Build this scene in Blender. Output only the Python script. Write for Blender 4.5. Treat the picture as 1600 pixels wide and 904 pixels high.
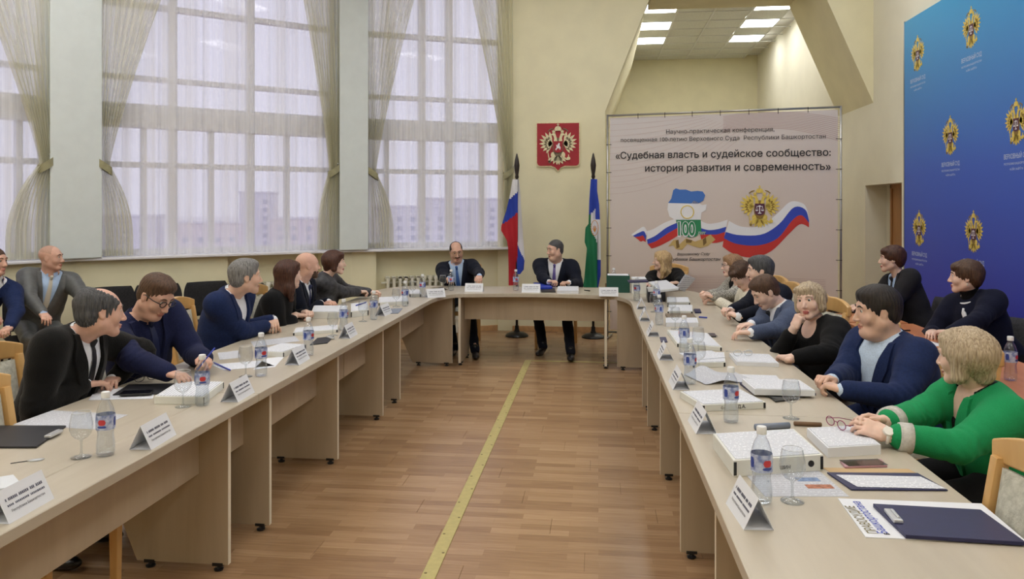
import bpy, bmesh, math, random
import numpy as np
from mathutils import Vector, Matrix
random.seed(7); np.random.seed(7)
for o in list(bpy.data.objects): bpy.data.objects.remove(o)
C = bpy.context.scene.collection
S = bpy.context.scene
PI = math.pi
# ---------------------------------------------------------------- camera
FPX, PCX, PCY, CAMZ, YAW = 1200.0, 800.0, 325.0, 1.65, math.atan(135/1200.0)
cd = bpy.data.cameras.new('camera'); cam = bpy.data.objects.new('camera', cd); C.objects.link(cam)
cd.sensor_width = 36.0; cd.lens = 36.0*FPX/1600.0; cd.sensor_fit = 'HORIZONTAL'
cd.shift_y = -(452.0-PCY)/1600.0
cd.clip_end = 2000
cam.location = (0, 0, CAMZ); cam.rotation_euler = (PI/2, 0, YAW)
S.camera = cam
cY, sY = math.cos(YAW), math.sin(YAW)
def ray(px, py):
    x = (px-PCX)/FPX; z = (PCY-py)/FPX
    return Vector((x*cY-sY, x*sY+cY, z))
def atz(px, py, z):
    r = ray(px, py); t = (z-CAMZ)/r.z; return Vector((r.x*t, r.y*t, z))
def aty(px, py, y):
    r = ray(px, py); t = y/r.y; return Vector((r.x*t, y, CAMZ+r.z*t))
def atx(px, py, x):
    r = ray(px, py); t = x/r.x; return Vector((x, r.y*t, CAMZ+r.z*t))
# ---------------------------------------------------------------- world + light
def lin(c):
    c = c/255.0
    return c/12.92 if c <= 0.04045 else ((c+0.055)/1.055)**2.4
def rgb(r, g, b): return (lin(r), lin(g), lin(b), 1.0)
W = bpy.data.worlds.new('overcast'); S.world = W; W.use_nodes = True
bgn = W.node_tree.nodes['Background']; bgn.inputs[0].default_value = rgb(204, 202, 215); bgn.inputs[1].default_value = 1.2
S.view_settings.view_transform = 'Standard'; S.view_settings.look = 'None'
S.view_settings.gamma = 1.0; S.view_settings.use_curve_mapping = False
S.view_settings.exposure = 0.2
LAMP_STRENGTH = 11.5        # luminous ceiling panels of the hall and of the room behind it
try:
    S.cycles.max_bounces = 8; S.cycles.diffuse_bounces = 4; S.cycles.glossy_bounces = 3
    S.cycles.transmission_bounces = 6; S.cycles.transparent_max_bounces = 16
    S.cycles.caustics_reflective = False; S.cycles.caustics_refractive = False
    S.cycles.sample_clamp_indirect = 4.0
except Exception: pass
# ---------------------------------------------------------------- materials
MATS = {}
def mat(name, col, rough=0.5, metal=0.0, var=0.0, vscale=8.0, bump=0.0, bscale=60.0, spec=0.5, sheen=0.0, emit=None, estr=0.0, coat=0.0, stretch=None, col2=None):
    if name in MATS: return MATS[name]
    m = bpy.data.materials.new(name); m.use_nodes = True; MATS[name] = m
    nt = m.node_tree; b = nt.nodes['Principled BSDF']
    c = col if len(col) == 4 else (*col, 1.0)
    b.inputs['Base Color'].default_value = c
    b.inputs['Roughness'].default_value = rough; b.inputs['Metallic'].default_value = metal
    b.inputs['Specular IOR Level'].default_value = spec
    if sheen: b.inputs['Sheen Weight'].default_value = sheen
    if coat: b.inputs['Coat Weight'].default_value = coat
    if emit is not None:
        b.inputs['Emission Color'].default_value = emit; b.inputs['Emission Strength'].default_value = estr
    if var or bump or col2:
        tc = nt.nodes.new('ShaderNodeTexCoord'); mp = nt.nodes.new('ShaderNodeMapping')
        nt.links.new(tc.outputs['Object'], mp.inputs[0])
        if stretch: mp.inputs['Scale'].default_value = stretch
        if var or col2:
            n = nt.nodes.new('ShaderNodeTexNoise'); n.inputs['Scale'].default_value = vscale; n.inputs['Detail'].default_value = 5
            nt.links.new(mp.outputs[0], n.inputs['Vector'])
            r = nt.nodes.new('ShaderNodeValToRGB')
            d = col2 if col2 else tuple(max(0, x*(1-var)) for x in c[:3])+(1,)
            u = c if col2 else tuple(min(1, x*(1+var)) for x in c[:3])+(1,)
            r.color_ramp.elements[0].position = 0.36; r.color_ramp.elements[1].position = 0.64
            r.color_ramp.elements[0].color = d; r.color_ramp.elements[1].color = u
            nt.links.new(n.outputs['Fac'], r.inputs[0]); nt.links.new(r.outputs[0], b.inputs['Base Color'])
        if bump:
            n2 = nt.nodes.new('ShaderNodeTexNoise'); n2.inputs['Scale'].default_value = bscale; n2.inputs['Detail'].default_value = 3
            nt.links.new(mp.outputs[0], n2.inputs['Vector'])
            bp = nt.nodes.new('ShaderNodeBump'); bp.inputs['Strength'].default_value = bump; bp.inputs['Distance'].default_value = 0.01
            nt.links.new(n2.outputs['Fac'], bp.inputs['Height']); nt.links.new(bp.outputs[0], b.inputs['Normal'])
    return m
def glass_mat(name, col=(1, 1, 1, 1), refl=0.12, rough=0.02):
    """thin clear sheet: mostly lets light through, reflects a little"""
    m = bpy.data.materials.new(name); m.use_nodes = True; nt = m.node_tree; nt.nodes.clear()
    o = nt.nodes.new('ShaderNodeOutputMaterial'); mx = nt.nodes.new('ShaderNodeMixShader')
    t = nt.nodes.new('ShaderNodeBsdfTransparent'); g = nt.nodes.new('ShaderNodeBsdfGlossy')
    t.inputs[0].default_value = col; g.inputs['Roughness'].default_value = rough
    mx.inputs[0].default_value = refl
    nt.links.new(t.outputs[0], mx.inputs[1]); nt.links.new(g.outputs[0], mx.inputs[2]); nt.links.new(mx.outputs[0], o.inputs[0])
    MATS[name] = m; return m
def sheer_mat(name, col, op_lo, op_hi, scale, axis_stretch=(1, 1, 0.02)):
    """woven voile: open weave lets part of the light straight through, the gathers are denser"""
    m = bpy.data.materials.new(name); m.use_nodes = True; nt = m.node_tree; nt.nodes.clear()
    o = nt.nodes.new('ShaderNodeOutputMaterial'); mx = nt.nodes.new('ShaderNodeMixShader'); m2 = nt.nodes.new('ShaderNodeMixShader')
    t = nt.nodes.new('ShaderNodeBsdfTransparent'); d = nt.nodes.new('ShaderNodeBsdfDiffuse'); tr = nt.nodes.new('ShaderNodeBsdfTranslucent')
    d.inputs[0].default_value = col; tr.inputs[0].default_value = col; m2.inputs[0].default_value = 0.5
    tc = nt.nodes.new('ShaderNodeTexCoord'); mp = nt.nodes.new('ShaderNodeMapping'); mp.inputs['Scale'].default_value = axis_stretch
    n = nt.nodes.new('ShaderNodeTexNoise'); n.inputs['Scale'].default_value = scale; n.inputs['Detail'].default_value = 3
    r = nt.nodes.new('ShaderNodeMapRange'); r.inputs['From Min'].default_value = 0.35; r.inputs['From Max'].default_value = 0.65
    r.inputs['To Min'].default_value = op_lo; r.inputs['To Max'].default_value = op_hi
    nt.links.new(tc.outputs['Object'], mp.inputs[0]); nt.links.new(mp.outputs[0], n.inputs['Vector'])
    nt.links.new(n.outputs['Fac'], r.inputs[0]); nt.links.new(r.outputs[0], mx.inputs[0])
    nt.links.new(d.outputs[0], m2.inputs[1]); nt.links.new(tr.outputs[0], m2.inputs[2])
    nt.links.new(t.outputs[0], mx.inputs[1]); nt.links.new(m2.outputs[0], mx.inputs[2]); nt.links.new(mx.outputs[0], o.inputs[0])
    MATS[name] = m; return m
def wood_mat(name, c1, c2, rough=0.4, scale=6.0, stretch=(1, 1, 1), spec=0.5, coat=0.0, fine=0.5):
    m = bpy.data.materials.new(name); m.use_nodes = True; nt = m.node_tree; b = nt.nodes['Principled BSDF']
    tc = nt.nodes.new('ShaderNodeTexCoord'); mp = nt.nodes.new('ShaderNodeMapping'); mp.inputs['Scale'].default_value = stretch
    n = nt.nodes.new('ShaderNodeTexNoise'); n.inputs['Scale'].default_value = scale; n.inputs['Detail'].default_value = 8; n.inputs['Roughness'].default_value = 0.6
    n.inputs['Distortion'].default_value = fine
    r = nt.nodes.new('ShaderNodeValToRGB'); r.color_ramp.elements[0].position = 0.3; r.color_ramp.elements[1].position = 0.7
    r.color_ramp.elements[0].color = c2; r.color_ramp.elements[1].color = c1
    nt.links.new(tc.outputs['Object'], mp.inputs[0]); nt.links.new(mp.outputs[0], n.inputs['Vector'])
    nt.links.new(n.outputs['Fac'], r.inputs[0]); nt.links.new(r.outputs[0], b.inputs['Base Color'])
    b.inputs['Roughness'].default_value = rough; b.inputs['Specular IOR Level'].default_value = spec; b.inputs['Coat Weight'].default_value = coat
    MATS[name] = m; return m
# ---------------------------------------------------------------- mesh builder
class MB:
    def __init__(s): s.v = []; s.f = []; s.m = []
    def add(s, vs, fs, mi=0, M=None):
        k = len(s.v)
        s.v += [tuple(M @ Vector(p)) if M is not None else tuple(p) for p in vs]
        s.f += [tuple(i+k for i in f) for f in fs]; s.m += [mi]*len(fs); return s
    def box(s, c, d, mi=0, M=None, rz=0.0):
        hx, hy, hz = d[0]/2, d[1]/2, d[2]/2
        vs = [(x, y, z) for x in (-hx, hx) for y in (-hy, hy) for z in (-hz, hz)]
        T = Matrix.Translation(c) @ Matrix.Rotation(rz, 4, 'Z')
        if M is not None: T = M @ T
        return s.add(vs, [(0, 1, 3, 2), (4, 6, 7, 5), (0, 4, 5, 1), (2, 3, 7, 6), (0, 2, 6, 4), (1, 5, 7, 3)], mi, T)
    def b2(s, x0, x1, y0, y1, z0, z1, mi=0, M=None):
        return s.box(((x0+x1)/2, (y0+y1)/2, (z0+z1)/2), (x1-x0, y1-y0, z1-z0), mi, M)
    def prism(s, poly, z0, z1, mi=0, M=None):
        n = len(poly)
        ar = sum(poly[i][0]*poly[(i+1) % n][1]-poly[(i+1) % n][0]*poly[i][1] for i in range(n))
        if ar < 0: poly = poly[::-1]
        vs = [(p[0], p[1], z0) for p in poly]+[(p[0], p[1], z1) for p in poly]
        fs = [tuple(range(n-1, -1, -1)), tuple(range(n, 2*n))]+[(i, (i+1) % n, n+(i+1) % n, n+i) for i in range(n)]
        return s.add(vs, fs, mi, M)
    def lathe(s, prof, n=20, mi=0, M=None, cap=True):
        vs = []; fs = []
        for r, z in prof:
            for i in range(n):
                a = 2*PI*i/n; vs.append((r*math.cos(a), r*math.sin(a), z))
        for j in range(len(prof)-1):
            for i in range(n):
                a, b = j*n+i, j*n+(i+1) % n; fs.append((a, b, b+n, a+n))
        if cap:
            if prof[0][0] > 1e-5: fs.append(tuple(range(n-1, -1, -1)))
            if prof[-1][0] > 1e-5: fs.append(tuple(range((len(prof)-1)*n, len(prof)*n)))
        return s.add(vs, fs, mi, M)
    def tube(s, pts, r, n=8, mi=0, M=None, closed=False):
        pts = [Vector(p) for p in pts]; rs = r if isinstance(r, (list, tuple)) else [r]*len(pts)
        vs = []; fs = []; N = len(pts); up = None
        for i, p in enumerate(pts):
            if closed: t = (pts[(i+1) % N]-pts[i-1])
            else: t = pts[min(i+1, N-1)]-pts[max(i-1, 0)]
            if t.length < 1e-9: t = Vector((0, 0, 1))
            t.normalize()
            if up is None: up = Vector((0, 0, 1)) if abs(t.z) < 0.9 else Vector((1, 0, 0))
            a = t.cross(up)
            if a.length < 1e-6: a = t.orthogonal()
            a.normalize(); b = a.cross(t).normalized(); up = b
            for k in range(n):
                q = 2*PI*k/n; vs.append(p+a*math.cos(q)*rs[i]+b*math.sin(q)*rs[i])
        L = N if closed else N-1
        for i in range(L):
            for k in range(n):
                A = i*n+k; B = i*n+(k+1) % n; j = ((i+1) % N)*n
                fs.append((A, j+k, j+(k+1) % n, B))
        if not closed: fs += [tuple(range(n)), tuple(range((N-1)*n+n-1, (N-1)*n-1, -1))]
        return s.add(vs, fs, mi, M)
    def grid(s, fn, nu, nv, mi=0, M=None, thick=0.0):
        vs = [fn(i/nu, j/nv) for j in range(nv+1) for i in range(nu+1)]
        fs = [(j*(nu+1)+i, j*(nu+1)+i+1, (j+1)*(nu+1)+i+1, (j+1)*(nu+1)+i) for j in range(nv) for i in range(nu)]
        return s.add(vs, fs, mi, M)
    def build(s, name, mats, parent=None, loc=None, rot=None, smooth=False, bevel=0.0, seg=2, auto=None):
        me = bpy.data.meshes.new(name); me.from_pydata(s.v, [], s.f); 
        if not isinstance(mats, (list, tuple)): mats = [mats]
        for m in mats: me.materials.append(MATS[m] if isinstance(m, str) else m)
        for p, i in zip(me.polygons, s.m): p.material_index = i
        if bevel > 0:
            bm = bmesh.new(); bm.from_mesh(me)
            bm.normal_update()
            ed = [e for e in bm.edges if len(e.link_faces) == 2 and e.calc_face_angle(0) > 0.6]
            bmesh.ops.bevel(bm, geom=ed, offset=bevel, segments=seg, profile=0.6, affect='EDGES', clamp_overlap=True)
            bm.to_mesh(me); bm.free()
        if smooth:
            for p in me.polygons: p.use_smooth = True
            if auto is not None:
                try: me.set_sharp_from_angle(angle=auto)
                except Exception: pass
        me.update()
        o = bpy.data.objects.new(name, me); C.objects.link(o)
        if parent is not None: o.parent = parent
        if loc is not None: o.location = loc
        if rot is not None: o.rotation_euler = rot
        return o
def tag(o, label=None, cat=None, group=None, kind=None):
    if label: o['label'] = label
    if cat: o['category'] = cat
    if group: o['group'] = group
    if kind: o['kind'] = kind
    return o
def thing(name, label, cat, loc=(0, 0, 0), rz=0.0, group=None):
    o = bpy.data.objects.new(name, None); C.objects.link(o); o.empty_display_size = 0.1
    o.location = loc; o.rotation_euler = (0, 0, rz)
    return tag(o, label, cat, group)
def struct(o): o['kind'] = 'structure'; return o
def dup(root, loc, rz, label=None, group=None):
    r = root.copy(); C.objects.link(r); r.location = loc; r.rotation_euler = (0, 0, rz)
    if label: r['label'] = label
    if group: r['group'] = group
    for ch in list(root.children):
        c = ch.copy(); C.objects.link(c); c.parent = r
        for g in ch.children:
            d = g.copy(); C.objects.link(d); d.parent = c
    return r
FONT_CACHE = {}
def text_mesh(txt, size, align='CENTER', extrude=0.0, bold=0.0, shear=0.0, xs=1.0):
    """flat lettering as mesh data, laid in local XY"""
    key = (txt, size, align, extrude, bold, shear, xs)
    if key in FONT_CACHE: return FONT_CACHE[key]
    cu = bpy.data.curves.new('lettering', 'FONT'); cu.body = txt; cu.size = size; cu.align_x = align
    cu.extrude = extrude; cu.shear = shear; cu.resolution_u = 3
    cu.fill_mode = 'NONE'
    ob = bpy.data.objects.new('lettering_tmp', cu); C.objects.link(ob)
    dg = bpy.context.evaluated_depsgraph_get(); dg.update()
    m0 = bpy.data.meshes.new_from_object(ob.evaluated_get(dg))
    bpy.data.objects.remove(ob); bpy.data.curves.remove(cu)
    V0 = np.array([v.co[:2] for v in m0.vertices]); E0 = np.array([e.vertices[:] for e in m0.edges])
    # group the outlines glyph by glyph (by overlapping x ranges) and fill by winding number
    par = list(range(len(V0)))
    def fnd(i):
        while par[i] != i: par[i] = par[par[i]]; i = par[i]
        return i
    for p_, q_ in E0: par[fnd(int(p_))] = fnd(int(q_))
    loops = {}
    for k, e in enumerate(E0): loops.setdefault(fnd(int(e[0])), []).append(k)
    items = sorted(((V0[E0[l].ravel(), 0].min(), V0[E0[l].ravel(), 0].max(), l) for l in loops.values()), key=lambda q: q[0])
    groups = []
    for x0, x1, l in items:
        if groups and x0 < groups[-1][0]: groups[-1][0] = max(groups[-1][0], x1); groups[-1][1].extend(l)
        else: groups.append([x1, list(l)])
    if bold:        # grow every outline along its outward normal, glyph by glyph
        V1 = V0.copy()
        for _, l in groups:
            ed = E0[l]; nx_ = {}; pv_ = {}
            for a_, b_ in ed.tolist(): nx_[a_] = b_; pv_[b_] = a_
            sg_ = 1.0 if float((V0[ed[:, 0], 0]*V0[ed[:, 1], 1]-V0[ed[:, 1], 0]*V0[ed[:, 0], 1]).sum()) > 0 else -1.0
            for i_ in nx_:
                if i_ not in pv_: continue
                d1 = V0[i_]-V0[pv_[i_]]; d2 = V0[nx_[i_]]-V0[i_]; d1 = d1/(np.linalg.norm(d1)+1e-9); d2 = d2/(np.linalg.norm(d2)+1e-9)
                n_ = np.array([d1[1]+d2[1], -d1[0]-d2[0]]); l_ = np.linalg.norm(n_)
                if l_ > 0.3: V1[i_] = V0[i_]+sg_*n_/l_*bold*min(1.6, 2.0/l_)
        V0 = V1
    from mathutils.geometry import delaunay_2d_cdt
    vs, fs = [], []
    for _, l in groups:
        ed = E0[l]; ids = sorted(set(ed.ravel().tolist())); mp = {v: i for i, v in enumerate(ids)}
        P = V0[ids]; ee = [(mp[int(a_)], mp[int(b_)]) for a_, b_ in ed]
        ov, oe, of = delaunay_2d_cdt([Vector(p) for p in P.tolist()], ee, [], 0, 1e-6)[:3]
        A_ = P[[a_ for a_, b_ in ee]]; B_ = P[[b_ for a_, b_ in ee]]
        OV = np.array([v[:] for v in ov]); k0 = len(vs); vs += [(v[0], v[1], 0.0) for v in OV]
        for f in of:
            c_ = OV[list(f)].mean(0)
            up = (A_[:, 1] <= c_[1]) & (B_[:, 1] > c_[1]); dn = (A_[:, 1] > c_[1]) & (B_[:, 1] <= c_[1])
            cr = (B_[:, 0]-A_[:, 0])*(c_[1]-A_[:, 1])-(c_[0]-A_[:, 0])*(B_[:, 1]-A_[:, 1])
            if int((up & (cr > 0)).sum()-(dn & (cr < 0)).sum()) != 0: fs.append(tuple(k0+i for i in f))
    me = bpy.data.meshes.new('lettering'); me.from_pydata(vs, [], fs); me.update(); bpy.data.meshes.remove(m0)
    if xs != 1.0:
        for v in me.vertices: v.co.x *= xs
    FONT_CACHE[key] = me; return me
def lettering(name, txt, size, material, parent, M, **k):
    me = text_mesh(txt, size, **k)
    if me.materials: me = me.copy(); me.materials.clear()
    me.materials.append(MATS[material] if isinstance(material, str) else material)
    o = bpy.data.objects.new(name, me); C.objects.link(o); o.parent = parent
    o.matrix_local = M; return o
# ================================================================ THE ROOM
mat('wall_paint', rgb(228, 222, 190), 0.85, var=0.03, vscale=3, bump=0.12, bscale=180)
mat('wall_pale', rgb(228, 224, 206), 0.85, var=0.02, vscale=3, bump=0.1, bscale=180)
mat('pillar_white', rgb(214, 222, 222), 0.7, var=0.02)
mat('ceiling_white', rgb(226, 226, 222), 0.9)
mat('tile_white', rgb(214, 216, 210), 0.9, var=0.05, vscale=40, bump=0.2, bscale=200)
mat('upvc', rgb(226, 226, 232), 0.35)
mat('baseboard', rgb(190, 150, 105), 0.5, var=0.1, vscale=20)
mat('brass_strip', rgb(186, 172, 112), 0.45, var=0.06, vscale=30)
mat('screw', rgb(130, 118, 80), 0.4, metal=0.6)
mat('lamp_panel', rgb(255, 255, 255), 0.5, emit=(1.0, 0.99, 0.97, 1), estr=LAMP_STRENGTH)
mat('metal_grid', rgb(220, 222, 220), 0.5)
mat('ground_snow', rgb(236, 234, 238), 0.95, var=0.03, vscale=0.02)
glass_mat('pane_glass', (0.97, 0.97, 1, 1), 0.02)
# laminate floor: printed three-strip boards
def floor_material():
    m = bpy.data.materials.new('laminate'); m.use_nodes = True; nt = m.node_tree; b = nt.nodes['Principled BSDF']
    tc = nt.nodes.new('ShaderNodeTexCoord'); geo = nt.nodes.new('ShaderNodeNewGeometry'); oi = nt.nodes.new('ShaderNodeObjectInfo')
    sx = nt.nodes.new('ShaderNodeSeparateXYZ'); nt.links.new(geo.outputs['Position'], sx.inputs[0])
    br = nt.nodes.new('ShaderNodeTexBrick'); br.offset = 0.37; br.offset_frequency = 2; br.squash = 1.0
    br.inputs['Scale'].default_value = 1.0; br.inputs['Mortar Size'].default_value = 0.0007; br.inputs['Brick Width'].default_value = 0.40; br.inputs['Row Height'].default_value = 0.0645
    br.inputs['Color1'].default_value = (0.02, 0.02, 0.02, 1); br.inputs['Color2'].default_value = (0.98, 0.98, 0.98, 1); br.inputs['Mortar'].default_value = (0.25, 0.25, 0.25, 1)
    br.inputs['Bias'].default_value = 0.0
    nt.links.new(geo.outputs['Position'], br.inputs['Vector'])
    n = nt.nodes.new('ShaderNodeTexNoise'); n.inputs['Scale'].default_value = 5; n.inputs['Detail'].default_value = 7; n.inputs['Distortion'].default_value = 0.4
    mp = nt.nodes.new('ShaderNodeMapping'); mp.inputs['Scale'].default_value = (1, 14, 1); nt.links.new(geo.outputs['Position'], mp.inputs[0]); nt.links.new(mp.outputs[0], n.inputs['Vector'])
    mx = nt.nodes.new('ShaderNodeMix'); mx.data_type = 'FLOAT'; mx.inputs[0].default_value = 0.58
    nt.links.new(br.outputs['Color'], mx.inputs[2]); nt.links.new(n.outputs['Fac'], mx.inputs[3])
    r = nt.nodes.new('ShaderNodeValToRGB'); cr = r.color_ramp
    cr.elements[0].position = 0.14; cr.elements[0].color = rgb(136, 104, 75)
    cr.elements[1].position = 0.86; cr.elements[1].color = rgb(186, 152, 116)
    e = cr.elements.new(0.5); e.color = rgb(163, 129, 95)
    nt.links.new(mx.outputs[0], r.inputs[0]); nt.links.new(r.outputs[0], b.inputs['Base Color'])
    b.inputs['Roughness'].default_value = 0.27; b.inputs['Specular IOR Level'].default_value = 0.45
    MATS['laminate'] = m
floor_material()
mat('subfloor', rgb(120, 92, 66), 0.8)
# ---- floor: subfloor slab and the boards on it
fl = MB().prism([(-7.4, -3.2), (3.6, -3.2), (3.6, 17.4), (-7.4, 17.4)], -0.2, -0.008).build('floor', 'subfloor'); struct(fl)
BW, BL = 0.1935, 1.29
pm = MB().box((0, 0, -0.004), (BL-0.0012, BW-0.0012, 0.008)).build('plank_proto', 'laminate', bevel=0.0008, seg=1).data
bpy.data.objects.remove(bpy.data.objects['plank_proto'])
rows = []
for j in range(60):
    y = 0.6+BW*(j+0.5)
    off = (j*0.43) % 1.0*BL
    for i in range(-8, 6):
        x = i*BL+off
        rows.append((x, y))
def seen(x, y):
    return -4.35 < x < 2.6 and 2.75 < y < 10.35 and not (x < -2.9 and y > 8.9)
planks = [p for p in rows if seen(*p)]
planks.sort(key=lambda p: (abs(p[0]+0.65) > 2.3, p[1]))
rest_keep = planks[:300]
for (x, y) in rest_keep:
    o = bpy.data.objects.new('plank', pm); C.objects.link(o); o.parent = fl; o.location = (x, y, 0)
ks = set(rest_keep); mb = MB()
for j in range(94):
    y = 0.6+BW*(j-18+0.5); off = ((j-18)*0.43) % 1.0*BL
    for i in range(-8, 6):
        x = i*BL+off
        if (x, y) in ks or x > 3.9 or x < -8: continue
        if any(abs(x-a) < 1e-6 and abs(y-b) < 1e-6 for a, b in ()): continue
        mb.box((x, y, -0.004), (BL-0.0012, BW-0.0012, 0.008))
pr = {(round(x, 4), round(y, 4)) for x, y in rest_keep}
mb2 = MB()
for k in range(0, len(mb.v), 8):
    cx = sum(v[0] for v in mb.v[k:k+8])/8; cy = sum(v[1] for v in mb.v[k:k+8])/8
    if (round(cx, 4), round(cy, 4)) in pr: continue
    mb2.box((cx, cy, -0.004), (BL-0.0012, BW-0.0012, 0.008))
o = mb2.build('distant_planks', 'laminate', fl); o['kind'] = 'stuff'
# brass-coloured cover strip along the floor with its screws
tr = struct(MB().b2(-0.79, -0.722, 1.0, 8.29, 0.0, 0.005).build('trim_1', 'brass_strip', bevel=0.002, seg=1))
sc = MB().lathe([(0.007, 0), (0.007, 0.0012), (0.004, 0.002)], 10).build('screw', 'screw', tr, loc=(-0.775, 1.3, 0.005))
for k in range(1, 34):
    s2 = sc.copy(); C.objects.link(s2); s2.parent = tr; s2.location = (-0.775 if k % 2 == 0 else -0.737, 1.3+0.21*k, 0.005)
struct(MB().b2(-0.722, 0.25, 8.255, 8.29, 0.0, 0.004).build('trim_2', 'brass_strip', bevel=0.0015, seg=1))
# ---- facets of the window wall
FV = [Vector((-1.15, 10.28)), Vector((-3.1, 9.4)), Vector((-5.45, 7.45)), Vector((-6.9, 5.1))]
def facet(i):
    a, b = FV[i], FV[i+1]; d = (b-a); L = d.length; d.normalize(); n = Vector((d.y, -d.x))
    if n.dot(Vector((0, 0))-a) < 0: n = -n
    return a, d, n, L
def fpt(i, u, off=0.0):
    a, d, n, L = facet(i); return a+d*u+n*off
def fu(i, px):
    """distance along facet i at which pixel column px meets it"""
    a, d, n, L = facet(i); r = ray(px, 325); 
    # a + d*u = r*t
    M = r.x*(-d.y)-r.y*(-d.x)
    t = (a.x*(-d.y)-a.y*(-d.x))/M
    return (Vector((r.x, r.y))*t-a).dot(d)
def fbox(mb, i, u0, u1, o0, o1, z0, z1, mi=0):
    a, d, n, L = facet(i)
    poly = [fpt(i, u0, o0), fpt(i, u1, o0), fpt(i, u1, o1), fpt(i, u0, o1)]
    return mb.prism([tuple(p) for p in poly], z0, z1, mi)
SILL, WTOP, CEIL = 1.13, 4.62, 5.25
wl = MB()
for i in range(3):
    L = facet(i)[3]
    fbox(wl, i, -0.05, L+0.05, -0.35, -0.12, 0, SILL-0.03)
    fbox(wl, i, -0.05, L+0.05, -0.35, 0.0, WTOP, CEIL)
fbox(wl, 0, fu(0, 587), facet(0)[3]+0.02, -0.12, 0.03, 0, SILL-0.03)
fbox(wl, 1, -0.02, fu(1, 502), -0.12, 0.03, 0, SILL-0.03)
fbox(wl, 1, fu(1, 355), facet(1)[3]+0.02, -0.12, 0.03, 0, SILL-0.03)
fbox(wl, 2, -0.02, facet(2)[3], -0.12, 0.03, 0, SILL-0.03)
wl.prism([(-6.9, 5.15), (-7.25, 5.15), (-7.25, -3.2), (-6.9, -3.2)], 0, CEIL)
struct(wl.build('wall_left', 'wall_paint'))
# sill boards
for i in range(3):
    mb = MB(); fbox(mb, i, -0.03 if i else 0.0, facet(i)[3]+0.04, -0.3, 0.11, SILL-0.03, SILL)
    struct(mb.build('trim_%d' % (3+i), 'upvc', bevel=0.008))
# pillars
def pillar(n, i, px0, px1, depth=0.16):
    v = FV[i+1]; n1 = facet(i)[2]; n2 = facet(i+1)[2]; nn = (n1+n2).normalized(); tt = Vector((-nn.y, nn.x))
    w = (px1-px0)/FPX*((-v.x)*sY+v.y*cY)/max(0.5, abs(tt.dot(Vector((cY, sY)))))
    P = [v+tt*w/2+nn*depth, v-tt*w/2+nn*depth, v-tt*w/2-nn*0.3, v+tt*w/2-nn*0.3]
    o = MB().prism([tuple(p) for p in P], SILL, CEIL).build('column', 'pillar_white', bevel=0.01); struct(o); return o
pillar(1, 0, 522, 562); pillar(2, 1, 96, 149)
bpy.data.objects['column'].name = 'trim_6'
for o in list(bpy.data.objects):
    if o.name.startswith('column'): o.name = 'trim_7'
# ---- windows
def window(n, i, cols_full, cols_low, u0, u1):
    root = bpy.data.objects.new('window_%d' % n, None); C.objects.link(root); struct(root)
    T, D = 0.06, 0.07
    rowsz = [SILL, 2.13, 2.54, 2.80, 3.09, 3.90, WTOP]
    us = sorted([u0]+[fu(i, p) for p in cols_full]+[u1])
    mb = MB()
    fbox(mb, i, u0-0.02, u0+T, -0.24, -0.14, SILL, WTOP); fbox(mb, i, u1-T, u1+0.02, -0.24, -0.14, SILL, WTOP)
    fbox(mb, i, u0, u1, -0.24, -0.14, SILL, SILL+0.07); fbox(mb, i, u0, u1, -0.24, -0.14, WTOP-0.09, WTOP)
    mb.build('window_frame', 'upvc', root)
    for u in us[1:-1]:
        mb = MB(); fbox(mb, i, u-0.045, u+0.045, -0.235, -0.145, SILL, WTOP); mb.build('mullion', 'upvc', root)
    for p in cols_low:
        u = fu(i, p); mb = MB(); fbox(mb, i, u-0.03, u+0.03, -0.23, -0.15, SILL, 2.55); mb.build('mullion', 'upvc', root)
    for z, h in ((2.13, 0.06), (3.09, 0.055), (3.90, 0.06)):
        mb = MB(); fbox(mb, i, u0, u1, -0.233, -0.147, z-h/2, z+h/2); mb.build('transom', 'upvc', root)
    mb = MB(); fbox(mb, i, u0, u1, -0.26, -0.12, 2.54, 2.80); mb.build('transom', 'upvc', root)
    rz = [(SILL+0.07, 2.10), (2.16, 2.54), (2.80, 3.06), (3.12, 3.87), (3.93, WTOP-0.09)]
    for a, b in zip(us[:-1], us[1:]):
        for z0, z1 in rz:
            mb = MB(); fbox(mb, i, a+0.04, b-0.04, -0.195, -0.185, z0, z1); mb.build('pane', 'pane_glass', root)
    return root
window(1, 0, [663, 706], [607, 758], 0.02, facet(0)[3]-0.17)
window(2, 1, [274, 397], [228, 335, 455], 0.17, facet(1)[3]-0.19)
window(3, 2, [-20, -180], [40], 0.19, facet(2)[3]-0.05)
# ---- back wall with the slanting opening, deep reveal, and the room behind
wb = MB()
ZL, ZT = 2.94, 4.55
yb0, yb1 = 10.28, 10.62
Mxz = Matrix(((1, 0, 0, 0), (0, 0, 1, 0), (0, 1, 0, 0), (0, 0, 0, 1)))      # (x,z,y) prisms
def xz_prism(mb, poly, y0, y1, mi=0): return mb.prism(poly, y0, y1, mi, Mxz)
# left panel with the slanted edge, lintel and right triangle above the passage
xz_prism(wb, [(-1.35, 0), (0.09, 0), (0.09, ZL), (0.72, ZT), (0.72, CEIL), (-1.35, CEIL)], yb0, yb1)
xz_prism(wb, [(0.72, ZT), (2.72, ZT), (2.72, CEIL), (0.72, CEIL)], 10.0, 11.4)
xz_prism(wb, [(2.72, ZT), (3.40, 2.96), (3.6, 2.96), (3.6, CEIL), (2.72, CEIL)], 10.0, 11.4)
xz_prism(wb, [(-0.6, 0), (0.05, 0), (0.05, ZL), (0.68, ZT), (0.68, CEIL), (-0.6, CEIL)], yb1, 17.2)
struct(wb.build('wall_back', 'wall_paint'))
wr2 = MB().b2(-0.6, 3.6, 17.0, 17.2, 0, CEIL)
struct(wr2.build('wall_far', 'wall_paint'))
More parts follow.
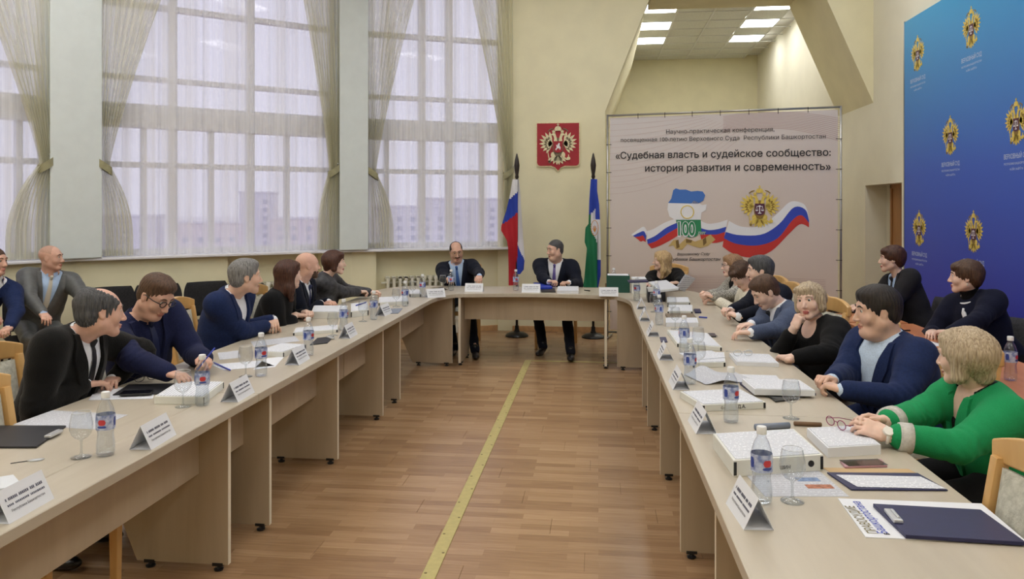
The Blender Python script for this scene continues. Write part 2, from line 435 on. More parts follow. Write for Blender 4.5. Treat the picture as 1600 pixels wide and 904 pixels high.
# ---- right wall with the door recess
DY0, DY1, DZ = 9.1, 10.29, 1.94
wr = MB()
wr.b2(3.4, 3.75, -3.2, DY0, 0, CEIL); wr.b2(3.4, 3.75, DY1, 17.2, 0, CEIL); wr.b2(3.4, 3.75, DY0, DY1, DZ, CEIL); wr.b2(3.66, 3.75, DY0, DY1, 0, DZ)
struct(wr.build('wall_right', 'wall_pale'))
wood_mat('door_wood', rgb(176, 124, 74), rgb(140, 92, 50), 0.45, 4, (1, 1, 0.12))
dr = struct(MB().b2(3.60, 3.64, DY0+0.02, 9.92, 0.01, 1.92).build('door_1', 'door_wood', bevel=0.004))
MB().b2(3.585, 3.66, DY0, DY0+0.05, 0, 1.94).b2(3.585, 3.66, 9.92, 9.97, 0, 1.94).b2(3.585, 3.66, DY0, 9.97, 1.89, 1.94).build('door_frame', 'door_wood', dr, bevel=0.004)
MB().b2(3.593, 3.601, DY0+0.14, 9.78, 1.0, 1.8).build('door_panel', 'door_wood', dr, bevel=0.004)
MB().b2(3.593, 3.601, DY0+0.14, 9.78, 0.15, 0.85).build('door_panel', 'door_wood', dr, bevel=0.004)
mat('chrome', rgb(200, 200, 200), 0.25, metal=1)
MB().tube([(3.595, 9.82, 0.98), (3.55, 9.82, 0.98), (3.55, 9.70, 0.98)], 0.009).build('door_handle', 'chrome', dr, smooth=True)
# near wall, ceiling
struct(MB().b2(-7.25, 3.75, -3.4, -3.2, 0, CEIL).build('wall_front', 'wall_paint'))
ce = struct(MB().prism([(-7.4, -3.4), (3.75, -3.4), (3.75, 10.3), (-1.1, 10.62), (-3.1, 9.8), (-5.7, 7.7), (-7.4, 5.1)], CEIL, CEIL+0.1).build('ceiling', 'ceiling_white'))
# baseboards
bb = MB(); bb.b2(-1.15, 0.09, 10.26, 10.28, 0, 0.07)
struct(bb.build('baseboard_back', 'baseboard', bevel=0.004))
bl = MB()
fbox(bl, 0, 0, fu(0, 587), -0.12, -0.10, 0, 0.07); fbox(bl, 0, fu(0, 587), facet(0)[3], 0.03, 0.05, 0, 0.07)
fbox(bl, 1, 0, fu(1, 502), 0.03, 0.05, 0, 0.07); fbox(bl, 1, fu(1, 502), fu(1, 355), -0.12, -0.10, 0, 0.07); fbox(bl, 1, fu(1, 355), facet(1)[3], 0.03, 0.05, 0, 0.07)
fbox(bl, 2, 0, facet(2)[3], 0.03, 0.05, 0, 0.07)
struct(bl.build('baseboard_left', 'baseboard'))
struct(MB().b2(3.38, 3.4, -3.2, DY0, 0, 0.07).build('baseboard_right', 'baseboard'))
# ---- suspended ceiling of the room behind: tiles in a grid, six lamp panels in view
ZC = 4.88
rc = struct(MB().b2(-0.6, 3.6, 11.4, 17.2, ZC+0.06, ZC+0.16).build('ceiling_far', 'ceiling_white'))
TS = 0.605
tile = None; lampcells = {}
x_first, y_first = 0.68-TS, 11.1
lamp_cells = [(1, 2), (1, 4), (1, 6), (4, 2), (4, 4), (4, 6)]
def lamp(name, x, y, z, w, h, label, group, parent_mat='lamp_panel'):
    t = thing(name, label, 'light', (x, y, z), 0, group)
    f = MB()
    for sx in (-1, 1): f.box((sx*(w/2-0.012), 0, 0.01), (0.024, h, 0.03)); f.box((0, sx*(h/2-0.012), 0.01), (w-0.048, 0.024, 0.03))
    f.build('frame', 'metal_grid', t)
    MB().box((0, 0, 0.008), (w-0.05, h-0.05, 0.01)).build('diffuser', 'lamp_panel', t)
    return t
for a in range(0, 6):
    for b in range(0, 10):
        cx, cy = x_first+(a+0.5)*TS, y_first+(b+0.5)*TS
        if cx > 3.4 or cy > 16.9 or cy < 11.7: continue
        if (a, b) in lamp_cells: continue
        if tile is None:
            tile = MB().box((0, 0, 0.02), (TS-0.02, TS-0.02, 0.03)).build('ceiling_tile', 'tile_white', rc, loc=(cx, cy, ZC), bevel=0.006, seg=1)
        else:
            o = tile.copy(); C.objects.link(o); o.parent = rc; o.location = (cx, cy, ZC)
gb = MB()
for a in range(0, 7): gb.box((x_first+a*TS, 14.4, ZC-0.001), (0.024, 6.0, 0.012))
for b in range(0, 11): gb.box((1.75, y_first+b*TS, ZC-0.0015), (3.4, 0.024, 0.012))
gb.build('ceiling_grid', 'metal_grid', rc)
rowname = {2: 'nearest', 4: 'middle', 6: 'farthest'}; colname = {1: 'left', 4: 'right'}
for (a, b) in lamp_cells:
    lamp('ceiling_lamp', x_first+(a+0.5)*TS, y_first+(b+0.5)*TS, ZC, TS, TS, 'square ceiling light beyond the banner, %s of its three in the %s row' % (rowname[b], colname[a]), 'lights in the room behind the banner')
for a, x in enumerate((-5.0, -3.4, -0.6, 2.3)):
    for b, y in enumerate((-1.5, 1.0, 3.5, 6.0, 8.3)):
        if x < -4 and y > 6.5: continue
        if x < -3 and y > 8: continue
        lamp('hall_ceiling_lamp', x, y, CEIL-0.03, 1.2, 0.6, 'hall ceiling light, %s from the windows, %s row from the camera end' % (('first', 'second', 'third', 'fourth', 'fifth')[a], ('first', 'second', 'third', 'fourth', 'fifth')[b]), 'ceiling lights of the hall')
# ---- what stands outside: city blocks, distance haze put into their pale base colours
gnd = MB().b2(-900, 900, 20, 1400, -14.2, -14).build('ground', 'ground_snow'); struct(gnd)
mat('block_grey_hazed', rgb(226, 224, 232), 0.9, var=0.03, vscale=0.1); mat('block_rose_hazed', rgb(226, 216, 220), 0.9); mat('block_pane_hazed', rgb(190, 190, 204), 0.6)
def block(px, d, w, h, dep, m, lab):
    r = ray(px, 325); p = Vector((r.x, r.y))*d
    t = thing('apartment_block', lab, 'building', (p.x, p.y, -14), 0.4, 'city blocks outside the windows')
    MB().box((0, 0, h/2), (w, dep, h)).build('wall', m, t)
    MB().box((0, 0, h+0.3), (w+0.8, dep+0.8, 0.6)).build('roof', 'block_grey_hazed', t)
    nz = int(h/3.0); nx = int(w/4.5); wm = None
    for k in range(nx):
        for q in range(1, nz):
            if wm is None: wm = MB().box((0, 0, 0), (1.6, 0.16, 1.5)).build('window', 'block_pane_hazed', t)
            else:
                c = wm.copy(); C.objects.link(c); c.parent = t; wm = wm if False else wm
                c.location = ((k+0.5-nx/2)*4.5, -dep/2, q*3.0)
            if k == 0 and q == 1: wm.location = ((0.5-nx/2)*4.5, -dep/2, 3.0)
    return t
block(180, 240, 26, 13, 16, 'block_grey_hazed', 'low grey block outside the middle window, farthest left')
block(330, 240, 18, 11, 14, 'block_rose_hazed', 'low rosy block outside the middle window beside the tall one')
block(405, 280, 13, 21, 12, 'block_grey_hazed', 'tall grey block seen through the middle window')
block(470, 260, 20, 12, 14, 'block_rose_hazed', 'low rosy block outside by the drape at the wide pillar')
block(640, 260, 24, 16, 16, 'block_grey_hazed', 'grey block seen through the window nearest the tricolour flag')
block(725, 300, 34, 19, 18, 'block_grey_hazed', 'broad grey block seen behind the man with glasses at the head table')
# ---- curtains
sheer_mat('voile_white', rgb(244, 244, 244), 0.28, 0.72, 9.0, (1, 1, 0.01))
sheer_mat('voile_olive', rgb(228, 226, 204), 0.45, 0.80, 16.0, (1, 1, 0.03))
mat('olive_satin', rgb(150, 146, 112), 0.5, sheen=0.4, var=0.1, vscale=20)
def voile(i, u0, u1, lab):
    ph = random.random()*6
    def fn(a, b):
        u = u0+(u1-u0)*a; z = SILL+0.005+(WTOP-0.05-SILL)*b
        w = 0.022*math.sin(u*31+ph+0.6*math.sin(u*5.3))+0.014*math.sin(u*67+2*ph)+0.008*math.sin(u*13+z*0.8)
        p = fpt(i, u, -0.035+w*(0.75+0.25*b)); return (p.x, p.y, z)
    o = MB().grid(fn, int((u1-u0)*110), 10).build('voile_curtain', 'voile_white', smooth=True)
    return tag(o, lab, 'curtain', 'white voile curtains')
voile(0, 0.04, facet(0)[3]-0.2, 'sheer white voile hanging across the window nearest the tricolour flag')
voile(1, 0.2, facet(1)[3]-0.22, 'sheer white voile hanging across the wide middle window between the two pillars')
voile(2, 0.2, facet(2)[3]-0.1, 'sheer white voile hanging across the far left window behind the seated men')
def drape(i, uf, side, wtop, wbot, ztie, lab):
    """curtain held to the pillar side (uf) and gathered by a tieback; opens in direction side along the facet"""
    t = thing('drape', lab, 'curtain', (0, 0, 0), 0, 'tied-back olive drapes')
    ph = random.random()*6
    def width(z):
        if z >= ztie:
            q = (z-ztie)/(WTOP-ztie); return 0.115+(wtop-0.115)*(q**1.25*0.75+0.25*q)
        q = (ztie-z)/(ztie-SILL); return 0.115+(wbot-0.115)*(1-(1-min(1, q*1.25))**2)
    def fn(a, b):
        z = SILL+0.012+(WTOP-0.06-SILL)*b; w = width(z)
        sag = 0.0
        u = uf+side*(w*a)
        amp = 0.016+0.02*min(1, 0.25/w)
        k = 13*2*PI/ (1.0)
        f = amp*math.sin(a*k*0.72+ph)+0.008*math.sin(a*k*1.55+ph*2+z)
        p = fpt(i, u, 0.075+f); return (p.x, p.y, z)
    MB().grid(fn, 150, 46).build('fabric', 'voile_olive', t, smooth=True)
    # tieback: band looped round the bunch, its ends hooked to the pillar
    def tb(a, b):
        s_ = a*2*PI
        r = 0.075
        u = uf+side*(0.062+r*1.05*math.cos(s_)); off = 0.075+0.062*math.sin(s_)
        z = ztie+0.045-0.11*(math.cos(s_)*0.5+0.5)+(b-0.5)*0.085
        p = fpt(i, u, off); return (p.x, p.y, z)
    MB().grid(tb, 28, 3).build('tieback', 'olive_satin', t, smooth=True)
    p = fpt(i, uf-side*0.01, 0.07)
    MB().tube([(p.x, p.y, ztie+0.05), (p.x-0.0, p.y-0.05, ztie+0.06), (p.x, p.y-0.06, ztie+0.085)], 0.006, 6).build('hook', 'chrome', t, smooth=True)
    return t
L0, L1 = facet(0)[3], facet(1)[3]
drape(0, 0.02, 1, 0.62, 0.14, 2.13, 'olive drape tied back at the window end behind the tricolour flag')
drape(0, L0-0.19, -1, 0.68, 0.34, 2.10, 'olive drape tied back right of the pillar above the woman in patterned blouse')
drape(1, 0.19, 1, 0.52, 0.26, 2.12, 'olive drape tied back left of the pillar above the bald bearded man')
drape(1, L1-0.22, -1, 0.85, 0.34, 2.10, 'olive drape tied back right of the pillar nearest the bald man in grey')
drape(2, 0.22, 1, 0.95, 0.42, 2.10, 'olive drape hanging directly above the bald man in grey, left of the pillar')
# ---- radiators in the niches
mat('radiator_white', rgb(226, 224, 210), 0.4)
def radiator(i, u0, n, lab):
    a, d, nn, L = facet(i); p = fpt(i, u0, -0.05)
    t = thing('radiator', lab, 'radiator', (p.x, p.y, 0.19), math.atan2(d.y, d.x), 'cast iron radiators')
    sec = None
    for k in range(n):
        if sec is None:
            mb = MB()
            for s_ in (-1, 1):
                mb.tube([(0, s_*0.042, 0.0), (0, s_*0.042, 0.56)], [0.019, 0.019], 8)
            mb.tube([(0, -0.055, 0.555), (0, 0.055, 0.555)], 0.028, 8); mb.tube([(0, -0.055, 0.01), (0, 0.055, 0.01)], 0.028, 8)
            mb.box((0, 0, 0.28), (0.012, 0.1, 0.56)); mb.box((0, 0, 0.565), (0.05, 0.11, 0.03))
            sec = mb.build('radiator_section', 'radiator_white', t, smooth=True, auto=0.7)
        else:
            c = sec.copy(); C.objects.link(c); c.parent = t; c.location = (k*0.078, 0, 0)
    MB().tube([(-0.12, 0, 0.5), (n*0.078, 0, 0.5)], 0.014, 8).build('pipe', 'radiator_white', t, smooth=True)
    MB().tube([(-0.12, 0, 0.06), (n*0.078, 0, 0.06)], 0.014, 8).build('pipe', 'radiator_white', t, smooth=True)
    MB().box((0.03, 0, -0.06), (0.03, 0.08, 0.24), ).build('foot', 'radiator_white', t); MB().box((n*0.078-0.1, 0, -0.06), (0.03, 0.08, 0.24)).build('foot', 'radiator_white', t)
    return t
radiator(0, fu(0, 706)-0.1, 13, 'white cast iron radiator under the window beside the man with glasses')
radiator(1, fu(1, 480), 9, 'white cast iron radiator in the niche behind the brown-haired woman')
# ================================================================ TABLES
TZ, TT = 0.755, 0.04
wood_mat('desk_laminate', rgb(194, 184, 167), rgb(182, 171, 153), 0.33, 9, (1, 0.12, 1), fine=0.3)
wood_mat('panel_laminate_shaded', rgb(188, 171, 147), rgb(174, 157, 133), 0.45, 9, (1, 1, 0.1), fine=0.3)  # same laminate as the tops, browned to carry the shade of the fronts
mat('edge_band', rgb(238, 228, 208), 0.4)
mat('black_plastic', rgb(24, 24, 26), 0.4)
def leveller(parent, x, y):
    MB().lathe([(0.02, 0.0), (0.022, 0.008), (0.012, 0.012), (0.008, 0.02), (0.008, 0.035)], 12).box((0, 0, 0.03), (0.05, 0.03, 0.014)).build('levelling_foot', 'black_plastic', parent, loc=(x, y, 0))
def xin_r(y): return 0.382-0.0108*y
def side_table(side, y0, y1, panels, lab, split=False):
    """side -1: window side, +1: right side.  Local frame = world frame, root at the table's middle on the floor"""
    xi0, xi1 = (-1.63, -1.63) if side < 0 else (xin_r(y0), xin_r(y1))
    xo0, xo1 = xi0+side*0.775, xi1+side*0.775
    xm, ym = (xi0+xo0)/2, (y0+y1)/2
    t = thing('conference_table', lab, 'table', (xm, ym, 0), 0, 'conference tables set in a horseshoe')
    def L(p): return (p[0]-xm, p[1]-ym)
    g = 0.001
    if split:
        MB().prism([L((xi0, y0)), L((xi1, y1-g)), L((-1.825, y1-g)), L((-1.825, 2.6)), L((-1.822, y0))], TZ-TT, TZ).build('tabletop', 'desk_laminate', t, bevel=0.003, seg=1)
        MB().prism([L((-1.8255, y1-g)), L((-1.8255, 2.6)), L((-1.845, y0)), L((xo0, y0)), L((xo1, y1-g))], TZ-TT, TZ).build('tabletop', 'desk_laminate', t, bevel=0.003, seg=1)
    else:
        MB().prism([L((xi0, y0+g)), L((xi1, y1-g)), L((xo1, y1-g)), L((xo0, y0+g))], TZ-TT, TZ).build('tabletop', 'desk_laminate', t, bevel=0.004, seg=2)
    z1 = TZ-TT
    for y in panels:
        xf = (-1.672 if side < 0 else xin_r(y)+0.045); s = side
        poly = [(xf, 0.03), (xf, z1), (xf+s*0.62, z1), (xf+s*0.62, 0.46), (xf+s*0.44, 0.03)]
        poly = [(a-xm, b) for a, b in poly]
        MB().prism(poly, y-0.0125-ym, y+0.0125-ym, 0, Mxz).build('end_panel', 'panel_laminate_shaded', t)
        MB().b2(xf-xm-0.001*0-(0.0015 if s > 0 else -0.0015)-0.0005, xf-xm+0.0005, y-ym-0.0125, y-ym+0.0125, 0.03, z1).build('edge_strip', 'edge_band', t)
        leveller(t, xf+s*0.05-xm, y-ym); leveller(t, xf+s*0.38-xm, y-ym)
    xa = xi0+side*0.19; xb = xi1+side*0.19
    MB().prism([L((xa-0.009, y0+0.005)), L((xb-0.009, y1-0.005)), L((xb+0.009, y1-0.005)), L((xa+0.009, y0+0.005))], 0.44, z1-0.001).build('modesty_panel', 'panel_laminate_shaded', t)
    return t
side_table(-1, 1.25, 3.55, [1.75, 3.335], 'long light laminate table at lower left, with a dark gap in its top', split=True)
side_table(-1, 3.55, 5.33, [3.775, 4.806], 'light laminate table before the two men in blue on the window side')
side_table(-1, 5.33, 6.72, [5.849, 6.366], 'light laminate table before the brown-haired woman and the bald bearded man')
side_table(1, 1.25, 3.42, [2.68, ], 'light laminate table at lower right, under the dark blue folder')
side_table(1, 3.42, 5.27, [3.70, 4.754], 'light laminate table before the heavy man and the blonde woman in black')
side_table(1, 5.27, 6.72, [5.80, 6.366], 'light laminate table before the two men in suits on the right')
def corner_table(side, lab):
    xi = -1.63 if side < 0 else xin_r(6.72); s = side
    xm, ym = xi+s*0.4, 7.7
    t = thing('corner_table', lab, 'table', (xm, ym, 0), 0, 'conference tables set in a horseshoe')
    P = [(xi, 6.721), (xi, 7.3)]
    for k in range(1, 9):
        a = k/8*PI/2*0.93; P.append((xi-s*0.21*(1-math.cos(a)), 7.3+0.62*math.sin(a)))
    xh = xi-s*0.225
    P += [(xh, 7.925), (xh, 8.72), (xi+s*0.35, 8.72)]
    for k in range(1, 6):
        a = k/6*PI/2; P.append((xi+s*(0.35+0.425*math.sin(a)), 8.1+0.62*math.cos(a)))
    P += [(xi+s*0.775, 8.1), (xi+s*0.775, 6.721)]
    MB().prism([(a-xm, b-ym) for a, b in P], TZ-TT, TZ).build('tabletop', 'desk_laminate', t, bevel=0.004)
    z1 = TZ-TT
    xf = -1.52 if s < 0 else 0.19
    poly = [(xf, 0.03), (xf, z1), (xf+s*0.62, z1), (xf+s*0.62, 0.46), (xf+s*0.42, 0.03)]
    MB().prism([(a-xm, b) for a, b in poly], 7.905-ym, 7.93-ym, 0, Mxz).build('end_panel', 'panel_laminate_shaded', t)
    MB().b2(xf-xm-0.001, xf-xm+0.001, 7.905-ym, 7.93-ym, 0.03, z1).build('edge_strip', 'edge_band', t)
    leveller(t, xf+s*0.06-xm, 7.917-ym); leveller(t, xf+s*0.36-xm, 7.917-ym)
    MB().b2(min(xi+s*0.19, xi+s*0.208)-xm, max(xi+s*0.19, xi+s*0.208)-xm, 6.73-ym, 7.9-ym, 0.44, z1-0.001).build('modesty_panel', 'panel_laminate_shaded', t)
    MB().b2(min(xi-s*0.1, xi+s*0.3)-xm, max(xi-s*0.1, xi+s*0.3)-xm, 8.1-ym, 8.12-ym, 0.40, z1-0.001).build('modesty_panel', 'panel_laminate_shaded', t)
    return t
corner_table(-1, 'corner table with rounded inner edge on the window side')
corner_table(1, 'corner table with rounded inner edge beside the green box file')
t = thing('head_table', 'light laminate table at the head of the horseshoe, before the two chairing men', 'table', (-0.68, 8.3, 0), 0, 'conference tables set in a horseshoe')
xl, xr = -1.63+0.226, xin_r(6.72)-0.226
P = [(xl+0.68, 8.72-8.3), (xl+0.68, 7.926-8.3)]
for k in range(1, 12):
    q = k/12; x = xl+(xr-xl)*q; P.append((x+0.68, 7.926+0.10*math.sin(q*PI)-8.3))
P += [(xr+0.68, 7.926-8.3), (xr+0.68, 8.72-8.3)]
MB().prism(P, TZ-TT, TZ).build('tabletop', 'desk_laminate', t, bevel=0.004)
for x in (-1.445, 0.075):
    poly = [(7.93-8.3, 0.03), (7.93-8.3, TZ-TT), (8.6-8.3, TZ-TT), (8.6-8.3, 0.46), (8.44-8.3, 0.03)]
    Myz = Matrix(((0, 0, 1, 0), (1, 0, 0, 0), (0, 1, 0, 0), (0, 0, 0, 1)))
    MB().prism(poly, x+0.68-0.0125, x+0.68+0.0125, 0, Myz).build('end_panel', 'panel_laminate_shaded', t)
    MB().b2(x+0.68-0.0125, x+0.68+0.0125, 7.9285-8.3, 7.9295-8.3, 0.03, TZ-TT).build('edge_strip', 'edge_band', t)
    leveller(t, x+0.68, -0.32); leveller(t, x+0.68, 0.08)
MB().b2(-1.43+0.68, 0.06+0.68, -0.16, -0.142, 0.46, TZ-TT-0.001).build('modesty_panel', 'panel_laminate_shaded', t)
# ================================================================ CHAIRS
wood_mat('chair_beech', rgb(220, 178, 116), rgb(200, 154, 92), 0.35, 7, (1, 1, 0.15), coat=0.2)
mat('chair_fabric', rgb(202, 200, 186), 0.95, var=0.14, vscale=40, bump=0.3, bscale=120, col2=rgb(176, 174, 160))
mat('black_fabric', rgb(30, 30, 33), 0.95, var=0.25, vscale=60, bump=0.3, bscale=200)
mat('grey_fabric', rgb(58, 58, 62), 0.95, var=0.2, vscale=60, bump=0.3, bscale=200)
mat('black_metal', rgb(20, 20, 22), 0.35, metal=0.3)
def make_wood_chair():
    """faces +Y, origin on the floor under the seat's middle; backrest at y = -0.25"""
    t = thing('wooden_chair', 'x', 'chair', (0, 0, 0), 0, 'beech chairs with fabric backs')
    def yb(z): return -0.225-0.085*max(0, (z-0.42))/0.55
    for sx in (-1, 1):
        mb = MB()
        pts = [(0.03, 0.0), (0.03, 0.42), (0.03, 0.9)]
        vs = []; fs = []
        zs = [0.0, 0.25, 0.42, 0.6, 0.75, 0.9]
        for z in zs:
            y = yb(z) if z > 0.42 else -0.225-0.05*(0.42-z)/0.42
            w = 0.020; d = 0.020+0.006*(1-abs(z-0.42)/0.5)
            for (a, b) in ((-w, -d), (w, -d), (w, d), (-w, d)): vs.append((sx*0.205+a, y+b, z))
        for k in range(len(zs)-1):
            for j in range(4): fs.append((4*k+j, 4*k+(j+1) % 4, 4*k+4+(j+1) % 4, 4*k+4+j))
        fs += [(3, 2, 1, 0), tuple(range(4*len(zs)-4, 4*len(zs)))]
        mb.add(vs, fs); mb.build('back_post', 'chair_beech', t, bevel=0.006, smooth=True, auto=0.6)
        vs = []
        for z, k in ((0.0, 0.75), (0.43, 1.0)):
            for (a, b) in ((-0.02, -0.02), (0.02, -0.02), (0.02, 0.02), (-0.02, 0.02)): vs.append((sx*0.205+a*k, 0.205+b*k, z))
        MB().add(vs, [(3, 2, 1, 0), (4, 5, 6, 7)]+[(j, (j+1) % 4, 4+(j+1) % 4, 4+j) for j in range(4)]).build('leg', 'chair_beech', t, bevel=0.005)
    # arched top rail
    vs = []; fs = []; n = 14
    for i in range(n+1):
        q = i/n*2-1; x = q*0.235; bow = -0.03*(1-q*q)
        zb = 0.875+0.012*(1-q*q); zt = 0.945+0.045*(1-q*q)
        y = yb(0.93)+bow
        for (dy, z) in ((-0.018, zb), (0.018, zb), (0.018, zt), (-0.018, zt)): vs.append((x, y+dy, z))
    for i in range(n):
        for j in range(4): fs.append((4*i+j, 4*i+4+j, 4*i+4+(j+1) % 4, 4*i+(j+1) % 4))
    fs += [(0, 1, 2, 3), (4*n+3, 4*n+2, 4*n+1, 4*n)]
    MB().add(vs, fs).build('top_rail', 'chair_beech', t, bevel=0.009, seg=3, smooth=True, auto=0.7)
    MB().box((0, yb(0.52), 0.52), (0.37, 0.03, 0.05)).build('lower_rail', 'chair_beech', t, bevel=0.006)
    # padded back panel
    def pad(front):
        s_ = 1 if front else -1
        def fn(a, b):
            x = (a-0.5)*0.355; z = 0.55+0.325*b
            e = (1-(2*a-1)**6)*(1-(2*b-1)**6)
            return (x, yb(z)-0.02*(1-(2*a-1)**2)*b+s_*(0.004+0.022*e), z)
        return fn
    mb = MB(); mb.grid(pad(True), 10, 10); mb.grid(pad(False), 10, 10)
    mb.build('back_cushion', 'chair_fabric', t, smooth=True)
    for y, l in ((0.205, 0.37), (-0.215, 0.37)): MB().box((0, y, 0.405), (l, 0.024, 0.055)).build('apron', 'chair_beech', t, bevel=0.003)
    for x in (-0.205, 0.205): MB().box((x, 0, 0.405), (0.024, 0.39, 0.055)).build('apron', 'chair_beech', t, bevel=0.003)
    def seat(a, b):
        x = (a-0.5)*0.44; y = (b-0.5)*0.45
        e = (1-(2*a-1)**8)*(1-(2*b-1)**8)
        return (x*(1-0.04*(1-b)), y, 0.432+0.045*e**0.5)
    MB().grid(seat, 14, 14).b2(-0.218, 0.218, -0.223, 0.223, 0.425, 0.433).build('seat_cushion', 'chair_fabric', t, smooth=True, auto=0.8)
    return t
WCH = make_wood_chair(); WUSED = [False]
def wood_chair(x, y, rz, lab):
    if not WUSED[0]:
        WUSED[0] = True; WCH.location = (x, y, 0); WCH.rotation_euler = (0, 0, rz); WCH['label'] = lab; return WCH
    return dup(WCH, (x, y, 0), rz, lab)
RL, RR = -PI/2, PI/2          # facing +X (window side), facing -X (right side)
def make_visitor_chair(fab, frame):
    """stackable office chair, faces +Y"""
    t = thing('office_chair', 'x', 'chair', (0, 0, 0), 0, 'padded office chairs along the walls')
    def back(s_):
        def fn(a, b):
            q = 2*a-1; r = 1-0.16*max(0, 2*b-1)**3-0.12*max(0, 1-2*b)**3
            x = q*0.235*r; z = 0.50+0.36*b+0.0*(1-q*q)
            e = max(0, (1-q**8)*(1-(2*b-1)**8))**0.5
            return (x, -0.235-0.05*b-0.045*(1-q*q)*1.0+s_*0.03*e, z)
        return fn
    MB().grid(back(1), 16, 14).grid(back(-1), 16, 14).build('backrest', fab, t, smooth=True)
    def seat(s_):
        def fn(a, b):
            q = 2*a-1; w = 2*b-1
            e = max(0, (1-q**8)*(1-w**8))**0.5
            return (q*0.235, w*0.215, 0.45+s_*0.03*e-0.02*b*b)
        return fn
    MB().grid(seat(1), 14, 14).grid(seat(-1), 14, 14).build('seat', fab, t, smooth=True)
    for sx in (-1, 1):
        MB().tube([(sx*0.25, 0.24, 0), (sx*0.245, 0.2, 0.40), (sx*0.235, 0.0, 0.42), (sx*0.235, -0.2, 0.42), (sx*0.25, -0.27, 0.0)], 0.011, 8).build('leg_frame', frame, t, smooth=True)
        MB().tube([(sx*0.17, -0.18, 0.415), (sx*0.17, -0.29, 0.46), (sx*0.17, -0.325, 0.72)], 0.010, 8).build('back_support', frame, t, smooth=True)
    MB().tube([(-0.235, 0.1, 0.412), (0.235, 0.1, 0.412)], 0.010, 8).build('cross_tube', frame, t, smooth=True)
    return t
VB = make_visitor_chair('black_fabric', 'black_metal'); VBU = [False]
VG = make_visitor_chair('grey_fabric', 'black_metal'); VGU = [False]
def visitor(x, y, rz, lab, grey=False):
    p, u = (VG, VGU) if grey else (VB, VBU)
    if not u[0]:
        u[0] = True; p.location = (x, y, 0); p.rotation_euler = (0, 0, rz); p['label'] = lab; return p
    return dup(p, (x, y, 0), rz, lab)
# ================================================================ DESKS BY THE BLUE WALL
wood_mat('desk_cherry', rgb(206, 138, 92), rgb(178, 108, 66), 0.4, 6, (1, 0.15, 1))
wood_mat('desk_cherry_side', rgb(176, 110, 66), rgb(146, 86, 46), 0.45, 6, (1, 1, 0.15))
def clerk_desk(x0, x1, y0, y1, lab):
    xm, ym = (x0+x1)/2, (y0+y1)/2; w, d = x1-x0, y1-y0
    t = thing('office_desk', lab, 'desk', (xm, ym, 0), 0, 'brown office desks by the blue wall')
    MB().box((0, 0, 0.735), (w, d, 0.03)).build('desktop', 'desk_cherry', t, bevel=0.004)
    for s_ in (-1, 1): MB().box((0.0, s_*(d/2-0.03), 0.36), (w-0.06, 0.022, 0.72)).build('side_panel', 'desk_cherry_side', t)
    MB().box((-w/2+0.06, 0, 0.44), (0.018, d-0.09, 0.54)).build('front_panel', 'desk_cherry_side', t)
    return t
clerk_desk(1.93, 2.42, 6.35, 7.45, 'brown desk with a laptop on it, behind the blonde woman in black')
clerk_desk(1.95, 2.44, 5.05, 6.30, 'brown desk with pens on it, in front of the woman in navy')
clerk_desk(1.97, 2.46, 3.75, 5.0, 'brown desk nearest the green jacket, carrying a bottle')
# ================================================================ EMBLEMS, FLAGS, BANNERS
mat('gold', rgb(222, 196, 92), 0.45, metal=0.0, var=0.12, vscale=60)
mat('gold_dark', rgb(140, 112, 44), 0.5)
mat('cream_gold', rgb(226, 216, 178), 0.45, var=0.12, vscale=60)
mat('cream_dark', rgb(110, 96, 74), 0.5)
mat('plaque_red', rgb(158, 26, 42), 0.55, var=0.06, vscale=10)
mat('shield_maroon', rgb(82, 30, 60), 0.5)
mat('print_white', rgb(232, 232, 236), 0.6)
mat('print_blue', rgb(46, 70, 180), 0.6)
mat('print_blue_mid', rgb(62, 112, 190), 0.6)
mat('print_red', rgb(196, 50, 44), 0.6)
mat('print_green', rgb(36, 132, 86), 0.6)
mat('print_black', rgb(30, 28, 34), 0.6)
mat('print_grey', rgb(120, 116, 122), 0.7)
mat('ribbon_gold', rgb(196, 168, 106), 0.45)
mat('ribbon_gold_dark', rgb(120, 94, 50), 0.5)
def leaf(x, y, ang, L, w, n=5):
    c, s = math.cos(ang), math.sin(ang); P = []
    for k in range(n+1):
        q = k/n; P.append((q*L, w*math.sin(PI*min(1, q*0.93+0.07))**0.8))
    Q = P+[(a, -b) for a, b in P[::-1]]
    Q = [p for i, p in enumerate(Q) if i == 0 or (abs(p[0]-Q[i-1][0])+abs(p[1]-Q[i-1][1])) > 1e-6]
    return [(x+a*c-b*s, y+a*s+b*c) for a, b in Q]
def disc(x, y, rx, ry, n=14): return [(x+rx*math.cos(2*PI*k/n), y+ry*math.sin(2*PI*k/n)) for k in range(n)]
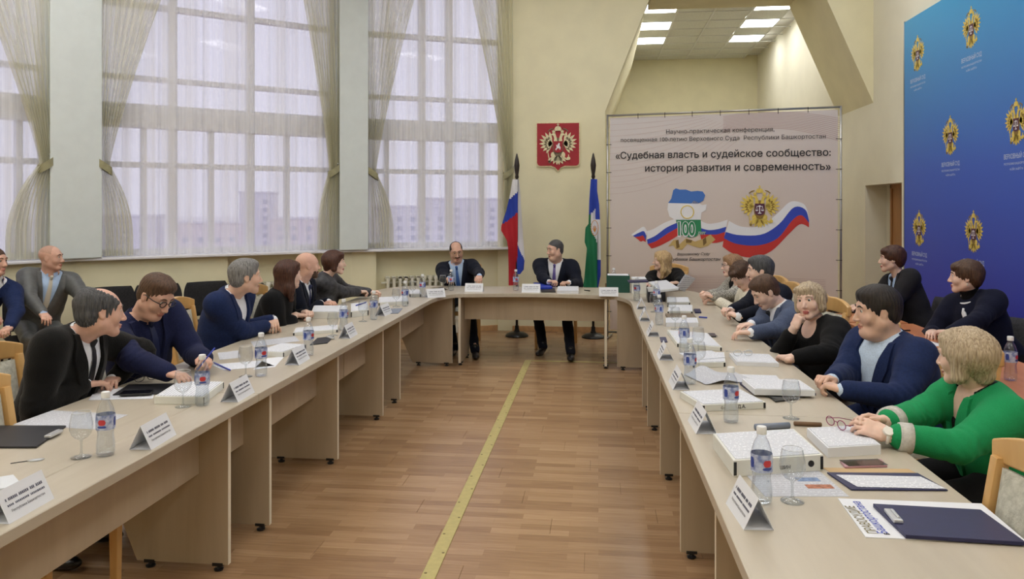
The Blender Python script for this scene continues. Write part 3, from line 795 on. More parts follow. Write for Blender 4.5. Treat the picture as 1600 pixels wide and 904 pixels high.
def eagle_polys():
    """double-headed eagle, unit height about 1, centred: list of (polygon, shade, layer)"""
    R = []
    for s in (-1, 1):
        def fl(P): return [(s*a, b) for a, b in P]
        for k in range(8):                      # long flight feathers
            a = math.radians(-62+k*20.5); L = 0.34-0.012*abs(k-5)
            R.append((fl(leaf(0.17, 0.07, a, L, 0.040)), 0, 0))
        for k in range(6):
            a = math.radians(-50+k*23); R.append((fl(leaf(0.16, 0.06, a, 0.21, 0.036)), 1, 1))
        for k in range(6):
            a = math.radians(-45+k*22); R.append((fl(leaf(0.15, 0.06, a, 0.16, 0.034)), 0, 2))
        R.append((fl([(0.01, 0.08), (0.04, 0.24), (0.07, 0.33), (0.13, 0.345), (0.15, 0.32), (0.20, 0.30), (0.14, 0.285), (0.115, 0.26), (0.10, 0.20), (0.12, 0.08)]), 0, 3))  # neck, head, beak
        R.append((fl([(0.16, 0.40), (0.075, 0.345), (0.145, 0.352), (0.15, 0.42), (0.13, 0.385), (0.11, 0.43), (0.09, 0.385), (0.07, 0.42)][1:]), 0, 3))   # small crown
        R.append((fl([(0.12, 0.47), (0.20, 0.45), (0.26, 0.40), (0.25, 0.37), (0.20, 0.42), (0.13, 0.445)]), 1, 1))   # ribbon of the crown
        R.append((fl(disc(0.13, -0.22, 0.055, 0.075)), 0, 1))        # thigh
        R.append((fl(leaf(0.13, -0.27, math.radians(-35), 0.16, 0.022)), 0, 2))
        for k in range(3): R.append((fl(leaf(0.02, -0.24, math.radians(-88+k*24), 0.24, 0.035)), 0, 1))      # tail
        R.append((fl(leaf(0.03, -0.28, math.radians(-60), 0.14, 0.02)), 1, 2))
    R.append(([(-0.08, 0.40), (0.08, 0.40), (0.09, 0.44), (0.06, 0.50), (0.0, 0.515), (-0.06, 0.50), (-0.09, 0.44)], 0, 3))
    R.append(([(-0.01, 0.515), (0.01, 0.515), (0.01, 0.545), (0.03, 0.545), (0.03, 0.56), (0.01, 0.56), (0.01, 0.585), (-0.01, 0.585), (-0.01, 0.56), (-0.03, 0.56), (-0.03, 0.545), (-0.01, 0.545)], 0, 3))
    R.append((disc(0, -0.02, 0.14, 0.24), 1, 1))
    R.append(([(-0.27, -0.14), (-0.255, -0.135), (-0.20, -0.40), (-0.225, -0.405)], 0, 3)); R.append((disc(-0.215, -0.40, 0.03, 0.035), 1, 3))   # sceptre
    R.append((disc(0.27, -0.31, 0.045, 0.045), 0, 3)); R.append(([(0.26, -0.27), (0.28, -0.27), (0.28, -0.215), (0.26, -0.215)], 0, 3))          # orb
    return R
EAGLE = eagle_polys()
def shield_poly(w, h, y0):
    return [(-w, y0+h), (w, y0+h), (w, y0-h*0.5), (w*0.7, y0-h*0.85), (0, y0-h), (-w*0.7, y0-h*0.85), (-w, y0-h*0.5)]
def eagle(parent, M, sc, mats, th=0.002, shield='horse'):
    mb = MB()
    for P, sh, ly in EAGLE:
        mb.prism([(a*sc, b*sc) for a, b in P], th*0.5*ly*0.0, th*(1+ly*0.6), sh)
    o = mb.build('eagle_emblem', mats, parent); o.matrix_local = M
    s2 = MB(); zt = th*3.2
    s2.prism([(a*sc, b*sc) for a, b in shield_poly(0.115, 0.15, -0.02)], 0, zt, 0)
    if shield == 'scales':
        for x, y, w, h in ((0, -0.02, 0.022, 0.18), (0, 0.06, 0.15, 0.014), (0, -0.11, 0.08, 0.02), (0, 0.075, 0.05, 0.02)): s2.box((x*sc, y*sc, zt), (w*sc, h*sc, th*0.8), 1)
        for q in (-1, 1):
            s2.prism([((q*0.068+a)*sc, (b-0.04)*sc) for a, b in disc(0, 0, 0.034, 0.016)], zt, zt+th*0.5, 1)
            s2.prism([((q*0.068+a)*sc, b*sc) for a, b in [(-0.03, -0.035), (0, 0.055), (0.03, -0.035), (0.024, -0.035), (0, 0.035), (-0.024, -0.035)]], zt, zt+th*0.5, 1)
    else:
        for P in ([(-0.07, -0.07), (-0.03, -0.02), (-0.05, 0.05), (0.0, 0.02), (0.04, 0.03), (0.07, -0.03), (0.05, -0.09), (0.03, -0.04), (-0.02, -0.05), (-0.05, -0.10)], [(-0.02, 0.03), (0.01, 0.08), (0.03, 0.10), (0.05, 0.07), (0.03, 0.02)]):
            s2.prism([(a*sc, (b-0.01)*sc) for a, b in P], zt, zt+th*0.6, 1)
    s = s2.build('shield', ['shield_maroon' if shield == 'scales' else 'plaque_red', 'print_white'], parent); s.matrix_local = M
    return o
def plane_M(o, ux, uy):
    """local XY -> plane through o with axes ux (right) and uy (up); local Z comes out of it"""
    ux = Vector(ux).normalized(); uy = Vector(uy).normalized(); n = ux.cross(uy)
    return Matrix(((ux.x, uy.x, n.x, o[0]), (ux.y, uy.y, n.y, o[1]), (ux.z, uy.z, n.z, o[2]), (0, 0, 0, 1)))
# ---- coat of arms plaque on the yellow wall
c = aty(872, 228, 10.26)
t = thing('coat_of_arms', 'red shield plaque with a pale carved double-headed eagle on the wall', 'plaque', c)
def plq(w, h, r):
    P = [(-w, h), (w, h), (w, -h*0.72)]
    for k in range(1, 5): a = k/5*PI/2; P.append((w-r+r*math.cos(a), -h*0.72-r*math.sin(a)))
    P += [(w-r, -h*0.72-r), (0.09, -h*0.72-r), (0.04, -h*0.72-r-0.02), (0.0, -h*0.72-r-0.065), (-0.04, -h*0.72-r-0.02), (-0.09, -h*0.72-r), (-w+r, -h*0.72-r)]
    for k in range(4, 0, -1): a = k/5*PI/2; P.append((-w+r-r*math.cos(a), -h*0.72-r*math.sin(a)))
    P += [(-w, -h*0.72)]; return P
Mw = plane_M((0, 0, 0), (1, 0, 0), (0, 0, 1))
o = MB().prism(plq(0.292, 0.315, 0.05), -0.018, 0.008).build('rim', 'cream_gold', t); o.matrix_local = Mw
o = MB().prism(plq(0.280, 0.303, 0.045), 0.0, 0.014).build('shield_board', 'plaque_red', t); o.matrix_local = Mw
eagle(t, plane_M((0, -0.014, -0.005), (1, 0, 0), (0, 0, 1)), 0.52, ['cream_gold', 'cream_dark'], th=0.006)
# ---- flags
mat('flag_white', rgb(226, 226, 230), 0.8); mat('flag_blue', rgb(40, 66, 170), 0.8); mat('flag_red', rgb(176, 28, 40), 0.8); mat('flag_green', rgb(24, 112, 72), 0.8)
mat('pole_dark', rgb(40, 30, 26), 0.4)
def flag(px, py, lab, kind):
    b = atz(px, py, 0.0)
    t = thing('flag', lab, 'flag', b, 0, 'flags on floor stands')
    MB().lathe([(0.0, 0.0), (0.145, 0.0), (0.15, 0.012), (0.135, 0.03), (0.10, 0.048), (0.04, 0.06), (0.028, 0.09), (0.024, 0.14), (0.0, 0.14)], 32).build('base', 'black_metal', t, smooth=True, auto=0.6)
    MB().lathe([(0.016, 0.1), (0.016, 2.03)], 12).build('pole', 'pole_dark', t, smooth=True)
    MB().lathe([(0.016, 2.03), (0.026, 2.045), (0.02, 2.08), (0.03, 2.14), (0.036, 2.2), (0.026, 2.27), (0.010, 2.34), (0.0, 2.36)], 14).build('finial', 'pole_dark', t, smooth=True)
    def ripple(x, z, k): return 0.014*math.sin(z*9+k)+0.02*math.sin(x*46+z*3+k)
    if kind == 'ru':
        def front(a, z):       # left lobe hanging in front
            wl = [(2.03, 0.045), (1.85, 0.08), (1.62, 0.13), (1.42, 0.20), (1.36, 0.20), (1.24, 0.12), (1.15, 0.105), (0.7, 0.10), (0.62, 0.10)]
            w = np.interp(-z, [-q[0] for q in wl], [q[1] for q in wl])
            x = -w+(w+0.015)*a; return (x, -0.03-0.02*(1-a)+ripple(x, z, 0), z)
        def cf(z, a): return 0 if z > 1.86-0.10*(1-a) else (1 if z > 1.60-0.16*(1-a) else 2)
        def back(a, z):
            wl = [(2.03, 0.02), (1.8, 0.045), (1.3, 0.075), (1.0, 0.10), (0.86, 0.085), (0.78, 0.02)]
            w = np.interp(-z, [-q[0] for q in wl], [q[1] for q in wl])
            x = 0.005+w*a; return (x, -0.012+0.8*ripple(x, z, 2), z)
        def cb(z, a): return 0 if z > 1.08+0.22*(0.5-a) else 1
        zf, zb = (2.02, 0.66), (2.02, 0.80); mats = ['flag_white', 'flag_blue', 'flag_red']
    else:
        def front(a, z):
            wl = [(2.03, 0.03), (1.75, 0.05), (1.45, 0.06), (1.40, 0.10), (1.22, 0.11), (1.14, 0.08), (0.75, 0.115), (0.66, 0.13), (0.58, 0.08)]
            w = np.interp(-z, [-q[0] for q in wl], [q[1] for q in wl])
            x = -w+(w+0.05)*a; return (x, -0.03-0.02*(1-a)+ripple(x, z, 1), z)
        def cf(z, a): return 1 if z > 1.66-0.1*(1-a) else (0 if z > 1.38+0.34*(0.5-a) and a > 0.25 else 2)
        def back(a, z):
            wl = [(2.03, 0.02), (1.7, 0.07), (1.3, 0.09), (0.8, 0.09), (0.6, 0.05)]
            w = np.interp(-z, [-q[0] for q in wl], [q[1] for q in wl])
            x = 0.005+w*a; return (x, -0.012+0.8*ripple(x, z, 3), z)
        def cb(z, a): return 1 if z > 1.5 else (0 if z > 1.0 else 1)
        zf, zb = (2.02, 0.60), (2.02, 0.62); mats = ['flag_white', 'flag_blue', 'flag_green']
    mb = MB()
    for fn, cc, (z0, z1) in ((back, cb, zb), (front, cf, zf)):
        nu, nv = 12, 60; k0 = len(mb.v)
        for j in range(nv+1):
            for i in range(nu+1): mb.v.append(fn(i/nu, z0+(z1-z0)*j/nv))
        for j in range(nv):
            for i in range(nu):
                mb.f.append((k0+j*(nu+1)+i, k0+j*(nu+1)+i+1, k0+(j+1)*(nu+1)+i+1, k0+(j+1)*(nu+1)+i)); mb.m.append(cc(z0+(z1-z0)*(j+0.5)/nv, (i+0.5)/nu))
    mb.build('flag_cloth', mats, t, smooth=True)
    if kind != 'ru':
        mb = MB(); R = []
        for k in range(25):
            a = 2*PI*k/24; z = 1.40+0.095*math.sin(a); x = 0.018+0.045*math.cos(a); R.append((x, -0.075, z))
        mb.tube(R[:-1], 0.004, 6, closed=True)
        for k in range(5): mb.tube([(0.018, -0.075, 1.35), (0.018+0.028*math.cos(0.5+k*0.55), -0.076, 1.36+0.07*math.sin(0.6+k*0.5))], 0.004, 5)
        mb.build('emblem', mat('emblem_ochre', rgb(206, 140, 66), 0.7), t)
    return t
flag(807.6, 525, 'white, blue and red tricolour flag drooping on a floor stand', 'ru')
flag(927, 527, 'blue, white and green flag with round emblem drooping on a floor stand', 'ba')
# ---- conference banner on a tube frame
BA, BB = Vector((0.10, 9.77)), Vector((2.79, 9.22)); bd = (BB-BA); BWID = bd.length; bd.normalize(); BTOP = 2.83
bn = Vector((bd.y, -bd.x))
def bpx(px, py):
    r = ray(px, py); t_ = BA.dot(bn)/(r.x*bn.x+r.y*bn.y); p = Vector((r.x*t_, r.y*t_)); return ((p-BA).dot(bd), CAMZ+r.z*t_)
ban = thing('conference_banner', 'large pale conference banner laced to a tube frame, with ribbon, map and emblem', 'banner', (BA.x, BA.y, 0), math.atan2(bd.y, bd.x))
def banner_print():
    m = bpy.data.materials.new('banner_print'); m.use_nodes = True; nt = m.node_tree; b = nt.nodes['Principled BSDF']
    tc = nt.nodes.new('ShaderNodeTexCoord'); mp = nt.nodes.new('ShaderNodeMapping'); mp.inputs['Scale'].default_value = (0.12, 1, -0.36); mp.inputs['Location'].default_value = (0, 0, 0.95)
    sp = nt.nodes.new('ShaderNodeSeparateXYZ'); ad = nt.nodes.new('ShaderNodeMath'); r = nt.nodes.new('ShaderNodeValToRGB')
    nt.links.new(tc.outputs['Object'], mp.inputs[0]); nt.links.new(mp.outputs[0], sp.inputs[0]); nt.links.new(sp.outputs['X'], ad.inputs[0]); nt.links.new(sp.outputs['Z'], ad.inputs[1])
    nt.links.new(ad.outputs[0], r.inputs[0]); nt.links.new(r.outputs[0], b.inputs['Base Color'])
    r.color_ramp.elements[0].color = rgb(204, 198, 198); r.color_ramp.elements[1].color = rgb(216, 196, 180); b.inputs['Roughness'].default_value = 0.6
    MATS['banner_print'] = m
banner_print()
BX = Matrix(((1, 0, 0, 0), (0, 0, -1, 0), (0, 1, 0, 0), (0, 0, 0, 1)))     # local (u,v,out) -> banner frame (x, -y out, z)
MB().b2(0.045, BWID-0.045, 0.0, 0.004, 0.12, BTOP-0.045).build('banner_sheet', 'banner_print', ban)
mat('tube_grey', rgb(170, 168, 166), 0.3, metal=0.7)
for x in (0.012, BWID-0.012): MB().tube([(x, 0.01, 0.0), (x, 0.01, BTOP)], 0.013, 10).build('frame_post', 'tube_grey', ban, smooth=True)
for z in (0.09, BTOP-0.013): MB().tube([(0.012, 0.01, z), (BWID-0.012, 0.01, z)], 0.013, 10).build('frame_rail', 'tube_grey', ban, smooth=True)
for x in (0.012, BWID-0.012): MB().tube([(x, -0.10, 0.015), (x, 0.3, 0.015)], 0.014, 10).build('frame_foot', 'tube_grey', ban, smooth=True)
tie = MB().tube([(0, 0, -0.045), (0, -0.012, 0.0), (0, 0.0, 0.02)], 0.004, 6).build('lacing_tie', 'black_plastic', ban, loc=(0.4, 0, BTOP-0.02))
for k in range(1, 7):
    c2 = tie.copy(); C.objects.link(c2); c2.parent = ban; c2.location = (0.4+k*0.33, 0, BTOP-0.02)
for k in range(7):
    for x, a in ((0.02, PI/2), (BWID-0.02, -PI/2)):
        c2 = tie.copy(); C.objects.link(c2); c2.parent = ban; c2.location = (x, 0, 0.35+k*0.35); c2.rotation_euler = (0, -a, 0)
LYR = [0.0]
def bflat(name, polys, material, lay):
    mb = MB()
    for P in polys: mb.prism(P, 0.0, 0.0012)
    o = mb.build(name, material, ban); o.matrix_local = Matrix.Translation((0, -0.0005-0.0012*lay, 0)) @ BX; return o
def fit_text(name, txt, p0, p1, material, parent, toM, bold=0.0, shear=0.0, hscale=1.0, words=False):
    """lettering spanning from p0 to p1 (baseline ends, plane coordinates)"""
    me = text_mesh(txt, 1.0, 'LEFT', 0.0, bold, shear)
    xs = [v.co.x for v in me.vertices]; x0, x1 = min(xs), max(xs)
    L = math.hypot(p1[0]-p0[0], p1[1]-p0[1]); s_ = L/(x1-x0); an = math.atan2(p1[1]-p0[1], p1[0]-p0[0])
    M = toM @ Matrix.Translation((p0[0], p0[1], 0.0)) @ Matrix.Rotation(an, 4, 'Z') @ Matrix.Diagonal((s_, s_*hscale, 1, 1)) @ Matrix.Translation((-x0, 0, 0))
    if words and ' ' in txt:         # one mesh per word
        vx = [v.co.x for v in me.vertices]; iv = sorted((min(vx[i] for i in p_.vertices), max(vx[i] for i in p_.vertices), p_.index) for p_ in me.polygons)
        cl = []
        for a_, b_, i_ in iv:
            if cl and a_ < cl[-1][0]+0.16: cl[-1][0] = max(cl[-1][0], b_); cl[-1][1].append(i_)
            else: cl.append([b_, [i_]])
        for _, fi in cl:
            ids = sorted({v for i_ in fi for v in me.polygons[i_].vertices}); mp = {v: k for k, v in enumerate(ids)}
            mw = bpy.data.meshes.new('lettering'); mw.from_pydata([me.vertices[v].co[:] for v in ids], [], [tuple(mp[v] for v in me.polygons[i_].vertices) for i_ in fi])
            mw.materials.append(MATS[material]); mw.transform(M); o = bpy.data.objects.new(name, mw); C.objects.link(o); o.parent = parent
        return o
    m2 = me.copy()
    m2.materials.clear(); m2.materials.append(MATS[material]); m2.transform(M)
    o = bpy.data.objects.new(name, m2); C.objects.link(o); o.parent = parent; return o
TM = Matrix.Translation((0, -0.0062, 0)) @ BX
def bline(txt, a, b, material='print_black', **k): return fit_text('lettering', txt, bpx(*a), bpx(*b), material, ban, TM, words=True, **k)
bline('Научно-практическая конференция,', (1041, 209), (1210, 205))
bline('посвященная 100-летию Верховного Суда  Республики Башкортостан', (970, 222), (1290, 216))
bline('«Судебная власть и судейское сообщество:', (962, 248), (1298, 243), bold=0.012)
bline('история развития и современность»', (1008, 268), (1298, 265), bold=0.012)
bline('Верховному Суду', (1058, 399), (1110, 398), shear=0.3, bold=0.01)
bline('Республики Башкортостан', (1035, 407), (1126, 407), shear=0.3, bold=0.01)
# thin wave lines of the print
mb = MB()
for k in range(12):
    P = []
    for j in range(25):
        q = j/24; px = 1130+(1312-1130)*q
        py = 182+k*2.6-(10+k*0.5)*math.sin(q*PI*0.9)+q*(6+k*1.2)-k*0.4
        P.append(bpx(px, max(py, 174)))
    for j in range(24):
        (a, b), (c_, d) = P[j], P[j+1]; mb.add([(a, b-0.002, 0), (c_, d-0.002, 0), (c_, d+0.002, 0), (a, b+0.002, 0)], [(0, 1, 2, 3)])
for k in range(14):
    P = []
    for j in range(21):
        q = j/20; px = 952+(1090+k*6-952)*q; py = 186+k*9-q*q*(k*7)-q*6
        P.append(bpx(px, max(py, 181-q*2)))
    for j in range(20):
        (a, b), (c_, d) = P[j], P[j+1]; mb.add([(a, b-0.001, 0), (c_, d-0.001, 0), (c_, d+0.001, 0), (a, b+0.001, 0)], [(0, 1, 2, 3)])
for k in range(8):
    P = [bpx(1060+(1120-1060)*j/4, 431+k*2.6) for j in range(5)]+[bpx(1120+(1290-1120)*j/6, 431+k*2.6+6*(j/6)) for j in range(1, 7)]
    for j in range(len(P)-1):
        (a, b), (c_, d) = P[j], P[j+1]; mb.add([(a, b-0.0015, 0), (c_, d-0.0015, 0), (c_, d+0.0015, 0), (a, b+0.0015, 0)], [(0, 1, 2, 3)])
o = mb.build('wave_lines', mat('line_rose', rgb(176, 140, 134), 0.6), ban); o.matrix_local = Matrix.Translation((0, -0.002, 0)) @ BX; o['kind'] = 'stuff'
# tricolour ribbon in three runs
def ribbon(top, mid1, mid2, bot, lay):
    n = 28
    def curve(pts, q):
        m = len(pts)-1; f = q*m; i = min(int(f), m-1); u = f-i
        p0, p1, p2, p3 = pts[max(i-1, 0)], pts[i], pts[i+1], pts[min(i+2, m)]
        return tuple(0.5*((2*p1[d])+(-p0[d]+p2[d])*u+(2*p0[d]-5*p1[d]+4*p2[d]-p3[d])*u*u+(-p0[d]+3*p1[d]-3*p2[d]+p3[d])*u**3) for d in (0, 1))
    for A, B, m in ((top, mid1, 'print_white'), (mid1, mid2, 'print_blue'), (mid2, bot, 'print_red')):
        P = [bpx(*curve(A, k/n)) for k in range(n+1)]+[bpx(*curve(B, k/n)) for k in range(n, -1, -1)]
        bflat('ribbon_stripe', [P], m, lay)
ribbon([(1139, 345), (1160, 354), (1190, 352), (1215, 333), (1235, 315), (1255, 318), (1262, 330)], [(1134, 362), (1155, 367), (1190, 366), (1217, 350), (1240, 324), (1258, 327), (1264, 344)],
       [(1131, 372), (1152, 381), (1185, 383), (1215, 372), (1238, 344), (1252, 336), (1264, 348)], [(1129, 385), (1146, 396), (1175, 402), (1205, 392), (1232, 366), (1250, 350), (1264, 355)], 1)
ribbon([(1092, 343), (1105, 349), (1120, 348), (1137, 343)], [(1092, 355), (1106, 359), (1120, 358), (1135, 354)], [(1094, 366), (1108, 366), (1120, 366), (1133, 362)], [(1096, 376), (1108, 379), (1120, 379), (1131, 376)], 1)
ribbon([(1011, 361), (1022, 357), (1040, 347), (1060, 340)], [(1011, 374), (1024, 368), (1042, 355), (1062, 346)], [(1012, 381), (1026, 376), (1044, 364), (1062, 354)], [(1018, 388), (1030, 384), (1046, 376), (1062, 366)], 1)
ribbon([(986, 367), (998, 358), (1006, 354), (1011, 361)], [(989, 368), (999, 363), (1006, 361), (1010, 368)], [(992, 370), (1000, 369), (1005, 368), (1009, 376)], [(996, 373), (1001, 377), (1005, 376), (1009, 378)], 2)
# map outline in three bands
bflat('map_band', [[bpx(*p) for p in [(1044, 317), (1049, 310), (1052, 297), (1056, 294), (1062, 296), (1072, 296), (1080, 299), (1090, 298), (1098, 299), (1102, 305), (1099, 313), (1091, 318)]]], 'print_blue_mid', 3)
bflat('map_band', [[bpx(*p) for p in [(1044, 317), (1080, 318), (1084, 313), (1091, 316), (1097, 320), (1104, 319), (1103, 328), (1096, 332), (1095, 343), (1056, 344), (1046, 338), (1043, 327)]]], 'print_white', 3)
bflat('map_band', [[bpx(*p) for p in [(1056, 343), (1095, 343), (1096, 362), (1088, 369), (1078, 371), (1062, 366)]]], 'print_green', 3)
RG = [bpx(1074+10*math.cos(a), 331+10*math.sin(a)) for a in [2*PI*k/24 for k in range(24)]]
mb = MB(); mb.tube([(a, b, 0) for a, b in RG], 0.006, 6, closed=True); o = mb.build('round_emblem', 'gold', ban); o.matrix_local = Matrix.Translation((0, -0.006, 0)) @ BX
for (s_, m, dz) in ((0.085, 'print_white', -0.0064), (0.02, 'print_green', -0.0085)):
    fit_text('lettering', '100', bpx(1060-s_*14, 367+s_*8), bpx(1086+s_*14, 367+s_*8), m, ban, Matrix.Translation((0, dz, 0)) @ BX, bold=s_, hscale=1.5)
fit_text('lettering', 'лет', bpx(1090, 366), bpx(1103, 366), 'print_white', ban, Matrix.Translation((0, -0.0064, 0)) @ BX, bold=0.05)
fit_text('lettering', 'лет', bpx(1090, 366), bpx(1103, 366), 'print_green', ban, Matrix.Translation((0, -0.0085, 0)) @ BX, bold=0.0)
# gold ribbon under the figure
bflat('gold_ribbon', [[bpx(*p) for p in [(1044, 385), (1052, 375), (1058, 374), (1060, 383), (1072, 372), (1086, 377), (1098, 373), (1110, 366), (1118, 374), (1106, 384), (1094, 387), (1082, 384), (1074, 381), (1066, 390), (1056, 389), (1052, 383)]]], 'ribbon_gold', 2)
bflat('gold_ribbon', [[bpx(*p) for p in [(1056, 376), (1060, 374), (1062, 386), (1057, 388)]], [bpx(*p) for p in [(1098, 374), (1103, 370), (1104, 379), (1099, 384)]], [bpx(*p) for p in [(1072, 373), (1082, 375), (1080, 379), (1072, 379)]]], 'ribbon_gold_dark', 3)
u, v = bpx(1187, 326)
eagle(ban, Matrix.Translation((u, -0.006, v)) @ BX, 0.475, ['gold', 'gold_dark'], th=0.0012, shield='scales')
# ---- blue press wall
def press_print():
    m = bpy.data.materials.new('press_print'); m.use_nodes = True; nt = m.node_tree; b = nt.nodes['Principled BSDF']
    g = nt.nodes.new('ShaderNodeTexCoord'); sp = nt.nodes.new('ShaderNodeSeparateXYZ'); mr = nt.nodes.new('ShaderNodeMapRange')
    mr.inputs['From Min'].default_value = 0.0; mr.inputs['From Max'].default_value = 3.7
    r = nt.nodes.new('ShaderNodeValToRGB'); cr = r.color_ramp
    cr.elements[0].position = 0.15; cr.elements[0].color = rgb(50, 48, 168); cr.elements[1].position = 1.0; cr.elements[1].color = rgb(64, 160, 214)
    e = cr.elements.new(0.55); e.color = rgb(58, 96, 196)
    nt.links.new(g.outputs['Object'], sp.inputs[0]); nt.links.new(sp.outputs['Z'], mr.inputs[0]); nt.links.new(mr.outputs[0], r.inputs[0]); nt.links.new(r.outputs[0], b.inputs['Base Color'])
    b.inputs['Roughness'].default_value = 0.55; MATS['press_print'] = m
press_print()
PX = 3.36
pw = thing('press_wall', 'tall blue press wall printed with gold eagles and white lettering', 'banner', (PX, 6.4, 0))
MB().b2(0.0, 0.03, 3.2-6.4, 8.92-6.4, 0.02, 3.70).build('printed_panel', 'press_print', pw)
MB().b2(-0.004, 0.034, 8.915-6.4, 8.935-6.4, 0.0, 3.71).build('edge_profile', 'tube_grey', pw)
mat('press_white', rgb(196, 208, 232), 0.6)
PM = Matrix(((0, 0, -1, 0), (-1, 0, 0, 0), (0, 1, 0, 0), (0, 0, 0, 1)))   # local x -> -Y, y -> Z, out -> -X
logos = [(8.56, 3.27), (7.385, 3.27), (7.80, 2.33), (6.63, 2.33), (8.52, 1.42), (7.34, 1.42), (6.17, 1.42), (6.2, 3.27), (8.95-0.0, 2.33)][:8]
for y, z in logos:
    Mo = Matrix.Translation((-0.0005, y-6.4, z)) @ PM
    eagle(pw, Mo, 0.36, ['gold', 'gold_dark'], th=0.0012, shield='scales')
    for txt, dz, hw in (('ВЕРХОВНЫЙ СУД', -0.275, 0.19), ('РЕСПУБЛИКИ БАШКОРТОСТАН', -0.325, 0.19), ('vs.bkr.sudrf.ru', -0.37, 0.10)):
        fit_text('lettering', txt, (-hw, dz), (hw, dz), 'press_white', pw, Matrix.Translation((-0.001, y-6.4, z)) @ PM, bold=0.01 if hw > 0.15 else 0, hscale=1.25 if dz > -0.3 else 1.0)
# ================================================================ PEOPLE: smooth implicit bodies, meshed with surface nets
def npv(p): return np.array(tuple(p), dtype=np.float64)
def op_cone(a, b, ra, rb, k=0.02, sub=False, flat=None):
    return ('cone', npv(a), npv(b), ra, rb, k, sub, flat)
def op_ell(c, R, r, k=0.02, sub=False): return ('ell', npv(c), np.array(R, dtype=np.float64), npv(r), None, k, sub, None)
def op_box(c, R, h, rad, k=0.005, sub=False): return ('box', npv(c), np.array(R, dtype=np.float64), npv(h), rad, k, sub, None)
def op_fn(fn, k=0.01, sub=True): return ('fn', fn, None, None, None, k, sub, None)
def op_dist(op, P):
    t = op[0]
    if t == 'cone':
        a, b, ra, rb = op[1:5]; ba = b-a; L2 = max(1e-12, float(ba@ba)); pa = P-a
        h = np.clip((pa@ba)/L2, 0, 1); q = pa-h[..., None]*ba
        if op[7] is not None:
            n, fl = op[7]; q = q+(q@n)[..., None]*n*(1.0/fl-1.0)
        return np.sqrt((q*q).sum(-1))-(ra+(rb-ra)*h)
    if t == 'ell':
        q = (P-op[1])@op[2]; r = op[3]; k0 = np.sqrt(((q/r)**2).sum(-1)); k1 = np.sqrt(((q/(r*r))**2).sum(-1))+1e-9
        return k0*(k0-1)/k1
    if t == 'box':
        q = np.abs((P-op[1])@op[2])-op[3]+op[4]
        return np.sqrt((np.maximum(q, 0)**2).sum(-1))+np.minimum(q.max(-1), 0)-op[4]
    return op[1](P)
def op_bounds(op):
    t = op[0]
    if t == 'cone':
        m = max(op[3], op[4]); return np.minimum(op[1], op[2])-m, np.maximum(op[1], op[2])+m
    if t == 'ell': m = float(op[3].max()); return op[1]-m, op[1]+m
    if t == 'box': m = float(np.linalg.norm(op[3])); return op[1]-m, op[1]+m
    return None, None
def smin(a, b, k):
    h = np.clip(0.5+0.5*(b-a)/k, 0, 1); return b*(1-h)+a*h-k*h*(1-h)
def eval_ops(ops, P):
    f = np.full(P.shape[:-1], 1e3)
    for op in ops:
        d = op_dist(op, P)
        f = -smin(-f, d, op[5]) if op[6] else smin(f, d, op[5])
    return f
def mesh_ops(ops, res):
    lo = np.min([op_bounds(o)[0] for o in ops if not o[6]], 0)-2.5*res; hi = np.max([op_bounds(o)[1] for o in ops if not o[6]], 0)+2.5*res
    n = np.ceil((hi-lo)/res).astype(int)+1
    ax = [lo[i]+res*np.arange(n[i]) for i in range(3)]
    f = np.full(n, 0.5)
    for op in ops:
        b0, b1 = op_bounds(op)
        if b0 is None: i0, i1 = np.zeros(3, int), n
        else:
            m = op[5]*1.1+2.2*res
            i0 = np.maximum(0, np.floor((b0-m-lo)/res).astype(int)); i1 = np.minimum(n, np.ceil((b1+m-lo)/res).astype(int)+1)
            if (i1 <= i0).any(): continue
        sl = tuple(slice(i0[i], i1[i]) for i in range(3))
        G = np.stack(np.meshgrid(ax[0][sl[0]], ax[1][sl[1]], ax[2][sl[2]], indexing='ij'), -1)
        d = op_dist(op, G); w = f[sl]
        f[sl] = -smin(-w, d, op[5]) if op[6] else smin(w, d, op[5])
    return surface_nets(f, lo, res)
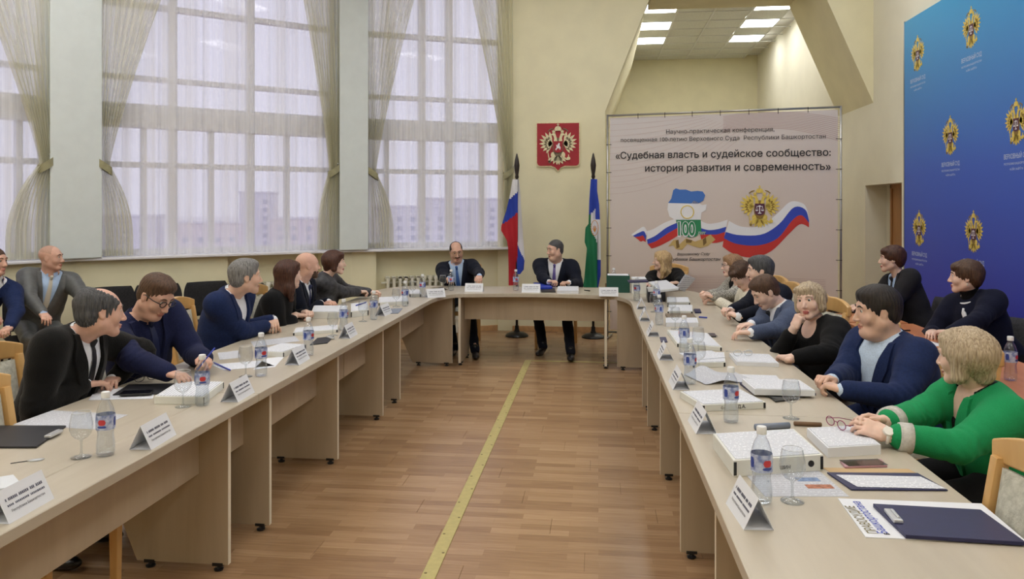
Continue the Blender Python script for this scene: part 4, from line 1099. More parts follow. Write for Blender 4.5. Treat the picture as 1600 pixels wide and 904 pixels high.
def surface_nets(f, lo, res):
    s = f < 0
    c = s[:-1, :-1, :-1].astype(np.int8)
    tot = np.zeros(c.shape, np.int8)
    for a in (0, 1):
        for b in (0, 1):
            for d in (0, 1): tot += s[a:a+c.shape[0], b:b+c.shape[1], d:d+c.shape[2]]
    I, J, K = np.nonzero((tot > 0) & (tot < 8))
    idx = np.full(c.shape, -1, np.int32); idx[I, J, K] = np.arange(len(I))
    acc = np.zeros((len(I), 3)); cnt = np.zeros(len(I))
    cor = [(a, b, d) for a in (0, 1) for b in (0, 1) for d in (0, 1)]
    for x in range(8):
        for y in range(x+1, 8):
            p, q = cor[x], cor[y]
            if sum(abs(p[i]-q[i]) for i in range(3)) != 1: continue
            fp = f[I+p[0], J+p[1], K+p[2]]; fq = f[I+q[0], J+q[1], K+q[2]]
            m = (fp < 0) != (fq < 0); t = np.where(m, fp/np.where(m, fp-fq, 1), 0)
            for i in range(3): acc[:, i] += np.where(m, p[i]+(q[i]-p[i])*t, 0)
            cnt += m
    V = lo+res*(np.stack([I, J, K], -1)+acc/np.maximum(cnt, 1)[:, None])
    F = []
    for axis in range(3):
        u, v = (axis+1) % 3, (axis+2) % 3
        sl0 = [slice(None)]*3; sl1 = [slice(None)]*3; sl0[axis] = slice(0, -1); sl1[axis] = slice(1, None)
        ch = s[tuple(sl0)] != s[tuple(sl1)]
        E = np.stack(np.nonzero(ch), -1)
        ok = (E[:, u] > 0) & (E[:, v] > 0) & (E[:, u] < c.shape[u]) & (E[:, v] < c.shape[v]); E = E[ok]
        q = []
        for du, dv in ((-1, -1), (0, -1), (0, 0), (-1, 0)):
            e = E.copy(); e[:, u] += du; e[:, v] += dv; q.append(idx[e[:, 0], e[:, 1], e[:, 2]])
        q = np.stack(q, -1); ins = s[E[:, 0], E[:, 1], E[:, 2]]
        q[~ins] = q[~ins][:, ::-1]; F.append(q[(q >= 0).all(1)])
    return V, np.concatenate(F) if F else np.zeros((0, 4), int)
def march(ops, P, D, steps=26, maxd=0.6):
    """walk points P along unit direction D until they meet the implicit surface"""
    P = np.array(P, dtype=np.float64); t = np.zeros(len(P))
    for _ in range(steps): t += np.clip(eval_ops(ops, P+t[:, None]*D)*0.9, -0.02, 0.08)
    return P+np.minimum(t, maxd)[:, None]*D
PH = np.random.RandomState(3).uniform(0, 6.28, 12); KD = np.random.RandomState(5).normal(size=(12, 3)); KD /= np.linalg.norm(KD, axis=1)[:, None]
def wob(V, wl, seed=0.0):
    r = 0
    for i in range(8): r = r+np.sin((V@KD[i])*6.283/(wl*(0.6+0.12*i))+PH[i]+seed*1.7*(i+1))
    return r/4.0
def vnormals(V, F):
    n = np.cross(V[F[:, 2]]-V[F[:, 0]], V[F[:, 3]]-V[F[:, 1]]); N = np.zeros_like(V)
    for i in range(4): np.add.at(N, F[:, i], n)
    return N/(np.linalg.norm(N, axis=1)[:, None]+1e-12)
def np_mesh(name, parts, mats, parent, smooth=True):
    """parts: list of (V, F quads or tris, material index or array)"""
    vs = np.concatenate([p[0] for p in parts]); me = bpy.data.meshes.new(name)
    fl = []; mi = []; k = 0
    for V, F, m in parts:
        fl += (F+k).tolist(); mi += (m.tolist() if hasattr(m, 'tolist') else [m]*len(F)); k += len(V)
    me.from_pydata(vs.tolist(), [], fl)
    for m in mats: me.materials.append(MATS[m] if isinstance(m, str) else m)
    me.polygons.foreach_set('material_index', mi)
    if smooth: me.polygons.foreach_set('use_smooth', [True]*len(fl))
    me.update(); o = bpy.data.objects.new(name, me); C.objects.link(o); o.parent = parent; return o
def rotm(yaw, pitch=0.0, roll=0.0):
    """columns = person's lateral (to own right), forward, up.  yaw: compass of the forward axis in degrees, 0 = +X, 90 = +Y"""
    y = math.radians(yaw); p = math.radians(pitch); r = math.radians(roll)
    f0 = np.array([math.cos(y), math.sin(y), 0]); up0 = np.array([0, 0, 1.0]); s0 = np.cross(f0, up0)
    f = f0*math.cos(p)+up0*math.sin(p); up = -f0*math.sin(p)+up0*math.cos(p)
    s = s0*math.cos(r)+up*math.sin(r); up = np.cross(s, f)
    return np.stack([s, f, up], 1)
def unit(v): return v/(np.linalg.norm(v)+1e-12)
def ik(S_, W_, a, b, hint):
    d = W_-S_; L = np.linalg.norm(d); L2 = min(L, (a+b)*0.985); d = d/L; W2 = S_+d*L2
    x = (a*a-b*b+L2*L2)/(2*L2); h = math.sqrt(max(1e-6, a*a-x*x)); hp = unit(hint-d*(hint@d))
    return S_+d*x+hp*h, W2
# ---- skin, hair and cloth colours
def skin_mat(name, col):
    m = mat(name, col, 0.55, var=0.05, vscale=30, bump=0.03, bscale=220)
    b = m.node_tree.nodes['Principled BSDF']; b.inputs['Subsurface Weight'].default_value = 0.12; b.inputs['Subsurface Radius'].default_value = (0.012, 0.004, 0.002); b.inputs['Subsurface Scale'].default_value = 0.6
    return m
skin_mat('skin_fair', rgb(228, 192, 174)); skin_mat('skin_mid', rgb(216, 176, 154)); skin_mat('skin_ruddy', rgb(210, 166, 146))
mat('lips', rgb(176, 96, 92), 0.45); mat('lips_soft', rgb(188, 122, 108), 0.5)
mat('eye_white', rgb(226, 222, 216), 0.25); mat('iris', rgb(50, 40, 34), 0.2)
def hair_mat(name, c1, c2):
    m = bpy.data.materials.new(name); m.use_nodes = True; nt = m.node_tree; b = nt.nodes['Principled BSDF']
    tc = nt.nodes.new('ShaderNodeTexCoord'); mp = nt.nodes.new('ShaderNodeMapping'); mp.inputs['Scale'].default_value = (1, 1, 0.10)
    n = nt.nodes.new('ShaderNodeTexNoise'); n.inputs['Scale'].default_value = 170; n.inputs['Detail'].default_value = 4; n.inputs['Distortion'].default_value = 0.6
    r = nt.nodes.new('ShaderNodeValToRGB'); r.color_ramp.elements[0].position = 0.32; r.color_ramp.elements[1].position = 0.68
    r.color_ramp.elements[0].color = c2; r.color_ramp.elements[1].color = c1
    bp = nt.nodes.new('ShaderNodeBump'); bp.inputs['Strength'].default_value = 0.35; bp.inputs['Distance'].default_value = 0.006
    nt.links.new(tc.outputs['Object'], mp.inputs[0]); nt.links.new(mp.outputs[0], n.inputs['Vector']); nt.links.new(n.outputs['Fac'], r.inputs[0])
    nt.links.new(r.outputs[0], b.inputs['Base Color']); nt.links.new(n.outputs['Fac'], bp.inputs['Height']); nt.links.new(bp.outputs[0], b.inputs['Normal'])
    b.inputs['Roughness'].default_value = 0.5; b.inputs['Specular IOR Level'].default_value = 0.35
    MATS[name] = m
hair_mat('hair_dark', rgb(52, 44, 40), rgb(26, 22, 22)); hair_mat('hair_brown', rgb(98, 72, 54), rgb(58, 40, 30)); hair_mat('hair_chestnut', rgb(92, 58, 44), rgb(50, 30, 24))
hair_mat('hair_grey', rgb(150, 148, 146), rgb(78, 76, 76)); hair_mat('hair_blond', rgb(214, 186, 140), rgb(150, 118, 80)); hair_mat('hair_ash', rgb(206, 188, 160), rgb(140, 120, 96))
hair_mat('hair_greydark', rgb(92, 92, 94), rgb(48, 48, 50)); hair_mat('hair_light', rgb(168, 132, 98), rgb(112, 82, 58)); hair_mat('stubble', rgb(196, 156, 136), rgb(180, 142, 124))
def cloth(name, c, rough=0.9, var=0.12, vs=90, sheen=0.03, col2=None): return mat(name, c, rough, var=var, vscale=vs, bump=0.15, bscale=300, sheen=sheen, spec=0.2, col2=col2)
# ---- head / hand / torso recipes
def head_ops(H, R, s, N, Rt, neck_r, jowl=0.0, fem=False):
    def P(x, y, z): return H+R@np.array([x, y, z])*s
    E = []
    E.append(op_ell(P(0, -0.016, 0.042), R, np.array([0.077, 0.097, 0.086])*s, 0.01))
    E.append(op_ell(P(0, 0.022, -0.002), R, np.array([0.067 if not fem else 0.063, 0.072, 0.094])*s, 0.03*s))
    for q in (-1, 1):
        E.append(op_cone(P(q*0.052, -0.005, -0.05), P(q*0.018, 0.058, -0.092), (0.022+jowl*0.012)*s, 0.017*s, 0.03*s))
        E.append(op_ell(P(q*0.040, 0.058, -0.022), R, np.array([0.027+jowl*0.008, 0.022, 0.028])*s, 0.02*s))
    E.append(op_ell(P(0, 0.066, -0.093), R, np.array([0.026, 0.022, 0.020])*s, 0.022*s))
    E.append(op_cone(P(-0.040, 0.076, 0.036), P(0.040, 0.076, 0.036), 0.012*s, 0.012*s, 0.018*s))
    E.append(op_cone(P(0, -0.022, -0.05), N+Rt@np.array([0, -0.012, -0.02]), neck_r, neck_r*1.08, 0.03*s))
    if jowl: E.append(op_ell(P(0, 0.03, -0.105), R, np.array([0.05, 0.045, 0.03])*s*(0.7+0.5*jowl), 0.03*s))
    for q in (-1, 1): E.append(op_ell(P(q*0.031, 0.097, 0.018), R, np.array([0.019, 0.013, 0.0115])*s, 0.012*s, True))
    for q in (-1, 1): E.append(op_cone(P(q*0.018, 0.079, 0.0285), P(q*0.046, 0.072, 0.0265), 0.0075*s, 0.006*s, 0.004*s))     # upper lids
    for q in (-1, 1): E.append(op_cone(P(q*0.018, 0.078, 0.0075), P(q*0.044, 0.072, 0.0085), 0.0065*s, 0.0055*s, 0.005*s))     # lower lids
    E.append(op_cone(P(0, 0.086, 0.020), P(0, 0.109, -0.026), 0.0085*s, (0.0125 if not fem else 0.011)*s, 0.012*s))
    for q in (-1, 1): E.append(op_ell(P(q*0.0125, 0.099, -0.031), R, np.array([0.008, 0.010, 0.0075])*s, 0.006*s))
    E.append(op_ell(P(0, 0.086, -0.057), R, np.array([0.025, 0.0135, 0.0065])*s, 0.006*s)); E.append(op_ell(P(0, 0.083, -0.069), R, np.array([0.021, 0.014, 0.0075])*s, 0.006*s))
    E.append(op_ell(P(0, 0.102, -0.0628), R, np.array([0.022, 0.0075, 0.0012])*s, 0.003*s, True))
    for q in (-1, 1):
        Re = R@np.array([[1, 0, 0], [0, 0.97, -0.24], [0, 0.24, 0.97]])
        E.append(op_ell(P(q*0.077, -0.012, 0.000), Re, np.array([0.0085, 0.017, 0.029])*s, 0.006*s)); E.append(op_ell(P(q*0.085, -0.008, 0.002), Re, np.array([0.005, 0.010, 0.019])*s, 0.004*s, True))
    return E
def hair_ops(H, R, s, st, N, Rt):
    def P(x, y, z): return H+R@np.array([x, y, z])*s
    def el(x, y, z, a, b, c, k=0.02, sub=False): return op_ell(P(x, y, z), R, np.array([a, b, c])*s, k*s, sub)
    def below(z0, sy=0.0, k=0.01): return op_fn(lambda X: ((X-H)@R)[..., 2]-z0*s-sy*((X-H)@R)[..., 1], k*s, True)
    E = []
    t = st.get('t', 0.010); kind = st['kind']
    if kind in ('short', 'receding', 'fringe'):
        E.append(el(0, -0.018, 0.044, 0.077+t*0.7, 0.098+t, 0.087+t)); E.append(el(0, -0.045, -0.012, 0.070+t*0.6, 0.062+t*0.6, 0.062))
        if st.get('top'): E.append(el(0, 0.02, 0.10, 0.062, 0.07, 0.034, 0.03)); 
        if kind == 'short': E.append(el(0, 0.118, -0.018, 0.078, 0.075, 0.106-st.get('low', 0)*0.010, 0.012, True))
        elif kind == 'receding':
            E.append(el(0, 0.122, 0.01, 0.076, 0.080, 0.098, 0.012, True))
            for q in (-1, 1): E.append(el(q*0.045, 0.085, 0.09, 0.028, 0.045, 0.04, 0.012, True))
        else:
            E.append(el(0, 0.118, -0.01, 0.085, 0.085, 0.09, 0.012, True)); E.append(el(0, 0.055, 0.125, 0.066, 0.112, 0.074, 0.02, True))
        for q in (-1, 1):
            E.append(el(q*0.085, -0.004, -0.012, 0.026, 0.026, 0.036, 0.008, True))
        E.append(below(-0.062, 0.55)); 
        for q in (-1, 1):
            if st.get('burn', True): E.append(op_cone(P(q*0.069, 0.012, 0.025), P(q*0.068, 0.014, -0.012), 0.010*s, 0.006*s, 0.010*s))
    elif kind == 'bob':
        w = st.get('w', 0.098); zb = st.get('zb', -0.10)
        E.append(el(0, -0.016, 0.046, 0.088, 0.110, 0.096)); 
        for q in (-1, 1): E.append(op_cone(P(q*0.068, 0.0, 0.03), P(q*(w-0.022), -0.005, zb+0.02), 0.030*s, 0.032*s, 0.03*s))
        E.append(op_cone(P(0, -0.055, 0.03), P(0, -0.07, zb+0.025), 0.055*s, 0.045*s, 0.04*s))
        if st.get('vol'): E.append(el(0, -0.045, 0.03, 0.10, 0.09, 0.085, 0.03))
        E.append(el(0, 0.125, -0.04, 0.060, 0.088, 0.094, 0.012, True))
        if st.get('bang', True): E.append(el(0.012, 0.062, 0.088, 0.064, 0.034, 0.028, 0.018))
    elif kind == 'puffy':
        E.append(el(0, -0.02, 0.05, 0.096, 0.112, 0.098)); E.append(el(0, -0.065, 0.0, 0.082, 0.055, 0.075, 0.03))
        E.append(el(0, 0.128, -0.035, 0.066, 0.085, 0.092, 0.012, True))
        for q in (-1, 1): E.append(el(q*0.092, 0.012, -0.02, 0.022, 0.024, 0.030, 0.01, True)); 
        E.append(below(-0.075, 0.35)); E.append(el(-0.012, 0.062, 0.085, 0.068, 0.034, 0.030, 0.016))
    elif kind == 'long':
        E.append(el(0, -0.016, 0.046, 0.090, 0.110, 0.094))
        for q in (-1, 1):
            E.append(op_cone(P(q*0.068, -0.01, 0.02), P(q*0.075, -0.02, -0.11), 0.032*s, 0.036*s, 0.03*s))
            E.append(op_cone(P(q*0.075, -0.02, -0.11), P(q*0.075, -0.01+st.get('fwd', 0.0), -0.20), 0.036*s, 0.024*s, 0.03*s))
        E.append(op_cone(P(0, -0.06, 0.03), P(0, -0.075, -0.14), 0.058*s, 0.055*s, 0.04*s)); E.append(op_cone(P(0, -0.075, -0.14), P(0, -0.08, -0.23), 0.055*s, 0.035*s, 0.03*s))
        E.append(el(0, 0.125, -0.045, 0.062, 0.088, 0.098, 0.012, True))
        if st.get('bang', True): E.append(el(0.012, 0.060, 0.088, 0.062, 0.032, 0.028, 0.016))
    return E
def hand_ops(W_, R, side, pose, s):
    """R columns: thumbward(+side), fingers, back of hand"""
    def P(x, y, z): return W_+R@np.array([x*side, y, z])*s
    E = [op_box(P(0, 0.047, 0), R, np.array([0.037, 0.042, 0.0125])*s, 0.011*s, 0.01*s), op_cone(P(0, -0.018, 0.0), P(0, 0.02, 0), 0.025*s, 0.026*s, 0.015*s, flat=(R[:, 2], 0.75))]
    cu = {'flat': (8, 12, 8), 'relaxed': (22, 32, 20), 'curl': (42, 55, 35), 'fist': (70, 85, 45), 'point': (30, 40, 25)}[pose]
    for i, (x, L) in enumerate(((0.029, 0.072), (0.0095, 0.080), (-0.010, 0.074), (-0.028, 0.058))):
        a = 0.0; p = np.array([x, 0.086-0.006*abs(i-1), 0.001]); sp = (0.05, 0.0, -0.05, -0.12)[i]
        rr = (0.0092, 0.0082, 0.0072)
        for j, fr in enumerate((0.42, 0.32, 0.26)):
            a += math.radians(cu[j]*(1+0.08*i)); q = p+np.array([math.sin(sp)*math.cos(a), math.cos(sp)*math.cos(a), -math.sin(a)])*L*fr
            E.append(op_cone(P(*p), P(*q), rr[j]*s, rr[j]*0.9*s, 0.0035*s)); p = q
    tq = {'flat': 0.0, 'relaxed': 0.3, 'curl': 0.6, 'fist': 1.0, 'point': 0.5}[pose]
    p0, p1, p2 = (0.026, 0.018, -0.004), (0.050-0.012*tq, 0.052, -0.012-0.012*tq), (0.056-0.028*tq, 0.086-0.004*tq, -0.016-0.018*tq)
    E.append(op_cone(P(*p0), P(*p1), 0.0145*s, 0.0105*s, 0.008*s)); E.append(op_cone(P(*p1), P(*p2), 0.0100*s, 0.0082*s, 0.003*s))
    return E
def hand_frame(d, back):
    d = unit(npv(d)); b = npv(back); b = unit(b-d*(b@d)); x = np.cross(d, b); return np.stack([x, d, b], 1)
def person(label, q):
    """q: dict describing one seated person; everything in world metres"""
    sc = q.get('s', 1.0); bulk = q.get('bulk', 1.0); fem = q.get('fem', False)
    H = npv(q['head']); by = q['face']; gy = q.get('gaze', by)
    Rh = rotm(gy, q.get('pitch', 0), q.get('roll', 0)); hs = 0.945*sc*q.get('hs', 1.0)
    fwd = rotm(by)[:, 1]; hip = npv(q['hip'])
    N = npv(q['neck']) if 'neck' in q else H-np.array([0, 0, q.get('drop', 0.142)*sc])-fwd*q.get('neckback', 0.05)
    up = unit(N-hip); lat = unit(np.cross(fwd, up))
    sy = math.radians(q.get('twist', 0)); f2 = np.cross(up, lat)
    lat2 = lat*math.cos(sy)+f2*math.sin(sy); f2 = np.cross(up, lat2); Rt = np.stack([lat2, f2, up], 1)     # chest frame: own right, forward, up
    Rp = np.stack([lat, np.cross(up, lat), up], 1)
    TL = np.linalg.norm(N-hip); depth = float(np.hypot(H[0], H[1])); rf = min(1.7, max(0.85, depth/4.6))
    base = (float(hip[0]), float(hip[1]), 0.0)
    root = thing('person', label, 'person', base, 0, None); OFF = np.array(base)
    skin = q.get('skin', 'skin_fair')
    def CH(x, y, z): return N+Rt@np.array([x, y, z])
    sw = (0.178 if not fem else 0.158)*sc*q.get('sw', 1.0)
    Sh = {1: CH(sw, -0.01, -0.052*sc), -1: CH(-sw, -0.01, -0.052*sc)}      # 1 = own right
    # ---- arms
    ua, fa = 0.285*sc, 0.255*sc
    arms = {}
    for sd, key in ((1, 'rh'), (-1, 'lh')):
        h = q[key]; Wt = npv(h['w']); hint = npv(h['hint']) if 'hint' in h else (-fwd*0.4+lat*sd*0.6+np.array([0, 0, -0.8]))
        El, Wr = ik(Sh[sd], Wt, ua, fa, hint); d = npv(h['d']) if 'd' in h else unit(Wr-El)
        arms[sd] = (El, Wr, hand_frame(d, h.get('back', (0, 0, 1))), h.get('pose', 'relaxed'))
    # ---- legs
    legs = {}
    for sd in (1, -1):
        hj = hip+lat*sd*0.095*sc+np.array([0, 0, -0.01])
        kf = q.get('knee', 0.42)*sc; kn = hip+fwd*kf+lat*sd*q.get('kw', 0.13)*sc; kn[2] = q.get('kz', 0.50)
        an = hip+fwd*(kf+q.get('ankf', -0.12))+lat*sd*q.get('aw', 0.13)*sc; an[2] = 0.095
        if 'ank' in q: an = npv(q['ank'][0 if sd == 1 else 1]); 
        legs[sd] = (hj, kn, an)
    # ---- torso recipe with an offset for cloth
    nkr = (0.056 if not fem else 0.047)*sc*(1+0.22*q.get('jowl', 0.0)); nb0 = N+Rt@np.array([0, -0.012, -0.02]); nd = unit(unit(H+Rh@np.array([0, -0.022, -0.05])*hs-nb0)+0.35*up); nl = unit(lat2-nd*(lat2@nd)); nf = np.cross(nd, nl)
    def torso(o, arms_on=True, sleeve=1.0, low=True):
        E = []; b = bulk
        E.append(op_ell(hip+up*0.02, Rp, np.array([0.165*b*sc+o, 0.135*b*sc+o, 0.13*sc+o]), 0.04))
        E.append(op_ell(hip+up*TL*0.36+Rp[:, 1]*0.012*b, Rp, np.array([0.148*b*sc+o, 0.118*b*sc+o, 0.17*sc]), 0.06))
        if q.get('belly'): E.append(op_ell(hip+up*TL*0.32+Rp[:, 1]*0.075*q['belly'], Rp, np.array([0.135*b*sc+o, 0.10*b*sc+o, 0.15*sc]), 0.06))
        E.append(op_ell(CH(0, -0.005, -TL*0.36), Rt, np.array([0.160*b*sc+o, 0.116*b*sc+o, 0.185*sc]), 0.07))
        E.append(op_ell(CH(0, -0.018, -0.115*sc), Rt, np.array([0.150*sc+o, 0.090*sc*b**0.5+o, 0.095*sc]), 0.05))
        if fem:
            for sd in (1, -1): E.append(op_ell(CH(sd*0.072*sc, 0.082*b*sc, -0.225*sc), Rt, np.array([0.062, 0.058, 0.066])*sc*b+o*0.6, 0.035))
        for sd in (1, -1):
            E.append(op_cone(CH(sd*0.035, -0.022, -0.012*sc), Sh[sd]+up*0.012, 0.048*sc+o, 0.050*sc+o, 0.045))
            El, Wr = arms[sd][:2]
            E.append(op_cone(Sh[sd], Sh[sd]+(El-Sh[sd])*0.35, 0.064*sc*b**0.5+o, 0.060*sc*b**0.5+o, 0.04))
        return E+arm_ops(o, sleeve) if arms_on else E
    def arm_ops(o, sleeve):
        E = []; b = bulk
        for sd in (1, -1):
            El, Wr = arms[sd][:2]; We = El+(Wr-El)*sleeve
            E.append(op_cone(Sh[sd]+(El-Sh[sd])*0.15, El, 0.061*sc*b**0.5+o, 0.046*sc*b**0.4+o, 0.025))
            E.append(op_cone(El, We, 0.047*sc*b**0.4+o, (0.047-(0.047-0.033)*sleeve)*sc+o*0.85, 0.015))
        return E
    def local(V): return V-OFF
    # ---- body: head, neck, hands, bare torso and legs, all one mesh
    jowl = q.get('jowl', 0.0)
    HO = head_ops(H, Rh, hs, N, Rt, (0.056 if not fem else 0.047)*sc*(1+0.22*jowl), jowl, fem)
    bodyops = torso(0.0, True, 1.0)
    HB = HO+[op_ell(CH(0, -0.018, -0.115*sc), Rt, np.array([0.150*sc, 0.090*sc*bulk**0.5, 0.095*sc]), 0.03)]
    for sd in (1, -1): HB.append(op_cone(CH(sd*0.035, -0.022, -0.012*sc), Sh[sd]+up*0.012, 0.046*sc, 0.048*sc, 0.04))
    # order: the shoulders must join before the cuts; put them first
    HB = HB[-3:]+HB[:-3]
    V, F = mesh_ops(HB, 0.0046*rf)
    fc = ((V[F].mean(1)-H)@Rh)/hs
    lipm = (np.abs(fc[:, 0]) < 0.024-0.9*np.abs(fc[:, 2]+0.0628)) & (fc[:, 2] > -0.0755) & (fc[:, 2] < -0.0515) & (fc[:, 1] > 0.083)
    mi = np.zeros(len(F), int); mi[lipm] = 1
    if q.get('beard'):
        bm_ = (fc[:, 2] < -0.035) & (fc[:, 2] > -0.112) & (fc[:, 1] > 0.02+0.0*fc[:, 2]) & ~lipm & (np.abs(fc[:, 0]) < 0.062); bm_ |= (fc[:, 2] < -0.04) & (fc[:, 2] > -0.053) & (fc[:, 1] > 0.07)
        bm_ &= ~((fc[:, 2] > -0.055) & (np.abs(fc[:, 0]) > 0.03) & (fc[:, 1] > 0.06)); mi[bm_] = 2
    if q.get('moustache'):
        mm = (fc[:, 2] < -0.036) & (fc[:, 2] > -0.053) & (np.abs(fc[:, 0]) < 0.03) & (fc[:, 1] > 0.075); mi[mm] = 2
    if q.get('stubbled'):
        st_ = (fc[:, 2] > 0.055-0.25*fc[:, 1]) & (fc[:, 1] < 0.03); mi[st_] = 2
    parts = [(local(V), F, mi)]
    lower = list(torso(-0.004, True, 1.0))
    for sd in (1, -1):
        hj, kn, an = legs[sd]; lower += [op_cone(hj, kn, 0.075*sc*bulk**0.6, 0.052*sc, 0.03), op_cone(kn, an, 0.05*sc, 0.036*sc, 0.02)]
    V, F = mesh_ops(lower, 0.016); parts.append((local(V), F, 0))
    for sd in (1, -1):
        El, Wr, R, pose = arms[sd]; V, F = mesh_ops(hand_ops(Wr, R, -sd, pose, sc*0.97), 0.0036*rf)
        parts.append((local(V), F, 0))
        if q.get('bare'):
            V, F = mesh_ops([op_cone(El, Wr, 0.042*sc, 0.027*sc, 0.01), op_cone(Sh[sd], El, 0.05*sc, 0.043*sc, 0.01)], 0.007*rf); parts.append((local(V), F, 0))
    np_mesh('body', parts, [skin, q.get('lips', 'lips_soft'), q.get('facehair', 'hair_greydark')], root)
    # ---- eyes and brows
    for sd in (1, -1):
        c_ = H+Rh@np.array([sd*0.031, 0.0765, 0.0175])*hs; g = unit(Rh@np.array([q.get('look', 0.0), 1.0, q.get('lookz', -0.05)]))
        mb = MB(); r = 0.0118*hs; n1, n2 = 14, 14
        zx = hand_frame(np.cross(g, (0, 0, 1)), g); vs = []; fs = []; ms = []
        for j in range(n2+1):
            th = PI*j/n2
            for i in range(n1):
                ph = 2*PI*i/n1; vs.append(c_-OFF+r*(g*math.cos(th)+zx[:, 0]*math.sin(th)*math.cos(ph)+zx[:, 1]*math.sin(th)*math.sin(ph)))
        for j in range(n2):
            for i in range(n1): fs.append((j*n1+i, j*n1+(i+1) % n1, (j+1)*n1+(i+1) % n1, (j+1)*n1+i)); ms.append(1 if j < 3 else 0)
        mb.v = [tuple(v) for v in vs]; mb.f = fs; mb.m = ms
        mb.build('eye', ['eye_white', 'iris'], root, smooth=True)
        pts = np.array([H+Rh@np.array([sd*x, 0.125, z])*hs for x, z in ((0.012, 0.036), (0.022, 0.041), (0.034, 0.043), (0.045, 0.040), (0.053, 0.034))])
        pp = march(HO, pts, -Rh[:, 1]); bw = q.get('brow', 1.0)
        MB().tube([tuple(p-OFF) for p in pp], [0.0022*bw*hs, 0.0036*bw*hs, 0.0038*bw*hs, 0.003*bw*hs, 0.0012*hs], 6).build('eyebrow', q.get('browmat', q.get('hairmat', 'hair_dark')), root, smooth=True)
    # ---- hair
    if q.get('hair'):
        st = q['hair']; V, F = mesh_ops(hair_ops(H, Rh, hs, st, N, Rt), 0.0052*rf)
        n = vnormals(V, F); L = (V-H)@Rh
        ang = np.arctan2(L[:, 0], L[:, 1]+0.02)
        amp = st.get('amp', 0.0022)*0.6
        V = V+n*(amp*np.sin(ang*st.get('fr', 30)+1.6*wob(L, 0.16, by*0.01)+L[:, 2]*9)+amp*0.9*wob(L*np.array([1, 1, 0.35]), 0.035, by*0.02))[:, None]
        np_mesh('hair', [(local(V), F, 0)], [q['hairmat']], root)
    # ---- upper garments
    zb = q.get('vdepth', 0.30)*sc; vw = q.get('vwidth', 0.085)*sc; zt = 0.0
    def vcut(zb_, vw_, fmin=-0.02):
        def fn(X):
            L = (X-N)@Rt; z = L[..., 2]; slope = vw_/(zb_+0.02)
            d1 = (np.abs(L[..., 0])-slope*(z+zb_))*0.95; d2 = fmin-L[..., 1]
            return np.maximum(np.maximum(np.maximum(d1, d2), L[..., 1]-(0.155 if fem else 0.20)), z-0.09)
        return op_fn(fn, 0.006, True)
    def neckhole(r, zc=0.02, yc=0.01): return op_cone(CH(0, yc-0.03, zc-0.03), CH(0, yc+0.02, zc+0.12), r, r*1.25, 0.012, True)
    top = q.get('top', 'jacket'); tcol = q['topmat']
    def fold(V, F, amp, seed):
        n = vnormals(V, F); a = np.full(len(V), 0.45)
        for sd in (1, -1):
            El, Wr = arms[sd][:2]; d = np.linalg.norm(V-El, axis=1); a += 0.9*np.exp(-(d/0.10)**2)
            ax = unit(El-Sh[sd]); 
            ring = np.sin(((V-El)@unit(Wr-Sh[sd]))*150+3*wob(V, 0.12, seed)); V = V+n*(0.0028*np.exp(-(d/0.10)**2)*ring)[:, None]
        a += 0.7*np.exp(-((((V-hip)@up)-0.10)/0.10)**2)
        return V+n*(amp*a*wob(V*np.array([1, 1, 0.7]), 0.10, seed))[:, None]
    seed = q.get('seed', abs(H[0]*13.7+H[1]*7.1))
    JO = torso(0.015, False); JA = arm_ops(0.015, q.get('sleeve', 0.93))
    if top in ('jacket', 'cardigan'):
        under = q.get('undermat', 'shirt_white')
        SO = torso(0.0055, False); SA = arm_ops(0.0055, 0.985 if q.get('cuff', True) and top == 'jacket' else 0.5)
        SV = [o for o in SO]+[neckhole(0.060*sc if not fem else 0.058*sc, 0.03)]
        if q.get('undercut'): SV.append(op_ell(CH(0, 0.09, 0.0), Rt, np.array([0.075, 0.09, q['undercut']])*sc, 0.01, True))
        V, F = mesh_ops(SV+SA, 0.0085*rf); np_mesh('shirt', [(local(V+vnormals(V, F)*(0.0012*wob(V, 0.07, seed))[:, None]), F, 0)], [under], root)
        JC = JO+[neckhole(0.070*sc*(1+0.15*jowl), 0.03), vcut(zb, vw)]
        V, F = mesh_ops(JC+JA, 0.0088*rf); V = fold(V, F, 0.0042, seed); np_mesh('jacket' if top == 'jacket' else 'cardigan', [(local(V), F, 0)], [tcol], root)
        # lapels lying on the jacket
        if top == 'jacket':
            for sd in (1, -1):
                g = []; nz, nw = 14, 4
                for j in range(nz+1):
                    u = j/nz; z = -zb+(zb+0.025*sc)*u; xe = vw/(zb+0.02)*(z+zb)
                    wd = (0.012+0.062*u**0.8 if u < 0.72 else (0.062-0.11*(u-0.72)))*sc*q.get('lap', 1.0)
                    for i in range(nw+1): g.append(CH(sd*(xe-0.002+wd*i/nw), 0.20+0.06*q.get('belly', 0), z))
                pp = march(JO, np.array(g), -Rt[:, 1], maxd=0.5)+Rt[:, 1]*0.015
                fs = [(j*(nw+1)+i, j*(nw+1)+i+1, (j+1)*(nw+1)+i+1, (j+1)*(nw+1)+i) for j in range(nz) for i in range(nw)]
                if sd < 0: fs = [f[::-1] for f in fs]
                bk = pp-Rt[:, 1]*0.016; n0 = len(pp); rim = [j*(nw+1) for j in range(nz+1)]+[nz*(nw+1)+i for i in range(1, nw+1)]+[j*(nw+1)+nw for j in range(nz-1, -1, -1)]+[i for i in range(nw-1, 0, -1)]
                fs2 = fs+[tuple(x+n0 for x in f[::-1]) for f in fs]+[(rim[k], rim[k-1], rim[k-1]+n0, rim[k]+n0) for k in range(len(rim))]
                o = MB(); o.v = [tuple(v-OFF) for v in np.concatenate([pp, bk])]; o.f = fs2; o.m = [0]*len(fs2)
                o.build('lapel', q.get('lapmat', tcol), root, smooth=True, auto=0.7)
